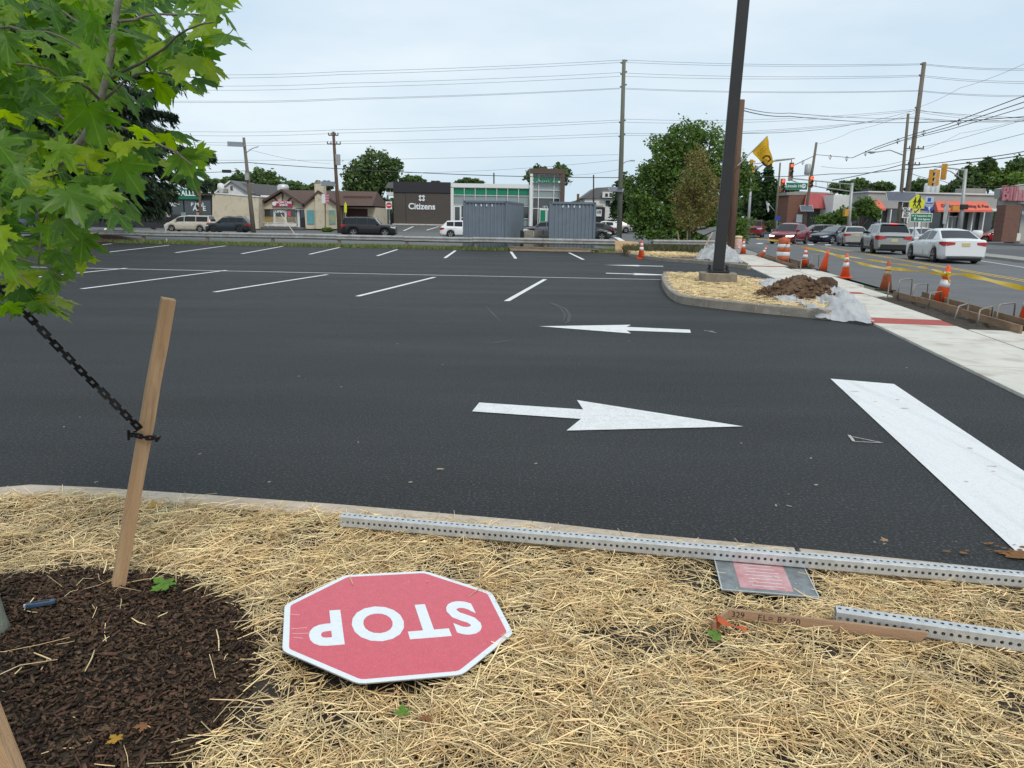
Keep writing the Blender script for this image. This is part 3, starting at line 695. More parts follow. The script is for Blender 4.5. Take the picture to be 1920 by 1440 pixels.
for i, (pts, rad) in enumerate(br):
    m = MB(); sm = []; sr = []
    for a in range(len(pts) - 1):
        for t in (0, .5): sm.append(pts[a].lerp(pts[a + 1], t) + (Vector((rnd.gauss(0, .004), rnd.gauss(0, .004), rnd.gauss(0, .004))) if t else Vector())); sr.append(rad[a] + (rad[a + 1] - rad[a]) * t)
    sm.append(pts[-1]); sr.append(rad[-1])
    m.tube(sm, sr, 8); mb_local(m, maple).build('limb' if i == 0 else 'twig', m_bark if i == 0 else m_twig, maple, True)
# leaves: a five-lobed toothed blade, four bends of it shared by all
half = [(.0, .0), (.10, -.09), (.22, -.09), (.42, -.15), (.37, -.05), (.50, .0), (.40, .08), (.33, .13), (.45, .17), (.64, .20), (.58, .28), (.84, .45), (.61, .45), (.58, .56), (.44, .49), (.24, .42), (.235, .58), (.34, .74), (.20, .75), (.17, .88), (.09, .87), (.0, 1.12)]
outl = half + [(-x, y) for x, y in reversed(half[1:-1])]
m_leaf = bpy.data.materials.new('maple_leaf'); m_leaf.use_nodes = True
n, l = m_leaf.node_tree.nodes, m_leaf.node_tree.links; b = n['Principled BSDF']; b.inputs['Roughness'].default_value = .42; b.inputs['Specular IOR Level'].default_value = .4
oi = n.new('ShaderNodeObjectInfo'); r = n.new('ShaderNodeValToRGB'); cr = r.color_ramp
cr.elements[0].color = (.04, .115, .02, 1); cr.elements[1].color = (.26, .37, .018, 1); e = cr.elements.new(.6); e.color = (.10, .22, .018, 1)
l.new(oi.outputs['Random'], r.inputs['Fac'])
tcn = n.new('ShaderNodeTexCoord'); sp = n.new('ShaderNodeSeparateXYZ'); l.new(tcn.outputs['Object'], sp.inputs[0])
ab = n.new('ShaderNodeMath'); ab.operation = 'ABSOLUTE'; l.new(sp.outputs['X'], ab.inputs[0])
at = n.new('ShaderNodeMath'); at.operation = 'ARCTAN2'; l.new(ab.outputs[0], at.inputs[0]); 
ad = n.new('ShaderNodeMath'); ad.operation = 'ADD'; ad.inputs[1].default_value = .02; l.new(sp.outputs['Y'], ad.inputs[0]); l.new(ad.outputs[0], at.inputs[1])
mu = n.new('ShaderNodeMath'); mu.operation = 'MULTIPLY'; mu.inputs[1].default_value = 6.2; l.new(at.outputs[0], mu.inputs[0])
cosn = n.new('ShaderNodeMath'); cosn.operation = 'COSINE'; l.new(mu.outputs[0], cosn.inputs[0])
mr = n.new('ShaderNodeMapRange'); mr.inputs['From Min'].default_value = .975; mr.inputs['From Max'].default_value = 1.; mr.inputs['To Max'].default_value = .45; l.new(cosn.outputs[0], mr.inputs['Value'])
mv = n.new('ShaderNodeMix'); mv.data_type = 'RGBA'; mv.inputs['B'].default_value = (.22, .33, .06, 1); l.new(mr.outputs[0], mv.inputs['Factor']); l.new(r.outputs[0], mv.inputs['A'])
zn = n.new('ShaderNodeTexNoise'); zn.inputs['Scale'].default_value = 5; l.new(tcn.outputs['Object'], zn.inputs['Vector'])
hs = n.new('ShaderNodeHueSaturation'); mr2 = n.new('ShaderNodeMapRange'); mr2.inputs['To Min'].default_value = .75; mr2.inputs['To Max'].default_value = 1.25; l.new(zn.outputs['Fac'], mr2.inputs['Value']); l.new(mr2.outputs[0], hs.inputs['Value']); l.new(mv.outputs['Result'], hs.inputs['Color'])
l.new(hs.outputs[0], b.inputs['Base Color'])
trn = n.new('ShaderNodeBsdfTranslucent'); h2 = n.new('ShaderNodeHueSaturation'); h2.inputs['Value'].default_value = 2.1; h2.inputs['Saturation'].default_value = 1.1; h2.inputs['Hue'].default_value = .485; l.new(hs.outputs[0], h2.inputs['Color']); l.new(h2.outputs[0], trn.inputs['Color'])
ms = n.new('ShaderNodeMixShader'); ms.inputs['Fac'].default_value = .55; l.new(b.outputs[0], ms.inputs[1]); l.new(trn.outputs[0], ms.inputs[2]); l.new(ms.outputs[0], n['Material Output'].inputs['Surface'])
leafs = []
for kvar in range(4):
    m = MB(); fold = (.22, .34, .12, .28)[kvar]; droop = (.18, .30, .38, .10)[kvar]; wav = (.05, .07, .03, .09)[kvar]
    def bend(x, y):
        return (x * (1 - .08 * fold), y - .06 * droop * y * y, -fold * abs(x) * .55 - droop * max(0, y) ** 2 * .6 - droop * x * x * .45 + wav * math.sin(x * 9 + kvar) * math.sin(y * 7))
    V = [bend(0, .22)]; F = []; nO = len(outl)
    V += [bend(x * .52, .22 + (y - .22) * .52) for x, y in outl]; V += [bend(x, y) for x, y in outl]
    for i in range(nO):
        j = (i + 1) % nO; F += [(0, 1 + i, 1 + j), (1 + i, 1 + nO + i, 1 + nO + j, 1 + j)]
    m.add(V, F); m.tube([(0, .01, 0), (0, -.25, .03), (0, -.55, .12)], [.014, .012, .014], 4)
    o = m.build('leaf', m_leaf, maple, True); leafs.append(o)
mass = [(-40, -40), (425, -40), (436, 80), (410, 60), (395, 125), (385, 175), (330, 165), (300, 195), (255, 205), (290, 235), (365, 255), (380, 325), (330, 335), (255, 300), (210, 300), (250, 335), (265, 408), (225, 412), (195, 395), (150, 425), (165, 500), (125, 510), (118, 590), (70, 580), (30, 560), (-40, 585)]
hand = [(352, 22), (350, 75), (388, 62), (395, 25), (420, 66), (322, 105), (372, 112), (318, 62), (345, 150), (385, 150), (300, 165), (395, 130), (262, 60), (262, 105), (215, 130), (345, 300), (318, 262), (276, 285), (345, 250), (240, 385), (225, 300), (140, 440), (150, 490), (110, 560), (60, 560), (85, 575), (20, 575), (120, 480), (250, 150), (205, 95)]
hand += [(15, 368), (62, 338), (105, 288), (178, 232), (35, 330), (150, 275)]; cand = list(hand)
tries = 0
while len(cand) < 285 and tries < 20000:
    tries += 1; x, y = rnd.uniform(-40, 460), rnd.uniform(-40, 585)
    if not inside(x, y, mass): continue
    if y > 300 and x > 180 and rnd.random() < .5: continue
    if any((x - hx) ** 2 + (y - hy) ** 2 < hr * hr for hx, hy, hr in ((242, 218, 34), (130, 350, 22), (55, 425, 20), (305, 222, 30), (205, 335, 30), (20, 335, 14), (285, 15, 14), (110, 190, 12))): continue
    if min((x - a) ** 2 + (y - b_) ** 2 for a, b_ in cand) < (17 if x < 200 else 22) ** 2: continue
    cand.append((x, y))
first = [True] * 4
allp = [p for pts, _ in br for p in pts]
for i, (x, y) in enumerate(cand):
    dep = (rnd.uniform(2.28, 2.8) if rnd.random() < .74 else rnd.uniform(1.8, 2.28)) if i >= len(hand) else (rnd.uniform(2.0, 2.4) if i < len(hand) - 6 else rnd.uniform(1.88, 2.02))
    p = A(x, y, dep); k = rnd.randrange(4)
    if first[k]: o = leafs[k]; first[k] = False
    else: o = leafs[k].copy(); COL.objects.link(o); o.name = 'leaf'; o.parent = maple
    sz = rnd.uniform(.062, .108) * (1.0 if i < len(hand) else .98) * (dep / 2.2) ** .5
    # tip direction: outward and hanging, blade facing up and out
    out = Vector((rnd.gauss(.55, .45), rnd.gauss(-.25, .6), 0)).normalized(); dz = rnd.uniform(-1.25, -.05)
    tip = (out * math.cos(dz) + Vector((0, 0, math.sin(dz)))).normalized()
    nrm = Vector((rnd.gauss(0, .35), rnd.gauss(-.18, .35), 1)); side = tip.cross(nrm).normalized(); nrm = side.cross(tip)
    o.matrix_local = Matrix.Translation(p - maple.location - tip * sz * .4) @ Matrix((side, tip, nrm)).transposed().to_4x4() @ Matrix.Diagonal((sz * rnd.uniform(.88, 1.08), sz, sz, 1))
# leaves fallen on the bed
def fallen(label, px, py, sz, mat, rz, flat=.3):
    p = U(px, py, .15); o = leafs[rnd.randrange(4)].copy(); o.data = o.data.copy(); o.data.materials.clear(); o.data.materials.append(mat); COL.objects.link(o); o.name = 'fallen_leaf'; o.parent = None
    o.matrix_world = Matrix.Translation((p.x, p.y, bedz(p.x, p.y) + .048)) @ Matrix.Rotation(rz, 4, 'Z') @ Matrix.Rotation(flat, 4, 'X') @ Matrix.Scale(sz, 4)
    tag(o, label, 'leaf', 'leaves fallen on the bed')
m_lg = M('green_leaf', (.10, .24, .02), .5, (.16, .30, .04), 8, trans=.3); m_ly = M('yellow_leaf', (.55, .33, .03), .6, (.45, .22, .03), 8, trans=.3); m_lb = M('brown_leaf', (.30, .13, .045), .7, (.22, .09, .03), 8, trans=.2)
fallen('green maple leaf lying on the mulch beside the tall stake', 318, 1108, .075, m_lg, 1.2)
fallen('bright green leaf curled on the straw beneath the orange ribbon', 1350, 1199, .05, m_lg, 1.3)
fallen('small green leaf on the straw below the stop sign', 757, 1345, .035, m_lg, .3)
fallen('small brown leaf on the straw below the stop sign', 806, 1350, .036, m_lb, 2.2)
fallen('yellow leaf on the bark mulch near the bottom edge', 222, 1404, .032, m_ly, 1.0)
fallen('brownish leaf on the bark mulch right of the yellow leaf', 275, 1374, .032, m_lb, 2.0)
fallen('yellowish leaf on the straw just behind the tall stake', 296, 950, .05, m_ly, 1.7)
fallen('tan leaf on the asphalt in front of the kerb at right', 1660, 1020, .03, M('tan_leaf', (.42, .26, .15), .8, trans=.2), .2)
# ------------------------------------------------------------------ cars
m_tyre = M('tyre', (.018, .018, .019), .85); m_rim = M('alloy', (.52, .53, .54), .35, metal=.8); m_rimd = M('dark_alloy', (.03, .03, .033), .4, metal=.5)
m_glass = M('car_glass', (.008, .010, .012), .08, spec=.45); m_glassl = M('clear_car_glass', (.09, .11, .12), .08, spec=.9, coat=.4)
m_trim = M('black_trim', (.014, .014, .015), .5); m_tail = M('tail_lens', (.42, .012, .015), .15, spec=.8, coat=.5); m_lamp = M('lamp_lens', (.72, .74, .76), .12, spec=.9, coat=.5)
m_lit = M('lit_headlamp', (.9, .9, .85), .2, emit=((1, .95, .85), 2.2)); m_brake = M('lit_brake_lamp', (.8, .02, .02), .2, emit=((1, .03, .02), 1.6))
m_plate = M('number_plate', (.55, .47, .24), .5); m_chrome = M('chrome', (.7, .71, .72), .15, metal=1.)
def paint(n, c, rough=.28, metal=0.): return M('paint_' + n, c, rough, spec=.5, coat=.25 if max(c) < .06 else .5, metal=metal)
PRO = {  # roof line (fraction from the nose, height), bonnet/belt line, axles
 'sedan': dict(roof=[(.27, .93), (.44, 1.40), (.56, 1.46), (.70, 1.40), (.875, 1.02)], belt=[(0, .60), (.015, .70), (.08, .79), (.27, .93), (.5, .95), (.75, .99), (.875, 1.02), (.965, 1.03), (1, .96)], ax=(.195, .785), wr=.33, wins=[(.33, .53), (.545, .69)], trunk=True),
 'suv': dict(roof=[(.25, 1.06), (.40, 1.60), (.55, 1.67), (.85, 1.62), (.965, 1.12)], belt=[(0, .68), (.015, .82), (.07, .95), (.25, 1.06), (.55, 1.08), (.85, 1.12), (.965, 1.12), (1, .98)], ax=(.19, .78), wr=.36, wins=[(.33, .52), (.535, .70), (.715, .86)], trunk=False),
 'truck_suv': dict(roof=[(.28, 1.16), (.38, 1.72), (.55, 1.80), (.93, 1.78), (.985, 1.22)], belt=[(0, .80), (.01, 1.0), (.06, 1.12), (.28, 1.17), (.6, 1.18), (.985, 1.2), (1, .95)], ax=(.19, .77), wr=.39, wins=[(.33, .50), (.515, .70), (.715, .92)], trunk=False),
 'van': dict(roof=[(.13, 1.02), (.33, 1.62), (.5, 1.74), (.93, 1.72), (.985, 1.06)], belt=[(0, .62), (.02, .78), (.07, .94), (.15, 1.02), (.5, 1.06), (.985, 1.06), (1, .9)], ax=(.17, .76), wr=.33, wins=[(.27, .43), (.445, .67), (.685, .92)], trunk=False),
 'cross': dict(roof=[(.22, .98), (.42, 1.55), (.54, 1.62), (.75, 1.55), (.95, 1.16)], belt=[(0, .62), (.02, .75), (.09, .86), (.22, .98), (.55, 1.04), (.95, 1.14), (1, 1.0)], ax=(.18, .79), wr=.36, wins=[(.31, .52), (.535, .74)], trunk=False)}
def lerpl(P, u):
    for (a, za), (b, zb) in zip(P, P[1:]):
        if u <= b: return za + (zb - za) * max(0, (u - a)) / (b - a)
    return P[-1][1]
def car(label, loc, head, kind, col, L, W, Hs=1., rims=None, glass=None, rack=False, lit=None, rear_trim=False, group=None, name='car', cladding=False, tail=None):
    pr = PRO[kind]; root = thing(name, label, 'car' if kind != 'van' else 'van', loc, head, group); g = glass or m_glass
    hz = lambda z: z * Hs
    wr = pr['wr'] * (Hs if Hs < 1.2 else 1); axs = [L / 2 - a * L for a in pr['ax']]
    X = lambda u: L / 2 - u * L
    def hw(u): return W / 2 * (1 - .20 * max(0, (.10 - u) / .10) ** 2 - .14 * max(0, (u - .92) / .08) ** 2)
    zb0 = .19 * Hs + (.05 if kind in ('suv', 'truck_suv', 'cross') else 0)
    us = sorted(set([i / 64 for i in range(65)] + [u for u, _ in pr['belt']]))
    m = MB(); rows = []
    for u in us:
        x = X(u); w = hw(u); zt = hz(lerpl(pr['belt'], u)); zb = zb0 + (.10 * max(0, (.03 - u) / .03) + .14 * max(0, (u - .97) / .03))
        for ax in axs:
            d = abs(x - ax)
            if d < wr * 1.16: zb = max(zb, wr + math.sqrt((wr * 1.16) ** 2 - d * d))
        zb = min(zb, zt - .12); zm = zb + (zt - zb) * .55
        pts = [(0, zb + .02), (w * .86, zb + .01), (w * .96, zb), (w * .985, zb + (zt - zb) * .25), (w, zm), (w * .985, zt - .10 * min(1, zt)), (w * .95, zt - .035), (w * .86, zt), (w * .5, zt + .018), (0, zt + .025)]
        rows.append([(x, y, z) for y, z in pts])
    n = len(rows[0])
    for sgn in (1, -1):
        V = [(x, y * sgn, z) for r in rows for x, y, z in r]; F = []
        for i in range(len(rows) - 1):
            for k in range(n - 1):
                q = (i * n + k, i * n + k + 1, (i + 1) * n + k + 1, (i + 1) * n + k); F.append(q if sgn < 0 else q[::-1])
        for e in (0, len(rows) - 1):
            m.quad(*[(x, y * sgn, z) for x, y, z in rows[e]])
        m.add(V, F)
    body = m.build('body', col, root, True)
    # greenhouse
    rf = [(u, hz(z)) for u, z in pr['roof']]; u0, u3 = rf[0][0], rf[-1][0]
    def zr(u): return lerpl(rf, u)
    def wbelt(u): return hw(u) * .90
    def sidept(u, v, off=0.):
        zb_, zt_ = hz(lerpl(pr['belt'], u)) - .01, zr(u); h_ = hz(rf[2][1] / Hs) - zb_
        z = zb_ + (zt_ - zb_) * v; k = (z - zb_) / max(.2, h_); y = wbelt(u) - (.115 + .05 * (kind == 'sedan')) * k * 1.35 - .03 * max(0, k - .8)
        return (X(u), y + off, z)
    ug = sorted(set([u0 + (u3 - u0) * i / 28 for i in range(29)] + [u for u, _ in rf])); m = MB()
    vs = (0, .35, .7, .9, .97)
    for sgn in (1, -1):
        V = []; 
        for u in ug:
            for v in vs: x, y, z = sidept(u, v); V.append((x, y * sgn, z))
            x, y, z = sidept(u, .97); V.append((x, (y - .06) * sgn, zr(u))); V.append((x, y * .5 * sgn, zr(u) + .02)); V.append((x, 0, zr(u) + .028))
        k = len(vs) + 3; F = []
        for i in range(len(ug) - 1):
            for j in range(k - 1):
                q = (i * k + j, i * k + j + 1, (i + 1) * k + j + 1, (i + 1) * k + j); F.append(q if sgn < 0 else q[::-1])
        m.add(V, F)
    m.build('roof', col, root, True)
    def slope(ua, ub, a0, a1, name, inset):        # windscreen / back light on the sloping end
        m = MB(); V = []; nn_ = 6; mm = 8
        for i in range(nn_ + 1):
            t = a0 + (a1 - a0) * i / nn_; u = ua + (ub - ua) * t
            y = sidept(u, .97)[1] - inset; z = zr(u)
            for j in range(mm + 1):
                s_ = -1 + 2 * j / mm; V.append((X(u) + (.012 if ub > ua else -.012), y * s_, z + .030 - .020 * s_ * s_))
        m.add(V, [(i * (mm + 1) + j, i * (mm + 1) + j + 1, (i + 1) * (mm + 1) + j + 1, (i + 1) * (mm + 1) + j) for i in range(nn_) for j in range(mm)])
        m.build(name, g, root, True)
    slope(rf[0][0], rf[1][0], .06, .96, 'windscreen', .05)
    slope(rf[-1][0], rf[-2][0], .10, .92, 'rear_window', .07)
    for sgn in (1, -1):
        for a, b_ in pr['wins']:
            m = MB(); V = []; nu, nv = 8, 4
            for i in range(nu + 1):
                for j in range(nv + 1):
                    v = .08 + .76 * j / nv
                    u = a + (b_ - a) * i / nu
                    if zr(u) < hz(rf[2][1] / Hs) * .93: pass
                    x, y, z = sidept(u, v, .007); V.append((x, y * sgn, z))
            m.add(V, [(i * (nv + 1) + j, i * (nv + 1) + j + 1, (i + 1) * (nv + 1) + j + 1, (i + 1) * (nv + 1) + j)[::sgn] for i in range(nu) for j in range(nv)])
            m.build('side_window', g, root, True)
        # small quarter light towards the windscreen
        m = MB(); a = pr['wins'][0][0]; P = [sidept(a - .008, .10, .007), sidept(a - .008, .75, .007), sidept(a - .045, .10, .007)]
        if zr(a - .045) > hz(lerpl(pr['belt'], a - .045)) + .12: m.quad(*[(x, y * sgn, z) for x, y, z in P]); m.build('side_window', g, root)
        # mirror, handles, door seams, sill
        u = pr['wins'][0][0] - .005; x, y, z = sidept(u, .12); m = MB(); m.box(x - .06, x + .07, min(sgn * (y - .02), sgn * (y + .20)), max(sgn * (y - .02), sgn * (y + .20)), z - .02, z + .12); m.build('wing_mirror', m_trim if rear_trim else col, root, True, .025)
        for a, b_ in pr['wins'][:2]:
            zz = hz(lerpl(pr['belt'], b_)) - .13; yy = hw(b_) * .99; m = MB(); m.box(X(b_) + .04, X(b_) + .22, min(sgn * (yy - .02), sgn * (yy + .015)), max(sgn * (yy - .02), sgn * (yy + .015)), zz, zz + .03); m.build('door_handle', col, root)
            m = MB(); m.bar((X(b_ + .008), sgn * hw(b_) * .999, zb0 + .12), (X(b_ + .008), sgn * hw(b_) * .985, hz(lerpl(pr['belt'], b_)) - .06), .006, .012, up=(1, 0, 0)); m.build('door_seam', m_trim, root)
        m = MB(); m.box(axs[1] + wr * 1.1, axs[0] - wr * 1.1, min(sgn * W * .44, sgn * W * .496), max(sgn * W * .44, sgn * W * .496), zb0 - .015, zb0 + (.12 if cladding else .03)); m.build('sill', m_trim, root)
        if cladding:
            for ax in axs:
                m = MB(); pts = [(ax + wr * 1.2 * _c(a), sgn * W * .49, wr + wr * 1.2 * _s(a)) for a in np.linspace(.1, math.pi - .1, 11)]; m.tube(pts, .04, 6); m.build('arch_trim', m_trim, root, True)
    for ax in axs:
        for sgn in (1, -1):
            wt = .21; y0 = sgn * (W / 2 - .005); y1 = y0 - sgn * wt
            prof = [(wr * .62, 0), (wr * .94, .005), (wr, .04), (wr, wt - .04), (wr * .9, wt), (.02, wt)]
            t = MB(); t.lathe([(r, -z) for r, z in prof], 24); t.v = [(x + ax, y0 + sgn * z, y + wr) for x, y, z in t.v]
            w = t.build('wheel', m_tyre, root, True)
            r_ = MB(); r_.lathe([(.01, -.03), (wr * .64, -.03), (wr * .66, -.005), (wr * .60, .0), (wr * .56, -.03)], 24); r_.v = [(x + ax, y0 + sgn * (z + .004), y + wr) for x, y, z in r_.v]; r_.build('rim_well', m_rimd, w, True)
            r_ = MB()
            for k in range(5):
                a = 2 * math.pi * k / 5 + .3
                for da in (-.16, .16):
                    r_.bar((ax + .05 * _c(a), y0 + sgn * .004, wr + .05 * _s(a)), (ax + wr * .62 * _c(a + da), y0 + sgn * .006, wr + wr * .62 * _s(a + da)), .035, .014, up=(0, 1, 0))
            r_.build('rim', rims or m_rim, w)
    m = MB(); m.box(-L * .46, L * .46, -W * .40, W * .40, zb0 - .06, zb0 + .25); m.build('underbody', m_trim, root)
    m = MB(); m.box(axs[1] - wr * 1.15, axs[0] + wr * 1.15, -W * .36, W * .36, zb0 + .2, wr * 2.2); m.build('wheel_well', m_trim, root)
    def wrap(nm, mt, P, zl, zh):
        m = MB(); V = [(x, y, z) for (x, y), z in zip(P, zl)] + [(x, y, z) for (x, y), z in zip(P, zh)] + [(x * .97, y * .9, z) for (x, y), z in zip(P, zl)] + [(x * .97, y * .9, z) for (x, y), z in zip(P, zh)]; n_ = len(P)
        F = [(i, i + 1, n_ + i + 1, n_ + i) for i in range(n_ - 1)] + [(n_ + i, n_ + i + 1, 3 * n_ + i + 1, 3 * n_ + i) for i in range(n_ - 1)] + [(i, i + 1, 2 * n_ + i + 1, 2 * n_ + i) for i in range(n_ - 1)] + [(0, n_, 3 * n_, 2 * n_), (n_ - 1, 2 * n_ - 1, 4 * n_ - 1, 3 * n_ - 1)]
        m.add(V, F); m.build(nm, mt, root)
    # front: lamps, grille, bumper, plate
    zf = hz(lerpl(pr['belt'], .02)); hl = m_lit if lit == 'front' else m_lamp
    for sgn in (1, -1):
        wrap('headlight', hl, [(X(0) + .016, sgn * hw(0) * .60), (X(0) + .012, sgn * hw(0) * .97), (X(.02), sgn * hw(.02) * 1.012), (X(.05), sgn * hw(.05) * 1.012), (X(.085), sgn * hw(.085) * 1.008)], [zf - .17, zf - .17, zf - .17, zf - .14, zf - .08], [zf - .08, zf - .06, zf - .045, zf - .03, zf - .03])
    m = MB(); m.box(X(0) - .02, X(0) + .02, -hw(0) * .55, hw(0) * .55, zf - .22, zf - .05); m.build('grille', m_trim, root, bevel=.012)
    m = MB(); m.box(X(0) - .03, X(0) + .022, -hw(0) * .8, hw(0) * .8, zb0 + .06, zb0 + .20); m.build('lower_grille', m_trim, root, bevel=.02)
    # rear: lamps, plate, bumper line
    zt = hz(lerpl(pr['belt'], .985)); tl = m_brake if lit == 'rear' else (tail or m_tail); xr = X(1)
    for sgn in (1, -1):
        za, zb_ = (zt - .25, zt - .06) if pr['trunk'] else (zt - .28, zt - .04)
        wrap('tail_light', tl, [(xr - .016, sgn * hw(1) * .55), (xr - .014, sgn * hw(1) * .97), (X(.985), sgn * hw(.985) * 1.015), (X(.955), sgn * hw(.955) * 1.014), (X(.91), sgn * hw(.91) * 1.012)], [za + .08, za + .02, za, za + .03, za + .10], [zb_ - .02, zb_, zb_, zb_, zb_ - .03])
    m = MB(); m.box(xr - .018, xr + .02, -.16, .16, zt - .25, zt - .10) if pr['trunk'] else m.box(xr - .018, xr + .02, -.16, .16, zt - .36, zt - .20); m.build('number_plate', m_plate, root)
    m = MB(); m.box(xr - .016, xr + .05, -hw(1) * .86, hw(1) * .86, zb0 + .02, zb0 + (.30 if rear_trim else .10)); m.build('rear_bumper', m_trim, root, bevel=.02)
    if rear_trim:
        m = MB(); m.box(xr - .02, xr + .05, -hw(1) * .62, hw(1) * .62, zt - .12, zt - .06); m.build('light_bar', m_trim, root)
        m = MB(); m.box(X(rf[-2][0]) - .12, X(rf[-2][0]) + .12, -hw(.9) * .62, hw(.9) * .62, zr(rf[-2][0]) - .005, zr(rf[-2][0]) + .035); m.build('spoiler', col, root, bevel=.012)
        m = MB(); m.box(X(rf[-2][0]) - .128, X(rf[-2][0]) - .12, -.2, .2, zr(rf[-2][0]) + .002, zr(rf[-2][0]) + .03); m.build('high_brake_light', m_brake, root)
    if rack:
        for sgn in (1, -1):
            m = MB(); ya = sidept(.6, .97)[1] * sgn; m.tube([(X(.42), ya, zr(.42) + .02), (X(.45), ya, zr(.45) + .075), (X(.82), ya, zr(.82) + .075), (X(.85), ya, zr(.85) + .02)], .018, 6); m.build('roof_rail', m_trim, root, True)
        for u in (.5, .74): m = MB(); ya = sidept(.6, .97)[1]; m.bar((X(u), -ya, zr(u) + .10), (X(u), ya, zr(u) + .10), .05, .025); m.build('crossbar', m_trim, root)
    return root
def on(x, y, dz=0.): return Vector((x, y, gz(x, y) + dz))
def at_px(px, Y, dz=0.): p = A(px, 440, Y); return on(p.x, Y, dz)
RZ = -.02
def lane(t, s): q = S(t, s, RZ); return q
white = paint('white', (.74, .75, .76)); silver = paint('silver', (.42, .41, .39), .3, .3); grey = paint('grey', (.36, .37, .36), .3, .35); redp = paint('red', (.20, .008, .018)); navy = paint('navy', (.012, .016, .035)); black = paint('black', (.010, .010, .012)); tan = paint('champagne', (.52, .46, .37), .3, .2); slate = paint('slate', (.10, .10, .125), .3, .3); dgreen = paint('dark_teal', (.016, .024, .032))
# queue on the main street
car('white sedan with red tail lights nearest in the street queue', lane(12.85, 38.3), HEAD + .03, 'sedan', white, 4.82, 1.84, rims=m_rim)
car('silver grey suv with roof bars ahead of the nearest white sedan', at_px(1660, 45), HEAD - .05, 'suv', grey, 4.60, 1.87, rims=m_rimd, rack=True, rear_trim=True, cladding=True)
car('champagne silver sedan just ahead of the grey suv', at_px(1599, 60), HEAD - .1, 'sedan', silver, 4.80, 1.80)
q = at_px(1715, 52); car('white sedan mostly hidden behind the nearest white sedan', q, HEAD + .25, 'sedan', white, 4.7, 1.8)
q = at_px(1481, 63); car('red crossover with lit headlamps coming towards the camera', q, R(-127), 'cross', redp, 4.75, 1.92, lit='front')
q = at_px(1568, 66); car('navy blue sedan facing left behind the champagne sedan', q, R(-152), 'sedan', navy, 4.9, 1.85, glass=m_glassl)
q = at_px(1535, 75); car('black estate car half hidden between the red crossover and navy sedan', q, R(178), 'suv', black, 4.9, 1.9, .95)
q = at_px(1414, 90); car('dark red pickup waiting at the junction behind the lamp post', q, R(-112), 'truck_suv', redp, 5.2, 2.0, 1.06)
q = at_px(1869, 81); car('red sedan poking out beside the brown brick pillar', q, R(172), 'sedan', paint('bright_red', (.34, .012, .018)), 4.7, 1.8)
# cross street and bank lot
q = at_px(359, 84); car('champagne minivan parked left of the leaning pole', q, R(180), 'van', tan, 5.1, 1.95, 1.0, glass=m_glass)
q = at_px(432, 82); car('dark teal suv behind the leaning wooden pole', q, R(180), 'suv', dgreen, 4.6, 1.86, .98, rims=m_rimd, rack=True, cladding=True)
q = at_px(693, 71); car('black boxy suv driving right in front of the brown wall', q, R(2), 'truck_suv', black, 4.85, 1.92, .98, rack=True)
q = at_px(870, 74); car('white suv half hidden behind the left container', q, R(4), 'suv', white, 4.5, 1.85, .97)
q = at_px(958, 74); car('silver white car nosing out right of the left container', q, R(0), 'sedan', paint('pearl', (.6, .6, .6)), 4.6, 1.8)
q = at_px(1022, 88); car('slate grey suv behind the stacked blocks between the containers', q, R(178), 'suv', slate, 4.8, 1.9)
q = at_px(1098, 72); car('dark grey suv nosing out right of the right container', q, R(-2), 'suv', paint('charcoal', (.035, .038, .04)), 4.6, 1.85)
q = at_px(1112, 88); car('black sedan with red lights beyond the right container', q, R(178), 'cross', black, 4.6, 1.85)
q = at_px(1132, 96); car('white hatchback beyond the black car by the tall pole', q, R(180), 'cross', white, 4.2, 1.8)
q = at_px(1152, 100); car('small silver sedan behind the foot of the tall pole', q, R(180), 'sedan', silver, 4.6, 1.8)
q = at_px(45, 78); car('dark blue car at far left seen under the maple leaves', q, R(182), 'suv', paint('dusk_blue', (.04, .05, .09)), 4.6, 1.85)
# ------------------------------------------------------------------ traffic cones and drum
m_or = M('cone_orange', (.80, .10, .02), .55, (.72, .08, .015), 20); m_ord = M('dirty_orange', (.50, .12, .045), .8, (.33, .09, .04), 10, fine=((.2, .1, .06), 20, .5)); m_ref = M('cone_band', (.75, .76, .76), .4, (.6, .6, .6), 20); m_refd = M('dirty_band', (.42, .36, .28), .8, (.3, .25, .18), 15)
def cone(label, p, h, style, tilt=(0, 0), rz=0.):
    o = thing('traffic_cone', label, 'cone', p, 0, 'cones along the road works', rot=(tilt[0], tilt[1], rz)); k = h / .71
    mo, mr_ = (m_ord, m_refd) if style in ('dirty',) else (m_or, m_ref)
    m = MB(); w = .18 * k; m.prism([(-w, -w * .8), (-w * .8, -w), (w * .8, -w), (w, -w * .8), (w, w * .8), (w * .8, w), (-w * .8, w), (-w, w * .8)], 0, .035 * k); m.build('base', m_trim if style != 'orangebase' else mo, o, bevel=.006)
    r0, r1, zz = .135 * k, .03 * k, .035 * k
    rr = lambda z: r0 + (r1 - r0) * (z - zz) / (h - zz)
    bands = {'plain': [], 'dirty': [(.52, .64), (.72, .80)]}.get(style, [(.46, .64), (.72, .84)])
    m = MB(); m.lathe([(rr(zz), zz), (rr(h * .96), h * .96), (r1 * .7, h)], 20); b_ = m.build('cone_body', mo, o, True)
    for a, c in bands: m = MB(); m.lathe([(rr(a * h) + .003, a * h), (rr(c * h) + .003, c * h)], 20); m.build('band', mr_, o, True)
    return o
def cpos(px, py): p = U(px, py); return on(p.x, p.y)
cone('large orange cone with two white bands tied with yellow tape', cpos(1762, 572), .78, 'two', (0, R(6)))
cone('weathered brownish cone with faded bands between two bright cones', cpos(1660, 545), .73, 'dirty', (0, R(1)), .5)
cone('bright orange cone with bands, its whole base orange', cpos(1584, 521), .72, 'orangebase')
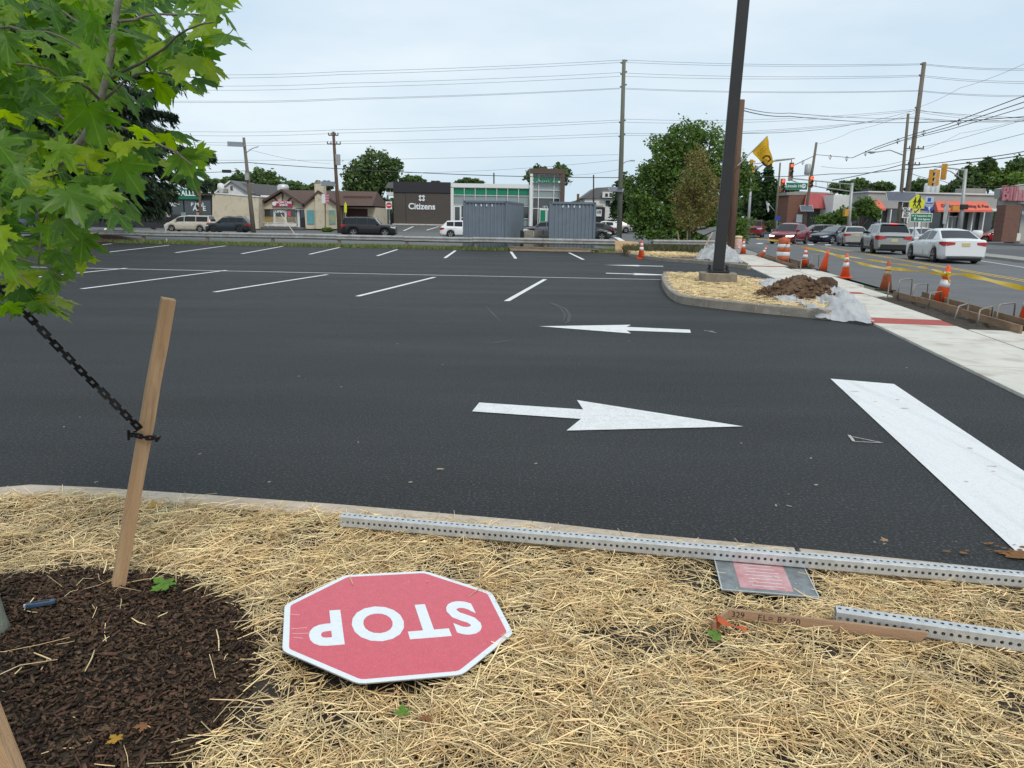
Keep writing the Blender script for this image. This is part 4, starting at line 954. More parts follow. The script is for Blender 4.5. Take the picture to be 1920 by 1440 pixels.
cone('plain orange cone without bands leaning right', cpos(1542, 509), .74, 'plain', (0, R(10)))
cone('orange cone with two bands just right of the striped drum', cpos(1508, 501), .74, 'two')
cone('orange cone leaning over just left of the striped drum', cpos(1427, 483), .6, 'orangebase', (R(4), R(22)))
cone('orange cone standing on the old walk beyond the lamp post', cpos(1393, 477), .80, 'two')
cone('lone orange cone at the corner of the far island', cpos(1202, 485), .80, 'orangebase')
cone('orange cone cut off by the right edge of the picture', cpos(1924, 614), .71, 'two')
p = cpos(1467, 491); dr = thing('traffic_drum', 'orange and white striped drum beside the trench', 'drum', p)
hgt = 1.02
for k, (a, b_) in enumerate(((.0, .06), (.06, .25), (.25, .42), (.42, .60), (.60, .74), (.74, .96), (.96, 1.0))):
    ra, rb = .29 - .06 * a, .29 - .06 * b_
    if k == 0: m = MB(); m.lathe([(.33, 0), (.33, .05), (.29, .06)], 20); m.build('base_ring', m_trim, dr, True); continue
    if k == 6: m = MB(); m.lathe([(.21, .96), (.12, 1.0), (.04, 1.05)], 20); m.build('cap', m_ord, dr, True); continue
    m = MB(); m.lathe([(ra - .012, a * hgt), (ra, a * hgt + .015), (rb, b_ * hgt - .015), (rb - .012, b_ * hgt)], 20); m.build('stripe', m_ref if k in (2, 4) else M('drum_orange', (.48, .11, .04), .6, (.4, .09, .03), 8), dr, True)
p = cpos(1383, 467); wc = thing('water_cooler', 'pale pink and white water cooler at the far end of the walk', 'cooler', on(p.x, p.y))
pk_ = M('cooler_pink', (.62, .33, .28), .6, (.7, .5, .45), 6)
m = MB(); m.lathe([(.22, 0), (.24, .05), (.24, .62), (.22, .68)], 18); m.build('body', pk_, wc, True)
m = MB(); m.lathe([(.25, .685), (.25, .76), (.18, .82), (.05, .83)], 18); m.build('lid', M('cooler_lid', (.7, .55, .3), .6), wc, True)
for sg in (-1, 1): m = MB(); m.box(sg * .25 - .03, sg * .25 + .03, -.05, .05, .45, .6); m.build('handle', m_trim, wc)
m = MB(); m.box(-.04, .04, -.30, -.235, .08, .14); m.build('tap', m_signw, wc)
# ------------------------------------------------------------------ lamp island on the right
m_pole = M('bronze_pole', (.022, .022, .024), .55, (.028, .027, .028), 3, spec=.4)
ISL = [(1243, 521), (1240, 531), (1247, 548), (1262, 563), (1290, 572), (1400, 585), (1500, 594.5), (1548, 600)]
io = [U(*p) for p in ISL]
back = [U(1548, 600), U(1585, 582), U(1520, 549), U(1456, 537), U(1386, 528.5), U(1310, 522), U(1243, 521)]
IK = bpy.data.objects.new('kerb', None); COL.objects.link(IK); IK['kind'] = 'structure'
def smooth(P, n=4):
    o = []
    for i in range(len(P) - 1):
        p0, p1, p2, p3 = P[max(i - 1, 0)], P[i], P[i + 1], P[min(i + 2, len(P) - 1)]
        for k in range(n):
            t = k / n; o.append(.5 * ((2 * p1) + (p2 - p0) * t + (2 * p0 - 5 * p1 + 4 * p2 - p3) * t * t + (3 * p1 - p0 - 3 * p2 + p3) * t ** 3))
    return o + [P[-1]]
fk = smooth(io, 4); cut = [fk[:9], fk[8:17], fk[16:23], fk[22:29]]
for pc_ in cut: kerb_piece(pc_[::-1], .16, .16, m_curbd, IK)
bkp = [p for p in back]
for pc_ in (bkp[1:4], bkp[3:5], bkp[4:7]): kerb_piece(dens(pc_, .4)[::-1], .15, .14, m_curbd, IK)
poly = [(p.x, p.y) for p in fk] + [(p.x, p.y) for p in back[1:-1]]
def in_poly(x, y, P): return inside(x, y, P)
m = MB(); m.quad(*[(x, y, gz(x, y) + .11) for x, y in poly]); o = m.build('island_bed', m_soil); o['kind'] = 'structure'
xs = [p[0] for p in poly]; ys = [p[1] for p in poly]
def samp2():
    while True:
        x, y = rnd.uniform(min(xs), max(xs)), rnd.uniform(min(ys), max(ys))
        if in_poly(x, y, poly) and in_poly(x + .12, y, poly) and in_poly(x - .1, y + .05, poly): return x, y
straw_field('island_straw', 'golden straw covering the kerbed island round the lamp post', samp2, 9000, .08, .30, .008, .016, (.12, .19))
# concrete footing and lamp post
lp = U(1344, 541); lamp = thing('lamp_post', 'tall square dark bronze lamp post on a concrete footing', 'lamp post', on(lp.x, lp.y, .05), HEAD - R(90))
m = MB(); m.prism([(-.42, -.3), (-.3, -.42), (.3, -.42), (.42, -.3), (.42, .3), (.3, .42), (-.3, .42), (-.42, .3)], 0, .33); m.build('footing', M('footing_concrete', (.20, .165, .12), .95, (.28, .24, .18), 5, bump=.7, bscale=40), lamp, bevel=.02)
m = MB(); m.box(-.25, .25, -.25, .25, .345, .385); m.build('base_plate', m_pole, lamp, bevel=.006)
for sx in (-1, 1):
    for sy in (-1, 1):
        m = MB(); m.tube([(sx * .2, sy * .2, .33), (sx * .2, sy * .2, .50)], .018, 8); b_ = m.build('anchor_bolt', m_trim, lamp)
        m = MB(); m.lathe([(.036, .386), (.036, .42)], 6, (sx * .2, sy * .2, 0)); m.build('nut', m_trim, b_)
top = A(1395, -70, lp.y); topl = lamp.matrix_basis.inverted() @ top if False else None
dx = (A(1390, -10, lp.y).x - A(1341, 515, lp.y).x) / (A(1390, -10, lp.y).z - A(1341, 515, lp.y).z)
m = MB(); hgt = 9.5; w0, w1 = .125, .125
ofs = Matrix.Rotation(-(HEAD - R(90)), 3, 'Z') @ Vector((dx * hgt, 0, 0))
def sqr(h, w, z): o = ofs * (z - .38) / hgt; return [(o.x - h, o.y - h, z), (o.x + h, o.y - h, z), (o.x + h, o.y + h, z), (o.x - h, o.y + h, z)]
m.hexa(sqr(w0, w0, .386) + sqr(w1, w1, hgt)); m.build('shaft', m_pole, lamp, bevel=.018)
# heap of dug soil, on plastic sheeting
m_dirt = M('dug_soil', (.075, .040, .021), .95, (.135, .078, .043), 8, bump=1., bscale=26, fine=((.24, .16, .09), 9, .6))
dc = U(1494, 573); dc2 = U(1494, 560)
dirt = thing('soil_heap', 'heap of clumpy brown soil dumped on plastic sheeting', 'soil heap', on(dc.x + .12, dc.y + .25, .10))
m = MB(); V = []; nr, na = 16, 40
for i in range(nr + 1):
    for k in range(na):
        r = i / nr; a = 2 * math.pi * k / na; ex, ey = .88 * r * _c(a), 1.0 * r * _s(a)
        z = .42 * max(0, 1 - r ** 1.5) * (1 + .35 * fbm(ex * 2.5, ey * 2.5, 4)) + .05 * fbm(ex * 8, ey * 8, 1) * (1 - r * .5) - .02 * r
        V.append((ex * (1 + .12 * fbm(_c(a) * 2, _s(a) * 2, 7)), ey, z))
m.add(V, [(i * na + k, (i + 1) * na + k, (i + 1) * na + (k + 1) % na, i * na + (k + 1) % na) for i in range(nr) for k in range(na)]); m.build('mound', m_dirt, dirt, True)
cl = MB()
for k in range(420):
    r = math.sqrt(rnd.random()); a = rnd.uniform(0, 6.283); ex, ey = .88 * r * _c(a), 1.0 * r * _s(a); s_ = rnd.uniform(.015, .06) * (1.5 if rnd.random() < .12 else 1)
    z = .42 * max(0, 1 - r ** 1.5) + .01; V = []
    for q_ in ((1, 0, 0), (-1, 0, 0), (0, 1, 0), (0, -1, 0), (0, 0, 1), (0, 0, -1)): v = Vector(q_) * s_ * rnd.uniform(.6, 1.2); V.append((ex + v.x, ey + v.y, z + v.z))
    cl.add(V, [(0, 2, 4), (2, 1, 4), (1, 3, 4), (3, 0, 4), (2, 0, 5), (1, 2, 5), (3, 1, 5), (0, 3, 5)])
c_ = cl.build('clods', m_dirt, dirt); c_['kind'] = 'stuff'
bl = thing('soil_block', 'dark upright clod of soil at the right end of the heap', 'clod', on(U(1546, 565).x, U(1546, 565).y, .12))
m = MB(); m.lathe([(.20, 0), (.24, .10), (.22, .26), (.12, .36), (.02, .37)], 9); m.v = [(x * 1.0 + .05 * fbm(x * 9, y * 9, z), y + .05 * fbm(x * 8, z * 9, 2), z + .04 * fbm(x * 7, y * 7, 5)) for x, y, z in m.v]; m.build('clod', M('wet_soil', (.045, .024, .014), .9, (.08, .045, .025), 9, bump=1, bscale=30), bl)
def plastic(name, label, px_poly, zfun, seed, nu=70, nv=44, corner=None):
    P = [U(*p) for p in px_poly]; m = MB(); V = []     # four-sided patch: a b c d
    for j in range(nv + 1):
        for i in range(nu + 1):
            u, v = i / nu, j / nv
            p = P[0].lerp(P[1], u).lerp(P[3].lerp(P[2], u), v)
            x = p.x + .10 * fbm(p.x * 1.7, p.y * 1.7, seed); y = p.y + .15 * fbm(p.x * 1.5, p.y * 1.5, seed + 3)
            rid = 1 - min(1, 2.2 * abs(fbm(p.x * 2.0, p.y * 1.1, seed + 5, 2))); rid2 = 1 - min(1, 2.5 * abs(fbm(p.x * 5.0, p.y * 2.2, seed + 9, 2)))
            V.append((x, y, gz(x, y) + zfun(u, v) * (.5 + .55 * rid) + .10 * rid2 * zfun(u, v) ** .5))
    m.add(V, [(j * (nu + 1) + i, j * (nu + 1) + i + 1, (j + 1) * (nu + 1) + i + 1, (j + 1) * (nu + 1) + i) for j in range(nv) for i in range(nu)])
    o = m.build(name, M('plastic_film', (.80, .81, .82), .3, (.68, .69, .70), 3, trans=.35, spec=.6), None, True)
    o.data.materials[0].node_tree.nodes['Principled BSDF'].inputs['Alpha'].default_value = .88
    return tag(o, label, 'plastic sheet')
bump_ = lambda u, v: math.sin(math.pi * min(1, max(0, u))) ** .6 * math.sin(math.pi * min(1, max(0, v))) ** .6
plastic('plastic_sheet', 'crumpled translucent sheet piled at the right end of the soil heap', [(1515, 598), (1634, 612), (1622, 580), (1535, 548)], lambda u, v: .04 + .36 * bump_(u, v) * (1 - .45 * u), 2.3)
plastic('plastic_sheet', 'flat white sheet edge showing under the front of the soil heap', [(1455, 577), (1545, 602), (1545, 570), (1440, 548)], lambda u, v: .17 + .05 * bump_(u, v), 5.1)
plastic('plastic_sheet', 'white sheet corner spread over straw left of the soil heap', [(1436, 560), (1475, 566), (1470, 535), (1418, 540)], lambda u, v: .17 + .05 * bump_(u, v), 7.7)
# ------------------------------------------------------------------ kerb forms, pins, tape
m_board = M('form_wood', (.30, .19, .11), .9, (.20, .125, .075), 3, bump=.4, bscale=30, stretch=(1, 1, 4)); m_steel = M('rusty_steel', (.26, .21, .17), .6, (.36, .33, .30), 12, metal=.4)
def board(label, t0, s0, t1, s1, z0=.0, h=.115, w=.036, top=.0):
    a, b_ = S(t0, s0, z0 + h / 2), S(t1, s1, z0 + h / 2); o = MB(); o.bar(a, b_, w, h); return tag(o.build('form_board', m_board, None, bevel=.004), label, 'board', 'wooden kerb forms')
board('front form board of the near trench, closest to the apron', 5.24, 12.1, 5.20, 14.2, .03)
board('front form board of the near trench, second along', 5.18, 14.25, 5.14, 16.3, .05)
board('front form board of the near trench, farthest along', 5.12, 16.35, 5.08, 17.7, .04)
board('rear form board of the near trench, next to the road, near end', 5.60, 11.2, 5.62, 14.0, .04)
board('rear form board of the near trench, next to the road, far end', 5.60, 14.1, 5.62, 17.6, .05)
board('front form board of the far trench beside the drum', 5.05, 29.2, 5.0, 33.5, .02)
board('rear form board of the far trench behind the banded cone', 5.6, 29.0, 5.62, 34.5, .05)
board('far form board running towards the leaning cone', 5.1, 33.8, 5.05, 40.5, .02)
def hoop(label, px0, py0, px1, py1, h, skew=0.):
    a, b_ = U(px0, py0), U(px1, py1); o = MB(); k = Vector((skew, 0, 0)); d = (b_ - a) * .1
    o.tube([a, a + Vector((0, 0, h)) + k + d * .3, a + Vector((0, 0, h + .02)) + k + d, b_ + Vector((0, 0, h + .02)) + k - d, b_ + Vector((0, 0, h)) + k - d * .3, b_], .013, 6)
    tag(o.build('form_hoop', m_steel, None, True), label, 'steel hoop', 'bent steel hoops over the forms')
hoop('steel hoop at the far end of the near trench', 1682, 562, 1707, 560, .40)
hoop('steel hoop second from the far end of the near trench', 1709, 568, 1737, 563, .34)
hoop('steel hoop behind the taped cone, lower than its neighbours', 1740, 578, 1763, 573, .26)
hoop('low flattened steel hoop right of the taped cone', 1789, 602, 1812, 594, .22, .03)
hoop('steel hoop in the middle of the near trench right part', 1832, 612, 1858, 604, .24)
hoop('tallest steel hoop near the right edge of the picture', 1866, 612, 1899, 607, .32)
hoop('small steel hoop in front of the striped drum', 1500, 508, 1515, 505, .35)
hoop('small steel hoop between the banded cone and plain cone', 1520, 503, 1534, 501, .45)
for k, (px, py, lab) in enumerate(((1455, 492, 'left of the drum'), (1477, 497, 'just right of the drum'), (1501, 506, 'below the banded cone'), (1664, 558, 'at the start of the near trench'), (1775, 583, 'beside the taped cone'), (1812, 597, 'between the low hoops'))):
    p = U(px, py); o = MB(); o.tube([p - Vector((0, 0, .05)), p + Vector((0, 0, .34))], .014, 6); tag(o.build('form_pin', m_steel), 'steel form pin driven in ' + lab, 'steel pin', 'pins holding the forms')
m_tape = M('caution_tape', (.78, .52, .02), .35, (.70, .46, .02), 6, trans=.3)
def tape(label, pts, w=.075, tw=1.2):
    P = smooth([A(*p) for p in pts], 6); m = MB(); V = []
    for i, p in enumerate(P):
        d = (P[min(i + 1, len(P) - 1)] - P[max(i - 1, 0)]).normalized(); a = tw * math.sin(i * .37) ; s = d.cross(Vector((0, 0, 1))).normalized(); n_ = s.cross(d)
        v = (n_ * _c(a) + s * _s(a)) * w / 2; V += [p - v, p + v]
    m.add(V, [(2 * i, 2 * i + 1, 2 * i + 3, 2 * i + 2) for i in range(len(P) - 1)]); return tag(m.build('caution_tape', m_tape, None, True), label, 'tape', 'yellow caution tape runs')
tape('yellow tape from the pole side to the striped drum', [(1418, 447, 41), (1440, 450, 37), (1466, 451.5, 34.3)], .09)
tape('yellow tape sagging from the drum past the small cones', [(1468, 452, 34), (1505, 463, 30), (1546, 472, 27), (1584, 484, 23.5), (1610, 493, 21.6), (1650, 501.5, 19), (1700, 506, 17), (1771, 514, 15.2)])
tape('upper twisted yellow tape running to the large taped cone', [(1548, 475, 27), (1610, 484, 22.5), (1690, 496, 18), (1740, 503, 16), (1772, 513, 15.15)], .05, 2.4)
tape('yellow tape from the large cone out of the right edge', [(1773, 513, 15.1), (1805, 515, 14.4), (1850, 524, 13.6), (1920, 541, 12.4), (2000, 560, 11.4)], .085)
m = MB(); c = A(1772, 516, 15.1)
for k in range(3): m.tube([c + Vector((.055 * _c(a), .055 * _s(a), -.02 + .02 * k + .01 * _s(a * 2))) for a in np.linspace(0, 6.0, 12)], .014, 5)
m.tube([c, c + Vector((.05, -.03, -.05)), c + Vector((.09, -.05, -.14))], .012, 5); tag(m.build('tape_knot', m_tape), 'yellow tape knotted round the tip of the large cone', 'tape')
# ------------------------------------------------------------------ guard rail
m_rail = M('rail_steel', (.46, .46, .45), .5, (.34, .33, .31), 2.2, metal=.55, fine=((.2, .17, .14), 8, .5), bump=.1); m_post = M('post_timber', (.15, .12, .09), .9, (.22, .19, .15), 5)
def ry(x): return 41.8 - .1065 * x + .28
def guardrail(label, x0, x1, yf, nsec, h=.70):
    g = thing('guardrail', label, 'guardrail', (0, 0, 0)); W = [(0, 0), (.035, .03), (.08, .065), (.08, .10), (.03, .14), (.03, .17), (.08, .21), (.08, .245), (.035, .28), (0, .31)]
    for k in range(nsec):
        xa, xb = x0 + (x1 - x0) * k / nsec, x0 + (x1 - x0) * (k + 1) / nsec - .01; m = MB(); V = []; wob = rnd.gauss(0, .02); wz = rnd.gauss(0, .012)
        for i in range(7):
            x = xa + (xb - xa) * i / 6; y = yf(x) + wob * math.sin(i * 1.05); z = gz(x, y) + h - .31 + wz
            V += [(x, y - d - .08, z + hh) for d, hh in W]
        n_ = len(W); m.add(V, [(i * n_ + j, (i + 1) * n_ + j, (i + 1) * n_ + j + 1, i * n_ + j + 1) for i in range(6) for j in range(n_ - 1)]); m.build('rail_beam', m_rail, g)
        for x in (xa + .15,):
            y = yf(x); z = gz(x, y); m = MB(); m.box(x - .08, x + .08, y - .07, y + .09, z - .2, z + h - .04 + rnd.gauss(0, .01)); m.build('post', m_post, g, bevel=.01)
    return g
guardrail('long weathered steel guardrail along the back of the lot', -44, 5.35, ry, 13)
guardrail('short steel guardrail behind the young staked tree', 7.6, 11.2, lambda x: 43.2 - .05 * x, 1)
p = U(313, 457); m = MB(); m.tube([(p.x, p.y, gz(p.x, p.y)), (p.x, p.y, gz(p.x, p.y) + .95)], .03, 6); tag(m.build('marker_post', M('marker_white', (.55, .58, .55), .6)), 'thin pale marker post in front of the guardrail', 'marker post')
# ------------------------------------------------------------------ containers, block pallets, timber
m_cont = M('container_paint', (.155, .195, .24), .55, (.135, .17, .21), 1.5, fine=((.26, .24, .22), 14, .35)); m_contd = M('container_frame', (.13, .165, .205), .55)
def container(label, px0, px1, Y, rz, cw=2.46, ch=2.60, ln=6.06):
    x = (A(px0, 420, Y).x + A(px1, 420, Y).x) / 2
    o = thing('shipping_container', label, 'container', on(x, Y, .02), rz)      # origin: middle of the front edge
    m = MB(); W = cw - .24; n_ = 11; V = []; per = W / n_
    prof = []
    for k in range(n_): b0_ = -W / 2 + k * per; prof += [(b0_, .0), (b0_ + per * .36, .0), (b0_ + per * .5, .045), (b0_ + per * .86, .045)]
    prof.append((W / 2, 0))
    V = [(x_, .05 + d, .16) for x_, d in prof] + [(x_, .05 + d, ch - .12) for x_, d in prof]; k = len(prof)
    m.add(V, [(i, i + 1, k + i + 1, k + i) for i in range(k - 1)]); m.build('front_panel', m_cont, o)
    for sx in (-1, 1):
        m = MB(); prof = []; n2 = 26; per = (ln - .3) / n2
        for k in range(n2): b0_ = .15 + k * per; prof += [(b0_, 0), (b0_ + per * .36, 0), (b0_ + per * .5, .036), (b0_ + per * .86, .036)]
        V = [(sx * (cw / 2 - .02 - d), y_, .16) for y_, d in prof] + [(sx * (cw / 2 - .02 - d), y_, ch - .12) for y_, d in prof]; k = len(prof)
        m.add(V, [(i, i + 1, k + i + 1, k + i) for i in range(k - 1)]); m.build('side_panel', m_cont, o)
    for sx in (-1, 1):
        for y_ in (0, ln - .15):
            m = MB(); m.box(min(sx * (cw / 2 - .12), sx * cw / 2), max(sx * (cw / 2 - .12), sx * cw / 2), y_, y_ + .15, .12, ch - .12); m.build('corner_post', m_contd, o, bevel=.008)
            for z_ in (0, ch - .12):
                m = MB(); m.box(min(sx * (cw / 2 - .17), sx * (cw / 2 + .003)), max(sx * (cw / 2 - .17), sx * (cw / 2 + .003)), y_ - .003, y_ + .17, z_, z_ + .119); cs_ = m.build('corner_casting', m_contd, o, bevel=.006)
                if y_ == 0: m = MB(); m.lathe([(.032, 0), (.032, .004)], 10); m.v = [(sx * (cw / 2 - .085) + x_, -.0035 - z__, z_ + .06 + y__ * 1.3) for x_, y__, z__ in m.v]; m.build('casting_hole', m_trim, cs_)
    for z_ in (.0, ch - .12): m = MB(); m.box(-cw / 2 + .17, cw / 2 - .17, .01, .10, z_ + .005, z_ + .16 if z_ == 0 else ch); m.build('cross_rail', m_contd, o, bevel=.006)
    for sx in (-1, 1):
        m = MB(); m.box(min(sx * (cw / 2 - .1), sx * (cw / 2 - .006)), max(sx * (cw / 2 - .1), sx * (cw / 2 - .006)), .17, ln - .17, ch - .11, ch - .005); m.build('side_rail', m_contd, o)
        m = MB(); m.box(min(sx * (cw / 2 - .1), sx * (cw / 2 - .006)), max(sx * (cw / 2 - .1), sx * (cw / 2 - .006)), .17, ln - .17, .01, .16); m.build('side_rail', m_contd, o)
    m = MB(); m.box(-cw / 2 + .05, cw / 2 - .05, .08, ln - .05, ch - .03, ch - .01); m.build('roof', m_cont, o)
    m = MB(); m.box(-cw / 2 + .05, cw / 2 - .05, .12, ln - .05, .12, .15); m.build('floor', m_post, o)
    for k in range(4): m = MB(); m.box(-.55 + .3 * k, -.50 + .3 * k, .03, .05, ch - .30, ch - .19); m.build('stencil_mark', m_signw, o)
    return o
container('grey-blue shipping container left of the stacked blocks', 866, 953, 42.5, R(-9))
container('grey-blue shipping container right of the stacked blocks', 1028, 1118, 42.2, R(-2), 2.5)
m_blk = M('concrete_block', (.20, .18, .155), .95, (.28, .26, .225), 7, bump=.4, bscale=50, obr=.25); b0_ = None
base = on(A(985, 440, 43.9).x, 43.9)
for i in range(3):
    for j in range(3):
        z = base.z + .1 + j * .33; x = base.x + .2 + i * .56
        if not b0_: m = MB(); m.box(-.265, .265, 0, .5, 0, .315); b0_ = m.build('block_bundle', m_blk, None, bevel=.02); o = b0_
        else: o = b0_.copy(); COL.objects.link(o); o.name = 'block_bundle'
        o.location = (x, base.y, z)
        tag(o, ('bottom', 'middle', 'top')[j] + ' block bundle in the ' + ('left', 'middle', 'right')[i] + ' stack between the containers', 'block', 'strapped concrete blocks')
m = MB(); m.box(base.x - .15, base.x + 1.75, base.y, base.y + 1, base.z, base.z + .09); tag(m.build('pallet', m_post), 'dark timber pallet under the stacked concrete blocks', 'pallet')
m = MB(); m.box(base.x - .28, base.x - .10, base.y + .1, base.y + .9, base.z, base.z + 1.05); tag(m.build('end_board', m_trim), 'dark upright board at the left of the stacked blocks', 'board')
m_plk = M('weathered_plank', (.21, .155, .105), .9, (.30, .24, .17), 3, stretch=(.5, 5, 5), obr=.3)
for k, (xa, xb, dy, z, w) in enumerate(((-.2, 4.0, -.25, .0, .2), (.1, 4.3, .0, .0, .22), (-.25, 4.05, -.2, .055, .18), (.0, 4.15, .05, .055, .2), (-.1, 3.9, -.15, .11, .2), (.15, 4.5, .0, .11, .16), (-.3, 3.6, -.08, .165, .2))):
    y0 = 41.75 + dy; m = MB(); za, zb = gz(xa, y0) + z + .02, gz(xb, y0) + z + .02; yb = 41.75 + dy - .1065 * (xb - xa) + rnd.gauss(0, .05)
    m.hexa([(xa, y0, za), (xb, yb, zb), (xb, yb + w, zb), (xa, y0 + w, za), (xa, y0, za + .05), (xb, yb, zb + .05), (xb, yb + w, zb + .05), (xa, y0 + w, za + .05)])
    tag(m.build('plank', m_plk, None, bevel=.005), ('front plank on the ground in the timber pile under the guardrail', 'rear plank on the ground in the timber pile', 'front plank of the second layer in the timber pile', 'rear plank of the second layer in the timber pile', 'front plank of the third layer in the timber pile', 'plank sticking out farthest right of the timber pile', 'topmost plank of the timber pile under the guardrail')[k], 'plank', 'timber pile under the guardrail')
m_ply = M('plywood', (.50, .33, .18), .8, (.42, .27, .14), 1.5, stretch=(.5, 3, 3))
a, b_ = A(1154, 470, 41.35), A(1226, 475, 40.9); za = gz(a.x, a.y)
m = MB(); m.hexa([(a.x, 41.35, za + .02), (b_.x - .3, 40.9, za + .02), (b_.x - .3, 40.92, za + .04), (a.x, 41.39, za + .02), (a.x, 41.75, za + .62), (a.x + 1.2, 41.6, za + .55), (a.x + 1.2, 41.63, za + .58), (a.x, 41.79, za + .64)]); tag(m.build('plywood_sheet', m_ply), 'tan plywood sheet leaning at the end of the guardrail', 'plywood')
m = MB(); m.bar((a.x - .6, 40.75, za + .06), (a.x + 2.6, 40.2, za + .06), .24, .04); tag(m.build('plank', m_plk), 'grey plank on the ground in front of the plywood sheet', 'plank')
# ------------------------------------------------------------------ far island with the staked young tree
fi = [U(*p) for p in ((1172, 479), (1200, 484.5), (1240, 489.5), (1290, 493.5), (1345, 498), (1400, 505))]
fk2 = dens(smooth(fi, 3), 3.0); kerb_piece(fk2[::-1], .16, .15, m_curbd, IK)
fpoly = [(p.x, p.y) for p in fk2] + xy(S(3.45, 30), S(3.6, 41), S(.5, 43), S(-1.5, 43))
m = MB(); m.quad(*[(x, y, gz(x, y) + .11) for x, y in fpoly]); o = m.build('island_bed', M('island_soil', (.10, .065, .04), .95, (.14, .10, .06), 3, bump=.6, bscale=20)); o['kind'] = 'structure'
sc_ = U(1252, 484)
def samp3():
    while True:
        x, y = sc_.x + rnd.gauss(0, .85), sc_.y + rnd.gauss(.6, 1.0)
        if in_poly(x, y - .15, fpoly): return x, y
straw_field('far_island_straw', 'small heap of golden straw on the far island', samp3, 2600, .15, .45, .012, .022, (.12, .26))
plastic('plastic_sheet', 'large crumpled white sheet on the far island behind the lamp post', [(1302, 491), (1392, 499), (1375, 472), (1312, 470)], lambda u, v: .13 + .45 * bump_(u, v), 11.2)
for k, (x0, y0, x1, y1, lab) in enumerate(((1277, 473, 1270, 432, 'left of the three pale stakes round the young far tree'), (1288, 473, 1289, 432, 'middle of the three pale stakes round the young far tree'), (1312, 478, 1336, 435, 'pale stake leaning right beside the young far tree'))):
    p = U(x0, y0); q = A(x1, y1, p.y); o = thing('tree_stake', lab, 'stake', p)
    m = MB(); m.bar((0, 0, -.1), q - p, .07, .07); m.build('shaft', M('pale_stake', (.42, .32, .22), .85, (.5, .4, .28), 4), o, bevel=.006)
# ------------------------------------------------------------------ buildings
def brickmat(name, c1, c2, mor, sc):
    m = bpy.data.materials.new(name); m.use_nodes = True; n, l = m.node_tree.nodes, m.node_tree.links
    t = n.new('ShaderNodeTexCoord'); mp = n.new('ShaderNodeMapping'); mp.inputs['Rotation'].default_value = (R(90), 0, 0); b = n.new('ShaderNodeTexBrick'); b.inputs['Scale'].default_value = sc
    b.inputs['Color1'].default_value = (*c1, 1); b.inputs['Color2'].default_value = (*c2, 1); b.inputs['Mortar'].default_value = (*mor, 1); b.inputs['Mortar Size'].default_value = .012
    b.inputs['Brick Width'].default_value = .45; b.inputs['Row Height'].default_value = .16
    l.new(t.outputs['Object'], mp.inputs['Vector']); l.new(mp.outputs['Vector'], b.inputs['Vector']); l.new(b.outputs['Color'], n['Principled BSDF'].inputs['Base Color']); n['Principled BSDF'].inputs['Roughness'].default_value = .9
    return m
m_gbrick = brickmat('grey_brown_brick', (.075, .062, .055), (.095, .08, .07), (.06, .052, .047), 2.0); m_rbrick = brickmat('red_brown_brick', (.17, .075, .052), (.22, .10, .07), (.15, .10, .08), 2.0); m_dbrick = brickmat('pillar_brick', (.15, .07, .05), (.20, .10, .075), (.13, .10, .085), 2.2)
m_win = M('window_glass', (.03, .037, .04), .08, spec=.9, coat=.3); m_winl = M('pale_glass', (.22, .27, .27), .1, spec=.9, coat=.3); m_stuc = M('beige_stucco', (.55, .475, .35), .9, (.61, .54, .42), .8, fine=((.33, .27, .19), 1.6, .6)); m_wpaint = M('white_render', (.70, .70, .68), .7, (.62, .62, .6), 2); m_gpaint = M('grey_render', (.40, .39, .365), .85, (.36, .35, .33), .6); m_shing = M('brown_shingle', (.115, .068, .052), .9, (.085, .05, .04), 5, bump=.3, bscale=8); m_gshing = M('grey_shingle', (.13, .13, .135), .9, (.17, .17, .17), 4)
m_dark = M('dark_metal_panel', (.022, .022, .026), .5); m_brown = M('bronze_cladding', (.10, .065, .05), .6); m_green = M('bank_green', (.0, .20, .10), .4); m_dgrn = M('sign_green', (.005, .16, .085), .5); m_wfr = M('white_frame', (.72, .73, .72), .45)
def sx(p0, p1, py, Y): return A(p0, py, Y).x, A(p1, py, Y).x
def zz(px, py, Y): return A(px, py, Y).z
class Bld:                                       # everything of one building is placed on its own facade plane
    def __init__(s, name, label, px, py, Y, cat='building'):
        p = A(px, py, Y); s.Y = Y; s.o = thing(name, label, cat, (p.x, Y, gz(p.x, Y))); s.l = s.o.location
    def box(s, name, mat, p0, y0, p1, y1, d0=0., d1=.1, parent=None, bevel=0.):
        Y = s.Y; pm = (p0 + p1) / 2; x0, x1 = sx(p0, p1, (y0 + y1) / 2, Y); z0, z1 = zz(pm, y1, Y), zz(pm, y0, Y); m = MB()
        m.box(x0 - s.l.x, x1 - s.l.x, d0, d1, z0 - s.l.z, z1 - s.l.z); return m.build(name, mat, parent or s.o, bevel=bevel)
    def pt(s, px, py, d=0.): p = A(px, py, s.Y); return Vector((p.x - s.l.x, d, p.z - s.l.z))
    def poly(s, name, mat, pts, d0, d1, parent=None):
        m = MB(); P = [s.pt(*p) for p in pts]; m.prism([(p.x, p.z) for p in P], d0, d1, lambda a, b, c: (a, c, b)); return m.build(name, mat, parent or s.o)
    def text(s, t, px, py, size, mat, d=-.1, bold=0., sx_=1., parent=None): return text('lettering', t, size, mat, parent or s.o, facing(s.pt(px, py, d)), .03, bold, sx=sx_)
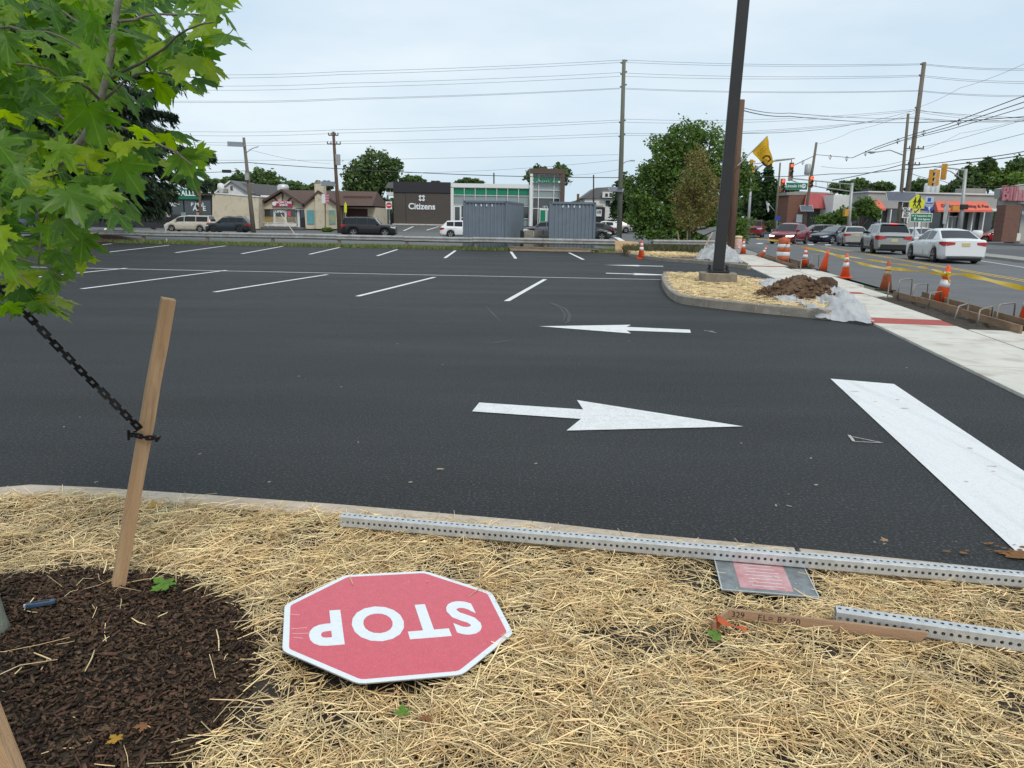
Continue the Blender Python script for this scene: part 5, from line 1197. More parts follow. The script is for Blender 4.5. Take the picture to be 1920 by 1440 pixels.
# the bank
B = Bld('bank_building', 'single storey bank with dark brick wing and white glazed front', 850, 424, 112)
B.box('brick_wing', m_gbrick, 738, 361, 844.3, 424, 0, 16); B.box('parapet', m_dark, 737.6, 341, 844.6, 361, -.15, 16.1)
B.box('expansion_joint', m_dark, 760.6, 362, 761.4, 422, -.03, .02); B.box('kerb_base', m_conc, 737, 420, 846, 424, -.5, -.02)
B.text('Citizens', 791, 387.5, 1.18, m_signw, -.06, .03)
lg = B.pt(791, 371.5)
for k in range(4):                               # emblem: four chevron pairs round an open diamond
    for s_ in (-1, 1):
        a = math.pi / 4 + k * math.pi / 2; c_, s2_ = _c(a), _s(a); P = [(.28, .0), (.95, .0 + .62 * .0), (.95, .42 * 1), (.62, .42), (.28, .16)]
        P = [(.34, .03), (.98, .03), (.78, .34), (.30, .34)] if s_ > 0 else [(.34, -.03), (.98, -.03), (.78, -.34), (.30, -.34)]
        m = MB(); Q = [(lg.x + (u * c_ - v * s2_) * .54, lg.z + (u * s2_ + v * c_) * .54) for u, v in P]
        m.prism(Q if s_ > 0 else Q[::-1], -.09, -.03, lambda x, y, z: (x, z, y)); m.build('emblem_bar', m_signw, B.o)
B.box('fascia', m_wfr, 845, 344.5, 993, 352, .0, 14); B.box('back_wall', m_win, 846, 352.5, 992, 424, .5, 13); B.box('roof_unit', m_dark, 801, 335.5, 808, 341, 5, 7); B.box('roof_unit', m_dark, 810, 335.5, 817, 341, 5, 7)
B.box('roof_slab', m_wfr, 845, 350, 993, 352.4, .02, 13.9)
ed = [850 + i * 20.3 for i in range(8)]
for i in range(7):
    B.box('green_panel', m_green, ed[i] + .9, 353, ed[i + 1] - .9, 365.5, .3, .4)
    B.box('pane', m_winl, ed[i] + .9, 367.5, ed[i + 1] - .9, 385, .3, .4)
    if i: B.box('pane', m_win if i > 4 else m_winl, ed[i] + .9, 386.5, ed[i + 1] - .9, 408, .3, .4); B.box('pane', m_winl, ed[i] + .9, 410, ed[i + 1] - .9, 424, .3, .4)
for x in ed: B.box('mullion', m_wfr, x - .5, 352, x + .5, 424, .1, .3)
for y in (352.5, 366.5, 385.8, 409): B.box('transom', m_wfr, 850, y - .5, 992, y + .5, .12, .28)
B.box('corner_column', m_wfr, 845, 352, 850, 424, -.02, .5); d_ = B.box('door', m_wfr, 850.5, 386, 865, 424, .05, .25); B.box('door_glass', m_win, 853, 388, 862, 414, .0, .05, d_)
B.box('tower', m_brown, 994, 316.5, 1058, 326, -.5, 8); B.box('tower_side', m_brown, 1050.5, 326, 1058, 424, -.5, 8); B.box('tower_back', m_win, 998, 326.5, 1050, 424, .4, 7.8); B.box('tower_column', m_wfr, 993.2, 326, 998, 424, -.5, .4)
te = [999, 1009.5, 1038, 1049.5]; ty_ = [327, 341.5, 356.5, 371, 391, 424]
for i in range(3):
    for j in range(5): B.box('tower_pane', m_winl if 0 < j < 3 else m_win, te[i] + .7, ty_[j] + .7, te[i + 1] - .7, ty_[j + 1] - .7, .2, .3)
for x in te: B.box('mullion', m_wfr, x - .6, 326, x + .6, 424, .0, .2)
for y in ty_[:5]: B.box('transom', m_wfr, 999, y - .6, 1049.5, y + .6, .02, .19)
B.box('sign_band', m_wfr, 996, 339, 1050, 342.5, -.3, -.02); B.text('Citizens', 1026, 338, .95, m_green, -.34, .03)
m = MB(); c_ = B.pt(1003.5, 338, -.34)
m.prism([(c_.x - .35, c_.z), (c_.x, c_.z - .35), (c_.x + .35, c_.z), (c_.x, c_.z + .35)], -.36, -.3, lambda x, y, z: (x, z, y)); m.build('emblem', m_green, B.o)
for x in (1012, 1025): d_ = B.box('entrance_door', m_wfr, x - .5, 391, x + 12, 424, -.06, .0); B.box('door_glass', m_green if x < 1020 else m_winl, x + 1, 394, x + 10.5, 419, -.1, -.061, d_)
B.text('1874', 1022, 388, .4, m_signw, -.1)
# small shed behind the brick wing
B = Bld('bank_canopy', 'low grey roofed canopy left of the bank wing', 730, 420, 118); B.poly('roof', m_gshing, [(722, 352), (728, 342), (738, 341), (738, 353)], 0, 6); B.box('soffit', m_wfr, 724, 360, 737.5, 366, .3, 3); B.box('post', m_dark, 725, 353, 727, 420, .5, .9); B.box('back_wall', m_dark, 728, 400, 737.5, 421, 2, 3)
# cafe with two gables
B = Bld('cafe_building', 'beige cafe with brown gabled roof and pink sign', 560, 430, 97)
B.box('main_wall', m_stuc, 484, 386, 632, 429, .6, 13)
B.poly('gable_wall', m_stuc, [(484, 390), (530, 361), (570, 386), (570, 392), (484, 392)], .0, .6); B.poly('gable_wall', m_stuc, [(571, 387), (599, 363), (633, 386), (632, 429), (574, 429)], -.2, .59)
def roofpair(l, r_, ap, d0, d1, th=.28):
    for a, b_ in ((l, ap), (ap, r_)):
        P, Q = B.pt(*a), B.pt(*b_); m = MB(); m.hexa([(P.x, d0, P.z), (Q.x, d0, Q.z), (Q.x, d1, Q.z), (P.x, d1, P.z), (P.x, d0, P.z + th), (Q.x, d0, Q.z + th), (Q.x, d1, Q.z + th), (P.x, d1, P.z + th)]); m.build('roof_slope', m_shing, B.o)
roofpair((477, 391), (573, 387), (530, 359), -.7, 8); roofpair((569, 389), (636, 386), (599, 361), -.7, 8)
P, Q = B.pt(520, 353), B.pt(690, 356); e0_, e1_ = B.pt(492, 384), B.pt(697, 386)
m = MB(); m.add([(e0_.x, .3, e0_.z), (e1_.x, .3, e1_.z), (Q.x, 6.5, Q.z), (P.x, 6.5, P.z), (e1_.x, 13, e1_.z), (e0_.x, 13, e0_.z)], [(0, 1, 2, 3), (2, 4, 5, 3), (0, 3, 5), (1, 4, 2)]); m.build('main_roof', m_shing, B.o)
for a, b_ in (((530, 362), (530, 378)), ((514, 371), (521, 377)), ((546, 371), (539, 377))):
    p, q = B.pt(*a, -.03), B.pt(*b_, -.03); m = MB(); m.bar(p, q, .14, .06, up=(0, 1, 0)); m.build('timber_strut', m_shing, B.o)
B.box('white_front', m_wpaint, 487, 390.5, 556, 424.5, .3, .65); B.box('side_return', m_wpaint, 554, 391, 574, 393.5, .0, .6)
for i, (a, b_) in enumerate(((494, 511), (515.5, 532), (536.5, 553.5))):
    w = B.box('window', m_win, a, 391.5, b_, 406, .24, .31); B.box('food_poster', M('food_poster%d' % i, ((.45, .36, .12), (.42, .38, .26), (.38, .3, .2))[i], .6, ((.2, .12, .05), (.55, .5, .4), (.1, .08, .05))[i], 4), a, 406.3, b_, 418, .25, .31)
B.text('OPEN', 523.5, 396.5, .45, m_signw, .2, .02); B.box('menu_card', m_signr, 538, 396, 544, 405, .2, .235)
s_ = B.box('sign', M('sign_pink', (.50, .02, .10), .5), 511.5, 377, 549, 387, -.25, -.02); B.text('WOW CAFE', 533, 380, .36, m_signw, -.3, .012, parent=s_); B.text('BOBOS', 533, 384.8, .30, m_signw, -.3, .01, parent=s_)
m = MB(); c_ = B.pt(515.5, 382, -.28); m.lathe([(.26, 0), (.26, .03)], 10); m.v = [(c_.x + x, c_.y - z, c_.z + y) for x, y, z in m.v]; m.build('sign_mark', m_signw, s_)
d_ = B.box('door', m_dark, 561, 392.5, 571.5, 425, .3, .58); B.box('door_glass', m_win, 562.5, 394, 570, 410, .25, .299, d_); B.box('door_frame', m_wpaint, 554.5, 392, 560.8, 426, .3, .6)
for a, b_, c1 in ((576.5, 590, (.12, .35, .38)), (617.5, 630.5, (.42, .38, .14))): B.box('wall_poster', M('wall_poster%d' % a, c1, .6, (.1, .3, .33), 1.5), a, 394, b_, 421, -.26, -.21)
B.box('chimney', m_stuc, 593, 344, 610, 429, -.55, .8); B.box('chimney_cap', m_concd, 592, 341.5, 603, 344, -.6, .4); B.box('chimney_pot', m_concd, 596, 338, 600, 341.4, -.3, .2)
B.box('garage_wall', m_stuc, 633, 388, 697, 428, 3, 12); B.box('garage_door', M('maroon_door', (.07, .025, .025), .7), 640, 391, 681, 428, 2.9, 3.0); B.box('garage_roof', m_shing, 632.5, 366, 687, 388, 3.5, 12); 
B.box('ramp', m_road, 487, 425.5, 574, 429.5, -1.2, .28)
for k in range(5): B.box('rail_post', m_wfr, 487 + k * 16, 417, 488 + k * 16, 427, -.4, -.35)
B.box('handrail', m_wfr, 487, 416.5, 553, 417.3, -.4, -.34)
# beige side wall, dark shop front, house
B = Bld('corner_shop', 'low shop with bare beige side wall and green fascia', 440, 426, 95)
B.poly('side_wall', m_stuc, [(398, 362), (485, 370), (485, 429), (398, 427)], 0, 14); B.poly('coping', m_wpaint, [(378, 358.8), (486, 368.2), (486, 370), (378, 361)], -.1, 14.1)
B.box('front_wall', m_dark, 150, 360, 397.5, 428, .4, 14); B.box('fascia', m_dgrn, 240, 354, 376, 373, -.1, .35); B.text('VALLEY', 354, 363, .82, m_signw, -.15, .02); B.text('P MAI', 368, 383.5, .62, m_signw, .3, .015); B.text('D MAIN', 318, 383.5, .62, m_signw, .3, .015); B.text('A.TE', 372, 391, .8, m_signw, .3, .01); B.box('lintel', m_brown, 376.5, 361, 397.4, 366, .0, .38)
for k in range(7): B.box('shop_window', m_win, 215 + k * 26, 376, 238 + k * 26, 414, .3, .39)
for k in range(6): B.box('window_poster', M('poster_shop%d' % (k % 3), ((.55, .5, .42), (.12, .36, .42), (.5, .3, .15))[k % 3], .7, (.2, .2, .2), 3), 222 + k * 29, 398, 231 + k * 29, 407, .2, .29)
for a, b_, c_ in ((356, 365, 343), (379, 392, 344)):
    c2 = B.pt((a + b_) / 2, 358, 5); w2 = (B.pt(b_, 358).x - B.pt(a, 358).x) / 2; m = MB(); m.lathe([(w2 * .6, 0), (w2 * .6, .35), (w2, .4), (w2, .8), (w2 * .8, 1.05), (.05, 1.15)], 14, c2); m.build('roof_vent', m_wpaint, B.o, True)
B = Bld('gabled_house', 'pale house gable with grey roof behind the beige wall', 445, 400, 122)
B.poly('gable_wall', m_wpaint, [(404, 364), (433, 342), (466, 364), (466, 410), (404, 410)], 0, 10)
for a, b_ in (((402, 364.5), (433, 341)), ((433, 341), (468, 364.5))):
    P, Q = B.pt(*a), B.pt(*b_); m = MB(); m.hexa([(P.x, -.4, P.z), (Q.x, -.4, Q.z), (Q.x, 11, Q.z), (P.x, 11, P.z), (P.x, -.4, P.z + .25), (Q.x, -.4, Q.z + .25), (Q.x, 11, Q.z + .25), (P.x, 11, P.z + .25)]); m.build('roof_slope', m_wpaint if a[0] < 410 else m_gshing, B.o)
B.poly('rear_roof', m_gshing, [(436, 341.5), (490, 344.5), (497, 365), (467, 365)], 3, 12); B.box('window', m_win, 432, 349, 436.5, 357, -.06, .02); B.box('wall_unit', m_concd, 418, 354, 428, 361, -.5, -.02)
B = Bld('white_annexe', 'white flat wall between the beige shop and cafe', 510, 428, 98); B.box('wall', m_wpaint, 482, 366, 541, 392, 1.5, 10); c2 = B.pt(505, 366, 6); m = MB(); m.lathe([(.5, 0), (.5, .7), (.75, .8), (.75, 1.3), (.6, 1.5), (.1, 1.6)], 14, c2); m.build('roof_vent', m_galv, B.o, True)
# house and dark shop right of the bank
B = Bld('dormer_house', 'grey roofed house with white dormer beyond the right container', 1125, 410, 128)
B.poly('roof', m_gshing, [(1090, 372), (1118, 352), (1160, 350), (1172, 372)], 0, 10); B.box('wall', m_wpaint, 1096, 372, 1168, 412, .3, 9); B.box('dormer', m_wpaint, 1129, 360, 1153, 371, -.6, 2); B.box('dormer_window', m_win, 1134, 363, 1139, 369, -.65, -.58); B.box('dormer_window', m_win, 1142, 363, 1147, 369, -.65, -.58); B.box('upper_window', m_win, 1136, 376, 1144, 386, .2, .32); B.box('chimney', m_rbrick, 1086, 362, 1090, 374, 4, 5); B.box('porch', m_concd, 1098, 385, 1130, 389, -.8, .3)
B = Bld('dark_shop', 'dark low shop with white sign beyond the right container', 1125, 424, 116); B.box('wall', m_dark, 1098, 388, 1134, 424, 0, 6); s_ = B.box('sign', m_signw, 1118, 393, 1128, 405.5, -.2, -.02); B.text('CE', 1123, 397.5, .5, m_ink, -.25, .012, parent=s_)
# brick shop, white link, lighting store, billiards hall on the right
B = Bld('brick_shop', 'brick shop with sloping red awning beyond the junction', 1515, 440, 104)
B.box('brick_wall', m_rbrick, 1476, 362, 1562, 440, 0, 4); B.poly('parapet', m_concd, [(1475, 361), (1500, 358.5), (1562, 361.5), (1562, 364), (1475, 366)], -.05, 4)
P = [B.pt(1512, 361.5, -.1), B.pt(1551, 363, -.1), B.pt(1551, 391, -1.8), B.pt(1497, 391, -1.8)]
m = MB(); m.add(P + [p + Vector((0, .12, -.05)) for p in P], [(0, 1, 2, 3), (7, 6, 5, 4), (0, 3, 7, 4), (1, 5, 6, 2), (3, 2, 6, 7)]); m.build('awning', M('red_awning', (.30, .03, .035), .7, (.42, .10, .10), 3, stretch=(6, .3, .3)), B.o)
B.box('notice', m_signw, 1493, 402, 1504, 417, -.06, -.01); B.box('window', m_win, 1514, 398, 1548, 432, -.05, .02)
B = Bld('white_link_building', 'plain white building between the brick shop and lighting store', 1600, 440, 100); B.box('wall', m_wpaint, 1560, 366, 1634, 440, 0, 4); B.box('side_window', m_win, 1605, 392, 1612, 430, -.05, .02)
B = Bld('lighting_store', 'long grey store with salmon awnings and shop windows', 1740, 440, 92)
B.box('upper_wall', m_gpaint, 1627, 361, 1870, 392, 0, 4.5); B.poly('roof_edge', m_wpaint, [(1626, 358), (1870, 364), (1870, 366.5), (1626, 360.5)], -.2, 4.6); B.box('back_wall', m_win, 1628, 392, 1869, 440, 1.2, 4.4); B.box('base', m_gpaint, 1628, 434, 1869, 440, .3, 1.1)
m_awn = M('salmon_awning', (.72, .17, .11), .75, (.66, .15, .10), 3)
for a, b_, y0, y1 in ((1628, 1650, 375.5, 391), (1753, 1848, 377, 394)):
    P = [B.pt(a, y0, -.05), B.pt(b_, y0 + 1, -.05), B.pt(b_ + 3, y1, -1.1), B.pt(a - 4, y1, -1.1)]; m = MB(); Z = Vector((0, 0, -.22))
    m.add(P + [P[3] + Z, P[2] + Z, P[0] + Vector((0, 0, -1.2)), P[1] + Vector((0, 0, -1.2))], [(3, 2, 1, 0), (4, 5, 2, 3), (0, 6, 4, 3), (1, 2, 2, 4)]); aw = m.build('awning', m_awn, B.o)
t_ = text('lettering', 'Designer Lighting & Fan', .62, M('awning_ink', (.09, .03, .035), .8), B.o, Matrix.Translation(B.pt(1803, 386.5, -.72)) @ Matrix.Rotation(R(52), 4, 'X'), .01, .012, sx=.92)
for a, b_ in ((1652, 1668), (1670, 1700), (1742, 1776), (1803, 1822), (1824, 1842), (1846, 1868)): B.box('shop_window', m_win, a, 393, b_, 434, .8, .9)
for x in (1651, 1669, 1701, 1741, 1777.5, 1802, 1823, 1844): B.box('pillar', m_wfr, x - 1, 392.5, x + 1, 438, .0, .78)
for x in (1779, 1790): d_ = B.box('door', m_wfr, x, 405, x + 10, 438, .5, .75); B.box('door_glass', m_win, x + 1, 407, x + 9, 435, .46, .499, d_)
B.box('grey_wall', m_gpaint, 1701.5, 393, 1740, 438, .2, .79); B.box('lintel', m_wfr, 1846, 391, 1868, 396, -.1, .7)
for k in range(3): c2 = B.pt(1762 + k * 9, 366, 3); m = MB(); m.lathe([(.3, 0), (.34, .3), (.36, 1.2), (.28, 1.45), (.1, 1.5)], 12, c2); m.build('roof_vent', m_galv, B.o, True)
B.box('roof_unit', m_concd, 1827, 352, 1868, 363, 2, 4); B.box('roof_unit', m_dark, 1641, 352, 1650, 358, 2, 4)
B.box('window_lamp', m_wfr, 1722, 412, 1726, 430, .05, .15); B.box('mannequin', m_wpaint, 1667, 400, 1671, 425, .9, 1.1)
B = Bld('billiards_hall', 'grey hall with big maroon letters and brick pillar at right edge', 1905, 452, 74)
B.box('wall', m_gpaint, 1877, 372, 2010, 452, .0, .9); B.poly('roof_gable', m_gpaint, [(1875, 354), (1925, 344.5), (2010, 344), (2010, 372.5), (1875, 372.5)], .02, .9); B.box('stucco_base', m_wpaint, 1885, 437, 1911, 452, -.2, -.02)
w = B.box('window', m_win, 1891, 397, 1912, 437, -.12, -.02); B.box('window_frame', m_dark, 1889, 395.5, 1891, 437.5, -.16, .0, w); B.box('brick_pillar', m_dbrick, 1862, 385, 1890, 453, -1.6, -.25); B.box('sign_box', M('maroon', (.22, .05, .07), .5), 1872, 371, 1990, 374, -.5, -.05)
tt = text('lettering', 'Billiards', 1.75, M('maroon_face', (.30, .06, .085), .4, (.45, .25, .27), 2, stretch=(3, .2, .2)), B.o, facing(B.pt(1873, 363.5, -.4)), .14, .09, align='LEFT', sx=.58)
B.box('canopy', m_wfr, 1908, 380, 1990, 383, -1.5, -.02); B.box('lamp_globe', m_wfr, 1910, 396, 1914, 402, -.5, -.2); B.box('step', m_concd, 1880, 452, 2000, 456, -2.5, -.3)
# ------------------------------------------------------------------ utility poles
m_wood = M('pole_timber', (.13, .105, .08), .9, (.19, .165, .135), 4, stretch=(6, 6, .4), bump=.3, bscale=20); m_woodg = M('pole_green', (.115, .12, .095), .9, (.16, .165, .13), 3, stretch=(6, 6, .4)); m_woodb = M('pole_brown', (.10, .055, .035), .9, (.15, .09, .06), 3, stretch=(6, 6, .4))
m_sol = M('solar_panel', (.09, .10, .13), .15, (.11, .12, .16), 3, spec=.8); m_gsteel = M('signal_steel', (.40, .41, .41), .5, (.34, .35, .35), 3, metal=.3); m_ins = M('insulator', (.10, .09, .085), .4)
def pole(label, bx, by, tx_, ty_, Y, r0, r1, mat, arms=(), name='utility_pole', dy=0.):
    b_ = A(bx, by, Y); t = A(tx_, ty_, Y + dy); base = on(b_.x, Y); b_ = Vector((b_.x, Y, base.z))
    o = thing(name, label, 'utility pole' if name == 'utility_pole' else 'pole', base); m = MB(); m.tube([Vector((0, 0, -.3)), (t - b_) * .5, t - b_], [r0, (r0 + r1) / 2, r1], 12); m.build('shaft', mat, o, True)
    for f, half in arms:
        c = (t - b_) * f; m = MB(); m.bar(c + Vector((-half, -.12, 0)), c + Vector((half, -.12, 0)), .10, .12); ar = m.build('crossarm', mat, o)
        for s_ in (-1, -.45, .45, 1): m = MB(); m.lathe([(.03, 0), (.07, .05), (.05, .12), (.07, .17), (.03, .22)], 8, c + Vector((s_ * half * .95, -.12, .06))); m.build('insulator', m_ins, ar, True)
    o['_t'] = 0; del o['_t']
    return o, b_, t
def stub(o, b_, t, f, side=1, ln=.35):
    c = (t - b_) * f; m = MB(); m.tube([c, c + Vector((side * ln, -.05, .12))], [.05, .09], 8); m.build('insulator', m_ins, o, True)
def solar(o, p, w, h, tilt, rz=0.):
    m = MB(); m.box(-w / 2, w / 2, -.03, .03, -h / 2, h / 2); pn = m.build('solar_panel', m_sol, o); pn.matrix_local = Matrix.Translation(p) @ Matrix.Rotation(rz, 4, 'Z') @ Matrix.Rotation(tilt, 4, 'X')
    m = MB(); e = .05
    for a in ((-w / 2 - e, -w / 2, -h / 2 - e, h / 2 + e), (w / 2, w / 2 + e, -h / 2 - e, h / 2 + e)): m.box(a[0], a[1], -.035, .035, a[2], a[3])
    for a in ((-h / 2 - e, -h / 2), (h / 2, h / 2 + e)): m.box(-w / 2, w / 2, -.035, .035, *a)
    m.build('panel_frame', m_gsteel, pn)
o, b_, t = pole('wooden pole leaning left with a solar panel at its top', 476, 438, 457, 258, 79, .24, .13, m_wood); solar(o, t - b_ + Vector((-.75, -.2, -.65)), 1.5, .9, R(-62), R(20))
m = MB(); c = (t - b_) * .60; m.box(c.x - .15, c.x + .2, -.45, -.2, c.z - .35, c.z + .35); m.build('meter_box', m_gsteel, o); m = MB(); c = (t - b_) * .84; m.tube([c, c + Vector((.8, -.3, .45)), c + Vector((1.5, -.5, .62))], .04, 6); m.build('bracket', m_gsteel, o)
o, b_, t = pole('tall dark wooden pole with crossarms right of the cafe', 637, 439, 625, 247, 89, .24, .15, m_woodb, ((.965, .55), (.88, .75))); solar(o, (t - b_) * .49 + Vector((-.9, -.3, 0)), 1.5, .85, R(-62), R(15))
m = MB(); c = (t - b_) * .73; m.box(c.x + .12, c.x + .6, -.4, .05, c.z - .6, c.z + .55); m.build('transformer', m_gsteel, o, bevel=.05)
o, b_, t = pole('very tall greenish pole standing beyond the right container', 1161, 441, 1170, 112, 86, .30, .19, m_woodg); P1 = (b_, t)
for f in (.99, .93, .86, .665, .587): stub(o, b_, t, f, 1); stub(o, b_, t, f - .012, -1)
solar(o, (t - b_) * .28 + Vector((-.6, -.35, 0)), 1.5, .85, R(-62), R(15)); m = MB(); c = (t - b_) * .42; m.tube([c, c + Vector((.5, -.3, .35)), c + Vector((1.0, -.5, .42))], .04, 6); m.build('lamp_arm', m_gsteel, o); m = MB(); c = c + Vector((1.1, -.5, .42)); m.box(c.x - .2, c.x + .3, c.y - .1, c.y + .1, c.z - .06, c.z + .08); m.build('lamp_head', m_gsteel, o, bevel=.03)
o, b_, t = pole('thick old brown pole standing right behind the lamp post', 1369, 474, 1390.5, 187, 43, .21, .17, m_woodb); WP = (b_, t)
o, b_, t = pole('tallest pole on the right with crossarms and solar panel', 1691, 441, 1733, 117, 80, .28, .19, m_wood, ((.53, 1.0), (.44, .8))); R1_ = (b_, t)
for f in (.985, .925, .75): stub(o, b_, t, f, -1)
solar(o, (t - b_) * .18 + Vector((-.1, -.5, 1.2)), 2.2, 1.0, R(-40), R(8))
o, b_, t = pole('shorter pole with a street lamp arm beside the tallest pole', 1683, 441, 1703, 213, 77, .20, .12, m_wood); R2_ = (b_, t); solar(o, (t - b_) * .36 + Vector((-.1, -.35, 0)), 3.0, 1.0, R(-30), R(5))
m = MB(); c = (t - b_) * .68; h_ = A(1640, 285, 77) - b_; m.tube([c, c.lerp(h_, .5) + Vector((0, 0, .35)), h_ + Vector((.3, 0, .02)), h_], .05, 6); m.build('lamp_arm', m_gsteel, o, True); m = MB(); m.lathe([(.05, -.16), (.18, -.08), (.2, 0), (.1, .08)], 10); m.v = [(h_.x - .3 + x * 2, h_.y + y, h_.z + z) for x, y, z in m.v]; m.build('lamp_head', m_gsteel, o, True)
o, b_, t = pole('leaning wooden pole in front of the brick shop', 1504, 441, 1531, 267, 92, .20, .13, m_wood); solar(o, (t - b_) * .31 + Vector((-.1, -.35, 0)), 1.4, .8, R(-40)); m = MB(); c = (t - b_) * .72; m.lathe([(.3, -.6), (.35, -.5), (.35, .5), (.2, .6)], 12, c + Vector((-.55, 0, 0))); m.build('transformer', m_gsteel, o, True)
pole('thin dark pole left of the leaning pole at the junction', 1452, 440, 1463, 305, 100, .15, .10, m_wood)
pole('thin lamp standard behind the left container in the bank lot', 927, 380, 926, 324, 118, .12, .10, m_dark, name='lamp_standard')
pole('thin dark standard behind the right container', 1114, 400, 1113, 328, 118, .13, .10, m_dark, name='lamp_standard')
pole('brown pole in front of the green shop fascia', 376, 424, 374, 350, 92, .16, .13, m_woodb)
# guy wire sleeve in front of the cafe
m = MB(); m.tube([A(554, 441, 80), A(527, 402, 80)], .05, 6); tag(m.build('guy_guard', M('pale_guard', (.62, .56, .42), .6)), 'pale guy wire sleeve slanting in front of the cafe', 'guy guard')
# ------------------------------------------------------------------ overhead wires
m_wire = M('wire', (.05, .055, .06), .6)
def wire(label, pts, r=.012, sag=.0):
    P = [A(*p) for p in pts]; Q = []
    for a, b_ in zip(P, P[1:]):
        for k in range(14): t_ = k / 14; q = a.lerp(b_, t_); q.z -= sag * 4 * t_ * (1 - t_); Q.append(q)
    Q.append(P[-1]); m = MB(); m.tube(Q, r, 4); tag(m.build('overhead_wire', m_wire, None, True), label, 'wire', 'overhead power and phone lines')
n_ = 0
L_ = [((1167, 112.5), (380, 139), 'topmost'), ((1166, 117), (380, 145), 'second from top'), ((1165, 136), (380, 160), 'third from top'), ((1164, 143), (380, 168), 'fourth from top'), ((1163, 165), (380, 188.5), 'fifth from top'), ((1163, 166.5), (380, 191), 'sixth from top'), ((1162, 225), (380, 246), 'seventh from top'), ((1162, 229), (380, 253.5), 'eighth from top'), ((1161, 250), (380, 266), 'ninth from top'), ((1161, 255), (380, 270.5), 'tenth from top'), ((1160, 290), (380, 299.5), 'eleventh from top')]
for (x0, y0), (x1, y1), nm in L_:
    ys = y1 - (y0 - y1) * -.35
    wire('power line left of the very tall pole, ' + nm, [(x0, y0, 86), (640, (y0 * .33 + y1 * .67) + 4, 88), (x1, y1 + 1, 90), (60, y1 - 5, 92)], .017, .0 if 'elev' in nm else .12)
R_ = [((1171, 112.5), (1730, 119.5), (2000, 127), 'topmost'), ((1171, 117), (1730, 121.5), (2000, 130), 'second from top'), ((1170, 137), (1727, 141), (2000, 152), 'third from top'), ((1170, 143), (1726, 143.5), (2000, 156), 'fourth from top'), ((1168, 165), (1723, 169.5), (2000, 177), 'fifth from top'), ((1168, 167), (1723, 171), (2000, 180), 'sixth from top'), ((1167, 223), (1716, 205), (2000, 216), 'seventh from top'), ((1167, 229), (1712, 208), (2000, 222), 'eighth from top'), ((1166, 250), (1712, 219), (2000, 214), 'ninth from top'), ((1166, 254), (1708, 221), (2000, 218), 'tenth from top')]
for (x0, y0), (x1, y1), (x2, y2), nm in R_: wire('power line right of the very tall pole, ' + nm, [(x0, y0, 86), (x1, y1, 80), (x2, y2, 76)], .016, .5 if 'ven' in nm or 'eigh' in nm or 'nin' in nm or 'tenth' in nm else .25)
wire('thick black cable running in front of the bank roof', [(60, 310, 80), (465, 304.5, 79), (632, 316, 88), (930, 329.5, 88), (1162, 333, 86), (1400, 332, 84)], .045, .05)
wire('second black cable below the solar panel at left', [(60, 322, 80), (467, 320, 79)], .035, .25)
m = MB(); c = A(425, 321, 79.4); m.box(c.x - .45, c.x + .45, c.y - .12, c.y + .12, c.z - .16, c.z + .14); tag(m.build('cable_splice', m_trim, None, bevel=.05), 'black splice case hanging on the left cable', 'splice case')
wire('thin cable from the leaning pole to the cafe pole', [(466, 280, 79), (620, 307, 89)], .014, .25)
wire('low service wire falling towards the bank roof', [(1160, 300, 86), (760, 324, 100)], .016, .3); wire('service wire from the tall pole to the bank tower', [(1160, 318, 86), (1057, 328, 110)], .016, .2)
W_ = [((1390, 201, 43), (1480, 212, 52), (1700, 222, 80), (1960, 228, 90), 'upper thick cable leaving the old brown pole', .022), ((1390, 206, 43), (1480, 218, 52), (1700, 230, 80), (1960, 215, 70), 'lower thick cable leaving the old brown pole', .03), ((1392, 250, 60), (1560, 240, 70), (1715, 207, 80), (1960, 222, 90), 'cable rising from the old pole to the tallest pole', .02),
      ((1480, 314, 95), (1531, 290, 92), (1598, 296, 85), (1640, 277, 80), 'looped spacer cable over the junction, left half', .035), ((1640, 277, 80), (1702, 255, 77), (1780, 232, 70), (1960, 165, 55), 'looped spacer cable climbing out at the right', .035), ((1640, 281, 80), (1704, 259, 77), (1780, 238, 70), (1960, 178, 55), 'lower looped spacer cable climbing out at the right', .035), ((1702, 262, 77), (1780, 243, 70), (1960, 190, 55), (2000, 178, 52), 'lowest spacer cable climbing out at the right', .03),
      ((1395, 331, 84), (1560, 326, 84), (1690, 318, 80), (1960, 285, 58), 'thick black cable over the signals', .045), ((1560, 338, 84), (1690, 309, 80), (1800, 300, 68), (1960, 276, 56), 'thick black cable rising to the right edge', .045), ((1540, 312, 92), (1610, 315, 86), (1690, 303, 80), (1960, 240, 56), 'thin cable rising above the salmon awning', .02), ((1690, 285, 80), (1800, 260, 70), (1920, 225, 60), (1960, 210, 58), 'thin cable under the spacer cables at right', .016),
      ((1725, 200, 80), (1800, 165, 70), (1920, 120, 60), (1960, 104, 58), 'thin wire crossing the sky at upper right', .012), ((1535, 270, 92), (1600, 245, 86), (1700, 215, 80), (1720, 208, 80), 'thin wire from the leaning pole to the tallest pole', .013), ((1700, 322, 80), (1770, 340, 70), (1811, 348, 62), (1960, 345, 60), 'cable sagging behind the right signal heads', .025), ((1720, 285, 80), (1800, 250, 75), (1920, 222, 70), (1960, 214, 70), 'faint wire below the crossarms at right', .012)]
for a, b_, c, d, lab, r in W_: wire(lab, [a, b_, c, d], r, .0 if 'looped' in lab or 'spacer' in lab else .12)
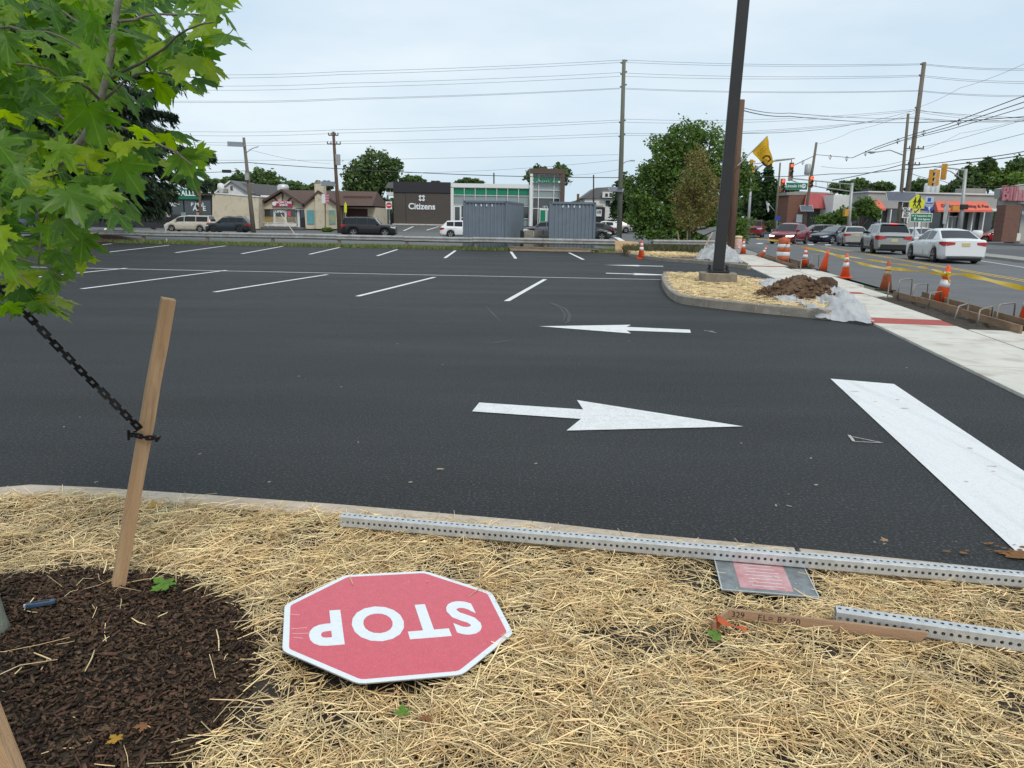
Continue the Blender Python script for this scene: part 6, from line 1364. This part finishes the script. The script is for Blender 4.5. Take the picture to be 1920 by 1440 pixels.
spc = [A(1480, 314, 95).lerp(A(1531, 290, 92), .5), A(1531, 290, 92).lerp(A(1598, 296, 85), .4), A(1531, 290, 92).lerp(A(1598, 296, 85), .85), A(1598, 296, 85).lerp(A(1640, 277, 80), .6), A(1640, 277, 80).lerp(A(1702, 255, 77), .7), A(1702, 255, 77).lerp(A(1780, 232, 70), .4), A(1780, 232, 70).lerp(A(1960, 165, 55), .12)]
for k, c in enumerate(spc):
    m = MB(); c = c + Vector((0, -.05, 0))
    m.tube([c + Vector((0, 0, .12)), c + Vector((.16, 0, -.08)), c + Vector((.02, 0, -.42)), c + Vector((-.16, 0, -.12)), c + Vector((0, 0, .1)), c + Vector((0, 0, -.4))], .028, 5); tag(m.build('cable_spacer', m_ins), 'spacer on the looped cable, ' + ('first', 'second', 'third', 'fourth', 'fifth', 'sixth', 'seventh')[k] + ' from the left', 'spacer', 'spacers on the looped cable')
# ------------------------------------------------------------------ traffic signals
m_sigy = M('signal_yellow', (.62, .30, .03), .55, (.5, .24, .03), 4); m_redlit = M('red_signal_lit', (.9, .05, .03), .3, emit=((1, .06, .03), 3.)); m_off = M('signal_lens_off', (.03, .03, .03), .3)
def signal(parent, p, rz, h=1.07, lit=True, face=-1):
    m = MB(); w = .17; m.box(-w, w, -.14, .14, -h / 2, h / 2); hd = m.build('signal_head', m_sigy, parent, bevel=.03); hd.matrix_local = Matrix.Translation(p) @ Matrix.Rotation(rz, 4, 'Z')
    m = MB(); m.box(-w + .015, w - .015, -.146, -.139, -h / 2 + .02, h / 2 - .02); m.build('face_plate', m_trim, hd)
    for k in range(3):
        z = h / 3 * (1 - k); m = MB(); m.lathe([(.125, 0), (.125, .02)], 16); m.v = [(x, -.15 - zz_, z + y) for x, y, zz_ in m.v]; m.build('lens', m_redlit if (k == 0 and lit) else m_off, hd)
        m = MB(); pts = [(.14 * _c(a), -.15, z + .14 * _s(a)) for a in np.linspace(-.2, math.pi + .2, 10)]; V = [(x, y, zz_) for x, y, zz_ in pts] + [(x, y - .2, zz_ - .02) for x, y, zz_ in pts]; m.add(V, [(i, i + 1, 10 + i + 1, 10 + i) for i in range(9)]); m.build('visor', m_sigy if face < 0 else m_trim, hd, True)
    return hd
# left mast behind the flag
p = A(1402, 440, 70); g = on(p.x, 70); sg = thing('traffic_signal', 'signal mast with bent arm and lit red head left of the junction', 'traffic signal', g); L0 = lambda px, py, Y=70: A(px, py, Y) - g
m = MB(); m.tube([Vector((0, 0, 0)), L0(1409, 330)], [.13, .10], 10); m.build('mast', m_gsteel, sg, True); m = MB(); m.tube([L0(1409, 322), L0(1430, 309), L0(1455, 300), L0(1490, 297)], [.08, .07, .06, .05], 8); m.build('arm', m_gsteel, sg, True); m = MB(); m.tube([L0(1409, 308), L0(1440, 304), L0(1482, 299)], .04, 6); m.build('tie_bar', m_gsteel, sg)
signal(sg, L0(1408, 313), R(75), 1.25, False); signal(sg, L0(1483, 322), R(0), 1.55, True); m = MB(); m.bar(L0(1484, 297), L0(1484, 305), .05, .05); m.build('hanger', m_trim, sg)
# middle mast with truss arm and street sign
p = A(1590, 440, 68); g2 = on(p.x, 68); sg = thing('traffic_signal', 'grey signal mast with truss arm and green street sign', 'traffic signal', g2); L0 = lambda px, py, Y=68: A(px, py, Y) - g2
m = MB(); m.tube([Vector((0, 0, 0)), L0(1598, 343)], [.15, .12], 10); m.build('mast', m_gsteel, sg, True)
m = MB(); m.tube([L0(1598, 346), L0(1540, 340), L0(1478, 334)], .05, 8); m.build('upper_chord', m_gsteel, sg, True); m = MB(); m.tube([L0(1596, 359), L0(1545, 352), L0(1500, 344), L0(1478, 336)], .05, 8); m.build('lower_chord', m_gsteel, sg, True)
for x, y0, y1 in ((1575, 344, 356), (1552, 341, 353), (1530, 339, 349)): m = MB(); m.tube([L0(x, y0), L0(x, y1)], .03, 6); m.build('brace', m_gsteel, sg)
signal(sg, L0(1467, 348), 0, 1.15, True); signal(sg, L0(1520, 341), 0, .95, True)
m = MB(); a, b_ = L0(1471.5, 355), L0(1511.5, 343.5); m.box(a.x, b_.x, -.35, -.31, a.z, b_.z); s_ = m.build('street_sign', m_dgrn, sg); e = .03
m = MB(); m.box(a.x - e, b_.x + e, -.308, -.29, a.z - e, b_.z + e); m.build('sign_border', m_signw, s_); c = L0(1489, 349.2); text('lettering', 'Lincoln Hwy', .33, m_signw, s_, facing((c.x, -.352, c.z)), .004, .006)
c = L0(1504, 349); m = MB(); m.lathe([(.19, 0), (.19, .01)], 12); m.v = [(c.x + x, -.352 - z, c.z + y) for x, y, z in m.v]; m.build('route_badge', m_signw, s_); text('lettering', '27', .24, m_ink, s_, facing((c.x, -.366, c.z)), .003, .004)
m = MB(); c = L0(1588, 399); m.box(c.x - .3, c.x + .05, -.3, .1, c.z - .3, c.z + .3); m.build('pedestrian_signal', m_sigy, sg, bevel=.03)
# right mast, heads seen from behind
p = A(1800, 440, 58); g3 = on(p.x, 58); sg = thing('traffic_signal', 'grey signal mast at right with three yellow heads', 'traffic signal', g3); L0 = lambda px, py, Y=58: A(px, py, Y) - g3
m = MB(); m.tube([Vector((0, 0, 0)), L0(1811, 317)], [.16, .12], 12); m.build('mast', m_gsteel, sg, True)
m = MB(); m.tube([L0(1810, 320), L0(1796, 317), L0(1760, 313), L0(1752, 312)], .05, 8); m.build('upper_chord', m_gsteel, sg, True); m = MB(); m.tube([L0(1807, 338), L0(1782, 321), L0(1765, 317)], .04, 8); m.build('lower_chord', m_gsteel, sg, True); m = MB(); m.tube([L0(1797, 318), L0(1797, 329)], .03, 6); m.build('brace', m_gsteel, sg)
for px, py, rz in ((1745, 333, 60), (1755.5, 333, 200), (1770, 322, 140)): signal(sg, L0(px, py), R(rz), 1.12, False)
m = MB(); c = L0(1751, 333); m.box(c.x - .07, c.x + .07, -.2, .0, c.z - .62, c.z + .62); m.build('mounting_bar', m_gsteel, sg)
for px, py, mt in ((1789, 391, m_sigy), (1806, 388, m_trim)): m = MB(); c = L0(px, py); m.box(c.x - .24, c.x + .24, -.25, .05, c.z - .18, c.z + .18); m.build('pedestrian_signal', mt, sg, bevel=.03)
# ------------------------------------------------------------------ road signs
m_sy = M('fluorescent_yellow', (.62, .62, .02), .5); m_sb = M('sign_blue', (.02, .06, .32), .5); m_sw = M('sign_white', (.72, .73, .73), .5); m_sgn = M('sign_red', (.50, .02, .03), .5)
def signpost(label, px, py, Y, top, pr=.035, mat=None):
    p = A(px, 440, Y); g = on(p.x, Y); o = thing('road_sign', label, 'road sign', g); m = MB(); m.tube([Vector((0, 0, -.1)), A(px + (top - py) * -.0, top, Y) - g], pr, 8); m.build('post', mat or m_gsteel, o); return o, (lambda x, y: A(x, y, Y) - g)
def plate(o, L0, x0, y0, x1, y1, mat, d=-.06, border=None):
    a, b_ = L0(x0, y1), L0(x1, y0); m = MB()
    if border: m.box(a.x, b_.x, d, d + .01, a.z, b_.z); q = m.build('plate', border, o); e = .035; m = MB(); m.box(a.x + e, b_.x - e, d - .006, d - .001, a.z + e, b_.z - e); m.build('field', mat, q); return q
    m.box(a.x, b_.x, d, d + .012, a.z, b_.z); return m.build('plate', mat, o)
def tl(o, L0, s, x, y, size, mat, d=-.075, b=.004, sx=1.): c = L0(x, y); return text('lettering', s, size, mat, o, facing((c.x, d, c.z)), .002, b, sx=sx)
o, L0 = signpost('white no turn on red sign in front of the poles', 1697, 441, 50, 389); q = plate(o, L0, 1690, 389, 1706.5, 408.5, m_sw)
for s_, y in (('NO', 391.5), ('TURN', 396), ('ON', 400.5), ('RED', 405)): tl(q, L0, s_, 1698, y, .19, m_ink)
o, L0 = signpost('yellow school crossing pentagon with arrow plate below', 1717, 441, 50.4, 366); c = L0(1719, 378)
P = [(-.44, -.42), (.44, -.42), (.50, .02), (0, .47), (-.50, .02)]; m = MB(); m.prism([(c.x + x, c.z + z) for x, z in P], -.06, -.048, lambda a, b, c_: (a, c_, b)); q = m.build('plate', m_sy, o)
for dx, k in ((-.15, .82), (.13, 1.0)):
    fig = [(-.02, .30), (.06, .30), (.07, .2), (.13, .02), (.08, .0), (.05, .08), (.06, -.08), (.16, -.30), (.09, -.31), (.01, -.12), (-.08, -.31), (-.15, -.29), (-.05, -.06), (-.05, .06), (-.11, -.02), (-.15, .02), (-.06, .19)]
    m = MB(); m.prism([(c.x + dx + x * k, c.z - .06 + z * k) for x, z in fig], -.072, -.064, lambda a, b, c_: (a, c_, b)); m.build('walking_figure', m_ink, q)
    m = MB(); m.prism([(c.x + dx + .02 + .05 * k * _c(a), c.z - .06 + .35 * k + .055 * k * _s(a)) for a in np.linspace(0, 5.9, 9)], -.072, -.064, lambda a, b, c_: (a, c_, b)); m.build('figure_head', m_ink, q)
q = plate(o, L0, 1709, 389.5, 1725, 402, M('pale_yellow', (.62, .60, .14), .5)); a, b_ = L0(1722, 392), L0(1713, 400); m = MB(); m.bar((a.x, -.07, a.z), (b_.x, -.07, b_.z), .01, .07); m.bar((b_.x - .02, -.07, b_.z), (b_.x + .2, -.07, b_.z), .01, .06); m.bar((b_.x, -.07, b_.z), (b_.x, -.07, b_.z + .2), .06, .01); m.build('arrow', m_ink, q)
o, L0 = signpost('blue and white transit sign beside the school sign', 1743, 441, 50.8, 369); q = plate(o, L0, 1733, 369, 1750.5, 385, M('pale_blue', (.42, .5, .62), .5)); m = MB(); a, b_ = L0(1738, 378), L0(1745, 371); m.box(a.x, b_.x, -.07, -.062, a.z, b_.z); m.build('pictogram', m_sb, q)
q = plate(o, L0, 1732, 385.5, 1750, 395.5, m_sb); a, b_ = L0(1741, 394.5), L0(1741, 389); m = MB(); m.prism([(a.x - .03, a.z), (a.x + .03, a.z), (a.x + .03, b_.z - .05), (a.x + .11, b_.z - .05), (a.x, b_.z + .06), (a.x - .11, b_.z - .05), (a.x - .03, b_.z - .05)], -.07, -.062, lambda x, y, z: (x, z, y)); m.build('arrow', m_sw, q); tl(q, L0, 'TRANSIT', 1741.5, 381.5, .13, m_sb); tl(q, L0, 'STATION', 1741, 387.3, .10, m_sw)
o, L0 = signpost('green guide sign for the inspection station below the yellow sign', 1729, 441, 50.2, 402); q = plate(o, L0, 1705, 400, 1748, 416, m_dgrn, border=m_sw); tl(q, L0, 'M V Inspection Stn', 1727, 404.8, .16, m_sw); tl(q, L0, 'And Agency', 1731, 411, .16, m_sw)
a, b_ = L0(1714, 413.5), L0(1714, 409); m = MB(); m.prism([(a.x - .025, a.z), (a.x + .025, a.z), (a.x + .025, b_.z - .04), (a.x + .09, b_.z - .04), (a.x, b_.z + .06), (a.x - .09, b_.z - .04), (a.x - .025, b_.z - .04)], -.085, -.07, lambda x, y, z: (x, z, y)); m.build('arrow', m_sw, q)
o, L0 = signpost('red and white do not enter sign left of the bank', 729.5, 420, 84, 378); q = plate(o, L0, 723.5, 378, 735, 392, m_sw); c = L0(729.5, 385); m = MB(); m.lathe([(.30, 0), (.30, .01)], 16); m.v = [(c.x + x, -.066 - z, c.z + y) for x, y, z in m.v]; m.build('red_disc', m_sgn, q); m = MB(); m.box(c.x - .22, c.x + .22, -.085, -.078, c.z - .05, c.z + .05); m.build('white_bar', m_sw, q)
m = MB(); p = on(A(727, 418, 84).x, 84); m.box(p.x - .35, p.x + .25, p.y - .4, p.y - .1, p.z, p.z + 1.1); tag(m.build('utility_cabinet', m_dgrn, None, bevel=.04), 'green cabinet under the do not enter sign', 'cabinet')
o, L0 = signpost('yellow sign seen edge-on beside the cafe pole', 648, 430, 86, 379, .04); c = L0(648, 389); m = MB(); m.prism([(c.x - .14, c.z - .5), (c.x + .12, c.z - .6), (c.x + .16, c.z + .3), (c.x, c.z + .62), (c.x - .15, c.z + .2)], -.08, -.05, lambda x, y, z: (x, z, y)); m.build('plate', m_sy, o)
o, L0 = signpost('pink and white sign on a thin post before the cafe chimney', 610, 428, 92, 364, .04, m_trim); plate(o, L0, 604, 364, 610, 381, m_sw, -.1); q = plate(o, L0, 610.5, 364, 616.5, 381, M('pink_sign', (.55, .12, .18), .5), -.1)
for k, y in enumerate((367, 372, 377)): tl(q, L0, 'WOW', 613.5, y, .18, m_sw, -.115)
o, L0 = signpost('small blue sign on a post at the wooded corner', 1457, 425, 88, 406, .05); plate(o, L0, 1453, 406, 1464, 413, m_sb)
o, L0 = signpost('edge-on grey sign with tall narrow shape before the salmon awning', 1773, 441, 55, 380, .04); c = L0(1773, 395); m = MB(); m.prism([(c.x - .12, c.z - .9), (c.x + .12, c.z - .9), (c.x + .17, c.z + .3), (c.x + .04, c.z + .62), (c.x - .06, c.z + .5), (c.x - .15, c.z + .2)], -.06, -.045, lambda x, y, z: (x, z, y)); m.build('plate', m_gsteel, o)
# flags
def flag(label, pts, staff, mat, Y, marks=()):
    P0 = A(*staff[0], Y); o = thing('flag', label, 'flag', P0); m = MB(); m.tube([Vector(), A(*staff[1], Y) - P0], .03, 6); m.build('staff', m_gsteel, o)
    q = [A(*p, Y) - P0 for p in pts]; m = MB(); V = []; n_, k_ = 14, 10
    for j in range(n_ + 1):
        for i in range(k_ + 1):
            u, v = i / k_, j / n_; p = q[0].lerp(q[1], u).lerp(q[3].lerp(q[2], u), v); p.y += .10 * math.sin(u * 6 + v * 4) + .06 * math.sin(v * 11 + u * 3); p.z += .05 * math.sin(u * 7) * v; V.append(p)
    m.add(V, [(j * (k_ + 1) + i, j * (k_ + 1) + i + 1, (j + 1) * (k_ + 1) + i + 1, (j + 1) * (k_ + 1) + i) for j in range(n_) for i in range(k_)]); cl = m.build('cloth', mat, o, True)
    for pts_, th in marks:
        m = MB(); m.tube([A(x, y, Y - .22) - P0 for x, y in pts_], th, 6); m.build('print_mark', m_ink, cl)
    return o
st = [((1421 + 4.2 * i + 1.5 * j, 286 - 3.9 * i + 4.5 * j), (1421.6 + 4.2 * i + 1.5 * j, 286.5 - 3.9 * i + 4.5 * j)) for i in range(4) for j in range(2)]
flag('yellow printed flag flying from the old brown pole', [(1410, 284), (1439, 256), (1450, 306), (1438, 315)], ((1383, 311), (1439, 255)), M('flag_yellow', (.78, .46, .015), .7, (.70, .40, .012), 3, trans=.35), 42.6, [(s_, .03) for s_ in st] + [([(1430, 297), (1436, 292), (1442, 293), (1445, 299), (1440, 303)], .05), ([(1429, 303), (1434, 309), (1440, 312), (1447, 308)], .06)])
flag('white flag hanging limp on a slanted staff by the dark trees', [(1437, 377), (1443, 382), (1442, 397), (1439, 398)], ((1452, 395), (1437, 377)), M('flag_white', (.68, .68, .68), .7, trans=.3), 86)
# small street furniture
for k, (px, h) in enumerate(((1832, 1.3), (1812, .9))):
    p = on(A(px, 440, 66).x, 66); o = thing('planter', ('white planter with round top', 'low white urn')[k] + ' in front of the lighting store', 'planter', p); m = MB(); m.lathe([(.25, 0), (.2, .3), (.2, .6), (.4, .8), (.42, h - .1), (.3, h)], 14); m.build('urn', m_wfr, o, True)
# ------------------------------------------------------------------ trees
def leafmat(name, c, c2, isl=.4, tr=.3): return M(name, c, .6, c2, .35, isl=isl, trans=tr, spec=.25)
def cloud(n, blobs, size, seed, hollow=.45, lump=1.0):
    r = np.random.RandomState(seed); w = np.array([b[3] * b[5] for b in blobs]); w = w / w.sum(); k = r.choice(len(blobs), n, p=w); B_ = np.array(blobs)[k]
    d = r.normal(size=(n, 3)); d /= np.linalg.norm(d, axis=1)[:, None]
    rad = hollow + (1 - hollow) * r.rand(n) ** .7
    f = np.array([noise.noise(Vector((a * 2.2 + q, b * 2.2, c * 2.2))) for (a, b, c), q in zip(d, k * 3.7)])
    rad = rad * (1 + .48 * lump * f) * (1 + .10 * r.randn(n) * (r.rand(n) < .3))
    p = B_[:, :3] + d * rad[:, None] * B_[:, 3:6]
    keep = np.array([noise.noise(Vector((x / lump * .9, y * .5, z * .9))) for x, y, z in p / np.array([size * 9] * 3)]) > -.28
    p = p[keep]; n = len(p); s = size * (.55 + .9 * r.rand(n))
    u = r.normal(size=(n, 3)); u[:, 2] *= .6; u /= np.linalg.norm(u, axis=1)[:, None]; v = np.cross(u, r.normal(size=(n, 3))); v /= np.linalg.norm(v, axis=1)[:, None]
    V = np.zeros((n, 4, 3)); V[:, 0] = p - u * s[:, None] * .6; V[:, 1] = p + v * s[:, None] * .34; V[:, 2] = p + u * s[:, None] * .6; V[:, 3] = p - v * s[:, None] * .34
    return V.reshape(-1, 3), np.arange(n * 4).reshape(-1, 4)
m_tb = M('tree_bark', (.075, .06, .05), .95, (.12, .10, .085), 4)
def tree(label, bpx, Y, blobs, n, size, mat, seed, tr=.16, name='tree', stems=1, group=None, thick=.8, limb=True, dth=None):
    b = on(A(bpx, 430, Y).x, Y); o = thing(name, label, 'tree', b, 0, group); W = []
    for (x, y, rx, ry) in blobs:
        c = A(x, y, Y); kx = A(x + 1, y, Y).x - A(x, y, Y).x; W.append((c.x - b.x, rnd.gauss(0, rx * kx * .25), c.z - b.z, rx * kx, rx * kx * thick, ry * kx))
    V, F = cloud(n, W, size, seed); np_obj('crown', V, F, mat, o)
    m = MB(); top = max(w[2] for w in W)
    for s_ in range(stems):
        bx_ = (s_ - (stems - 1) / 2) * .35; tx_ = sum(w[0] for w in W) / len(W) + bx_ * 3
        m.tube([(bx_, 0, -.2), (bx_ * 1.2, 0, top * .3), (bx_ + (tx_ - bx_) * .6, .1, top * .65), (tx_, 0, top)], [tr, tr * .8, tr * .5, tr * .2], 8)
    if limb:
        for w in W: m.tube([(0, 0, min(top * .35, w[2] * .6)), (w[0] * .5, w[1] * .5, w[2] * .75), (w[0], w[1], w[2] + w[5] * .5)], [tr * .5, tr * .35, tr * .1], 6)
    m.build('trunk', m_tb, o, True); return o
g1 = leafmat('leaf_green', (.105, .185, .04), (.15, .25, .055), .4, .4); g2 = leafmat('leaf_mixed', (.25, .25, .08), (.26, .19, .07), .45, .4); g3 = leafmat('leaf_distant', (.085, .145, .05), (.12, .185, .06)); g4 = leafmat('leaf_dark', (.04, .08, .03), (.06, .11, .035)); g5 = leafmat('leaf_bright', (.13, .22, .04), (.16, .26, .05))
tree('large round green tree behind the far island', 1285, 52, [(1285, 262, 50, 36), (1245, 300, 52, 50), (1325, 285, 50, 55), (1225, 355, 45, 62), (1275, 345, 60, 70), (1340, 350, 52, 75), (1372, 370, 40, 70), (1235, 405, 55, 42), (1300, 410, 60, 40), (1365, 415, 45, 40), (1390, 330, 25, 40), (1205, 400, 30, 45), (1250, 440, 60, 16), (1340, 440, 60, 16)], 46000, .17, g1, 3, .2, stems=3)
tree('young yellowish tree with staked stem on the far island', 1294, 43.5, [(1308, 300, 22, 28), (1305, 335, 36, 34), (1290, 365, 32, 30), (1325, 365, 34, 34), (1305, 395, 42, 30), (1295, 415, 36, 18)], 9000, .10, g2, 4, .06)
tree('tall open-crowned tree behind the cafe garage', 700, 135, [(700, 310, 34, 30), (672, 335, 32, 32), (730, 325, 24, 30), (690, 365, 42, 35), (725, 370, 30, 35), (660, 385, 30, 30), (742, 310, 14, 12)], 9000, .55, g3, 5, .4)
for k, (bl, lab) in enumerate((([(455, 345, 30, 20), (425, 350, 26, 16)], 'behind the pale house gable'), ([(490, 340, 34, 22), (505, 352, 30, 18)], 'just right of the leaning pole'), ([(545, 352, 26, 12), (570, 360, 30, 12)], 'behind the cafe roof'), ([(600, 352, 16, 10), (612, 350, 12, 9)], 'sparse and small behind the cafe chimney'), ([(395, 352, 18, 16)], 'partly hidden by the spruce'), ([(772, 340, 22, 9)], 'low behind the bank wing'), ([(880, 343, 24, 7)], 'peeping over the bank roof'), ([(1010, 330, 24, 18), (1050, 325, 20, 16), (1030, 340, 35, 14)], 'behind the bank tower'), ([(1090, 395, 14, 12), (1075, 390, 10, 10)], 'right of the bank tower'))):
    tree('distant green tree ' + lab, bl[0][0], 150, bl, 3200, .60, g3, 20 + k, .25, group='distant trees behind the shops', limb=False)
tree('dark tree behind the foot of the very tall pole', 1168, 110, [(1170, 360, 22, 30), (1162, 395, 20, 30), (1185, 380, 18, 35)], 3500, .42, g4, 31, .2)
for k, (bl, lab, mt) in enumerate((([(1420, 385, 28, 40), (1412, 345, 18, 30)], 'dark broad tree right of the old pole', g4), ([(1442, 325, 9, 14), (1444, 350, 16, 20), (1446, 385, 24, 35)], 'dark pointed evergreen behind the white flag', g4), ([(1478, 380, 22, 30), (1470, 400, 28, 22)], 'dark tree beside the brick shop', g4))): tree(lab, bl[0][0], 112, bl, 5000, .40, mt, 40 + k, .3, group='dark trees at the junction')
for k, (bl, lab, mt) in enumerate((([(1862, 335, 40, 22), (1890, 345, 36, 20)], 'bright green tree above the lighting store roof', g5), ([(1815, 335, 22, 24), (1800, 350, 24, 14)], 'tall tree left of the bright green tree', g3), ([(1905, 318, 20, 22), (1935, 325, 30, 30)], 'tree above the billiards hall roof', g3), ([(1852, 312, 14, 14)], 'thin tree top above the signal mast', g3), ([(1725, 352, 26, 14)], 'tree low behind the tallest pole', g3), ([(1580, 352, 26, 11), (1610, 348, 20, 12)], 'tree over the white link building', g3), ([(1760, 358, 30, 10)], 'low tree behind the roof vents', g3), ([(1650, 352, 22, 9)], 'pale tree behind the lighting store corner', g3))): tree(lab, bl[0][0], 125, bl, 3800, .48, mt, 50 + k, .25, group='trees behind the right hand shops', limb=False)
tree('small dark ornamental tree in front of the white link building', 1612, 86, [(1585, 405, 26, 16), (1625, 388, 22, 18), (1560, 412, 24, 12), (1640, 402, 14, 14)], 5000, .26, g1, 70, .12)
tree('low shrub at the wooded corner left of the thin pole', 1430, 104, [(1425, 424, 26, 8), (1450, 422, 20, 8)], 2500, .3, g3, 71, .06, name='shrub', limb=False)
tree('weedy shrub in front of the cafe poster', 612, 91, [(612, 431, 12, 4)], 700, .2, g1, 72, .04, name='shrub', limb=False)
# far woods closing the horizon
r = np.random.RandomState(5); n = 22000; x = -230 + 480 * r.rand(n); hgt = np.array([6.0 + 3.5 * noise.noise(Vector((q * .045, 1, 2))) + 1.5 * noise.noise(Vector((q * .2, 3, 2))) for q in x]); z = hgt * r.rand(n) ** .7
y = 205 + 14 * r.rand(n); p = np.stack([x, y, z], -1); s = .9 * (.5 + r.rand(n)); u = r.normal(size=(n, 3)); u /= np.linalg.norm(u, axis=1)[:, None]; v = np.cross(u, r.normal(size=(n, 3))); v /= np.linalg.norm(v, axis=1)[:, None]
V = np.stack([p - u * s[:, None], p + v * s[:, None] * .6, p + u * s[:, None], p - v * s[:, None] * .6], 1).reshape(-1, 3)
tag(np_obj('far_woods', V, np.arange(n * 4).reshape(-1, 4), g3), 'distant belt of green trees along the horizon', 'woods', kind='stuff')
# big spruce on the left
sp_ = on(A(117, 440, 47).x, 47); spr = thing('spruce_tree', 'huge dark drooping spruce behind the maple', 'tree', sp_)
m = MB(); m.tube([(0, 0, -.2), (0, 0, .4), (.05, 0, 4), (0, 0, 12), (0, 0, 22)], [.62, .45, .38, .25, .05], 14); m.build('trunk', m_tb, spr, True)
r = np.random.RandomState(9); PV = []; UD = []; SZ = []; bm_ = MB()
for k in range(164):
    z0 = 3.0 + 19.0 * (min(k, 131) / 132) ** 1.05 if k < 132 else 2.4 + 4.2 * r.rand(); rad = 11.0 * (1 - (z0 / 30.0)) ** .75 * (.72 + .32 * r.rand()); a = k * 2.39996 + r.normal(0, .1)
    if z0 < 5.0 or k >= 132: rad = 5.2 + 2.0 * r.rand()
    dr = np.array([math.cos(a), math.sin(a), 0]); path = []
    for t in np.linspace(0, 1, 12): path.append(dr * rad * t + np.array([0, 0, z0 + rad * (.10 * t - .42 * t * t + .16 * t ** 4)]))
    bm_.tube([Vector(p_) for p_ in path[::3] + [path[-1]]], [.07, .05, .035, .02, .01], 5)
    sd = np.array([-dr[1], dr[0], 0]); nn_ = int(1500 * rad / 8)
    t = r.rand(nn_) ** .75; i = np.minimum((t * 11).astype(int), 10); fr_ = t * 11 - i; pa = np.array(path); c = pa[i] * (1 - fr_)[:, None] + pa[i + 1] * fr_[:, None]
    lat = r.normal(0, .75, nn_) * (1.15 - t); hang = -np.abs(r.normal(0, .55, nn_)) * (1.1 - .6 * t) ; c = c + sd * lat[:, None]; c[:, 2] += hang - .12 * np.abs(lat)
    PV.append(c); d = dr * .5 + sd * np.sign(lat)[:, None] * .45 + np.array([0, 0, -.75]) + r.normal(0, .32, (nn_, 3)); UD.append(d / np.linalg.norm(d, axis=1)[:, None]); SZ.append(.13 + .20 * r.rand(nn_))
p = np.concatenate(PV); u = np.concatenate(UD); s = np.concatenate(SZ); n = len(p); v = np.cross(u, r.normal(size=(n, 3))); v /= np.linalg.norm(v, axis=1)[:, None]
V = np.stack([p - u * s[:, None], p + v * s[:, None] * .22, p + u * s[:, None], p - v * s[:, None] * .22], 1).reshape(-1, 3)
np_obj('needles', V, np.arange(n * 4).reshape(-1, 4), leafmat('spruce_needle', (.032, .056, .032), (.05, .08, .042), .45, .15), spr); bm_.build('boughs', m_tb, spr, True)
strip_ = MB(); V = []; c = U(150, 448)
for i in range(9):
    for k in range(24): rr_ = i / 8; a = 2 * math.pi * k / 24; x, y = sp_.x + 1.6 + 4.6 * rr_ * _c(a), sp_.y - 1.2 + 1.9 * rr_ * _s(a); V.append((x, y, gz(x, y) + .02 + .45 * (1 - rr_ * rr_) + .05 * fbm(x, y, 2)))
strip_.add(V, [(i * 24 + k, (i + 1) * 24 + k, (i + 1) * 24 + (k + 1) % 24, i * 24 + (k + 1) % 24) for i in range(8) for k in range(24)]); o = strip_.build('spruce_mound', M('mound_mulch', (.07, .04, .028), .95, (.11, .07, .05), 3, bump=.6, bscale=15), None, True); o['kind'] = 'structure'
# grass blades by the guard rail and scrub round the far island
def tufts(name, label, fn, n, hmin, hmax, mat, seed):
    r = np.random.RandomState(seed); P = np.array([fn() for _ in range(n)]); h = hmin + (hmax - hmin) * r.rand(n) ** 1.5; a = r.rand(n) * 6.283; w = .02 + .02 * r.rand(n); ln = r.normal(0, .35, (n, 2)) * h[:, None]
    V = np.zeros((n, 3, 3)); V[:, 0] = P; V[:, 1] = P; V[:, 0, 0] -= np.cos(a) * w; V[:, 1, 0] += np.cos(a) * w; V[:, 0, 1] -= np.sin(a) * w; V[:, 1, 1] += np.sin(a) * w; V[:, 2] = P; V[:, 2, :2] += ln; V[:, 2, 2] += h
    tag(np_obj(name, V.reshape(-1, 3), np.arange(n * 3).reshape(-1, 3), mat), label, 'grass', kind='stuff')
m_gr = M('grass_blade', (.15, .23, .05), .7, (.25, .27, .10), 1.0, isl=.3, trans=.3)
def gsmp():
    x = rnd.uniform(-24, 6.5); e = 41.8 - .1065 * x; y = e + abs(rnd.gauss(0, .9)) + .03; return (x, y, gz(x, y) - .01)
tufts('grass', 'green grass growing under the guardrail', gsmp, 26000, .06, .26, m_gr, 3)
def gsmp2():
    q = S(rnd.uniform(-1.5, 3.3), rnd.uniform(37.5, 44)); return (q.x, q.y, q.z + .1)
tufts('scrub', 'rough weeds on the far island behind the stakes', gsmp2, 9000, .1, .5, M('weed', (.06, .085, .03), .8, (.12, .10, .05), .8, isl=.4, trans=.2), 4)
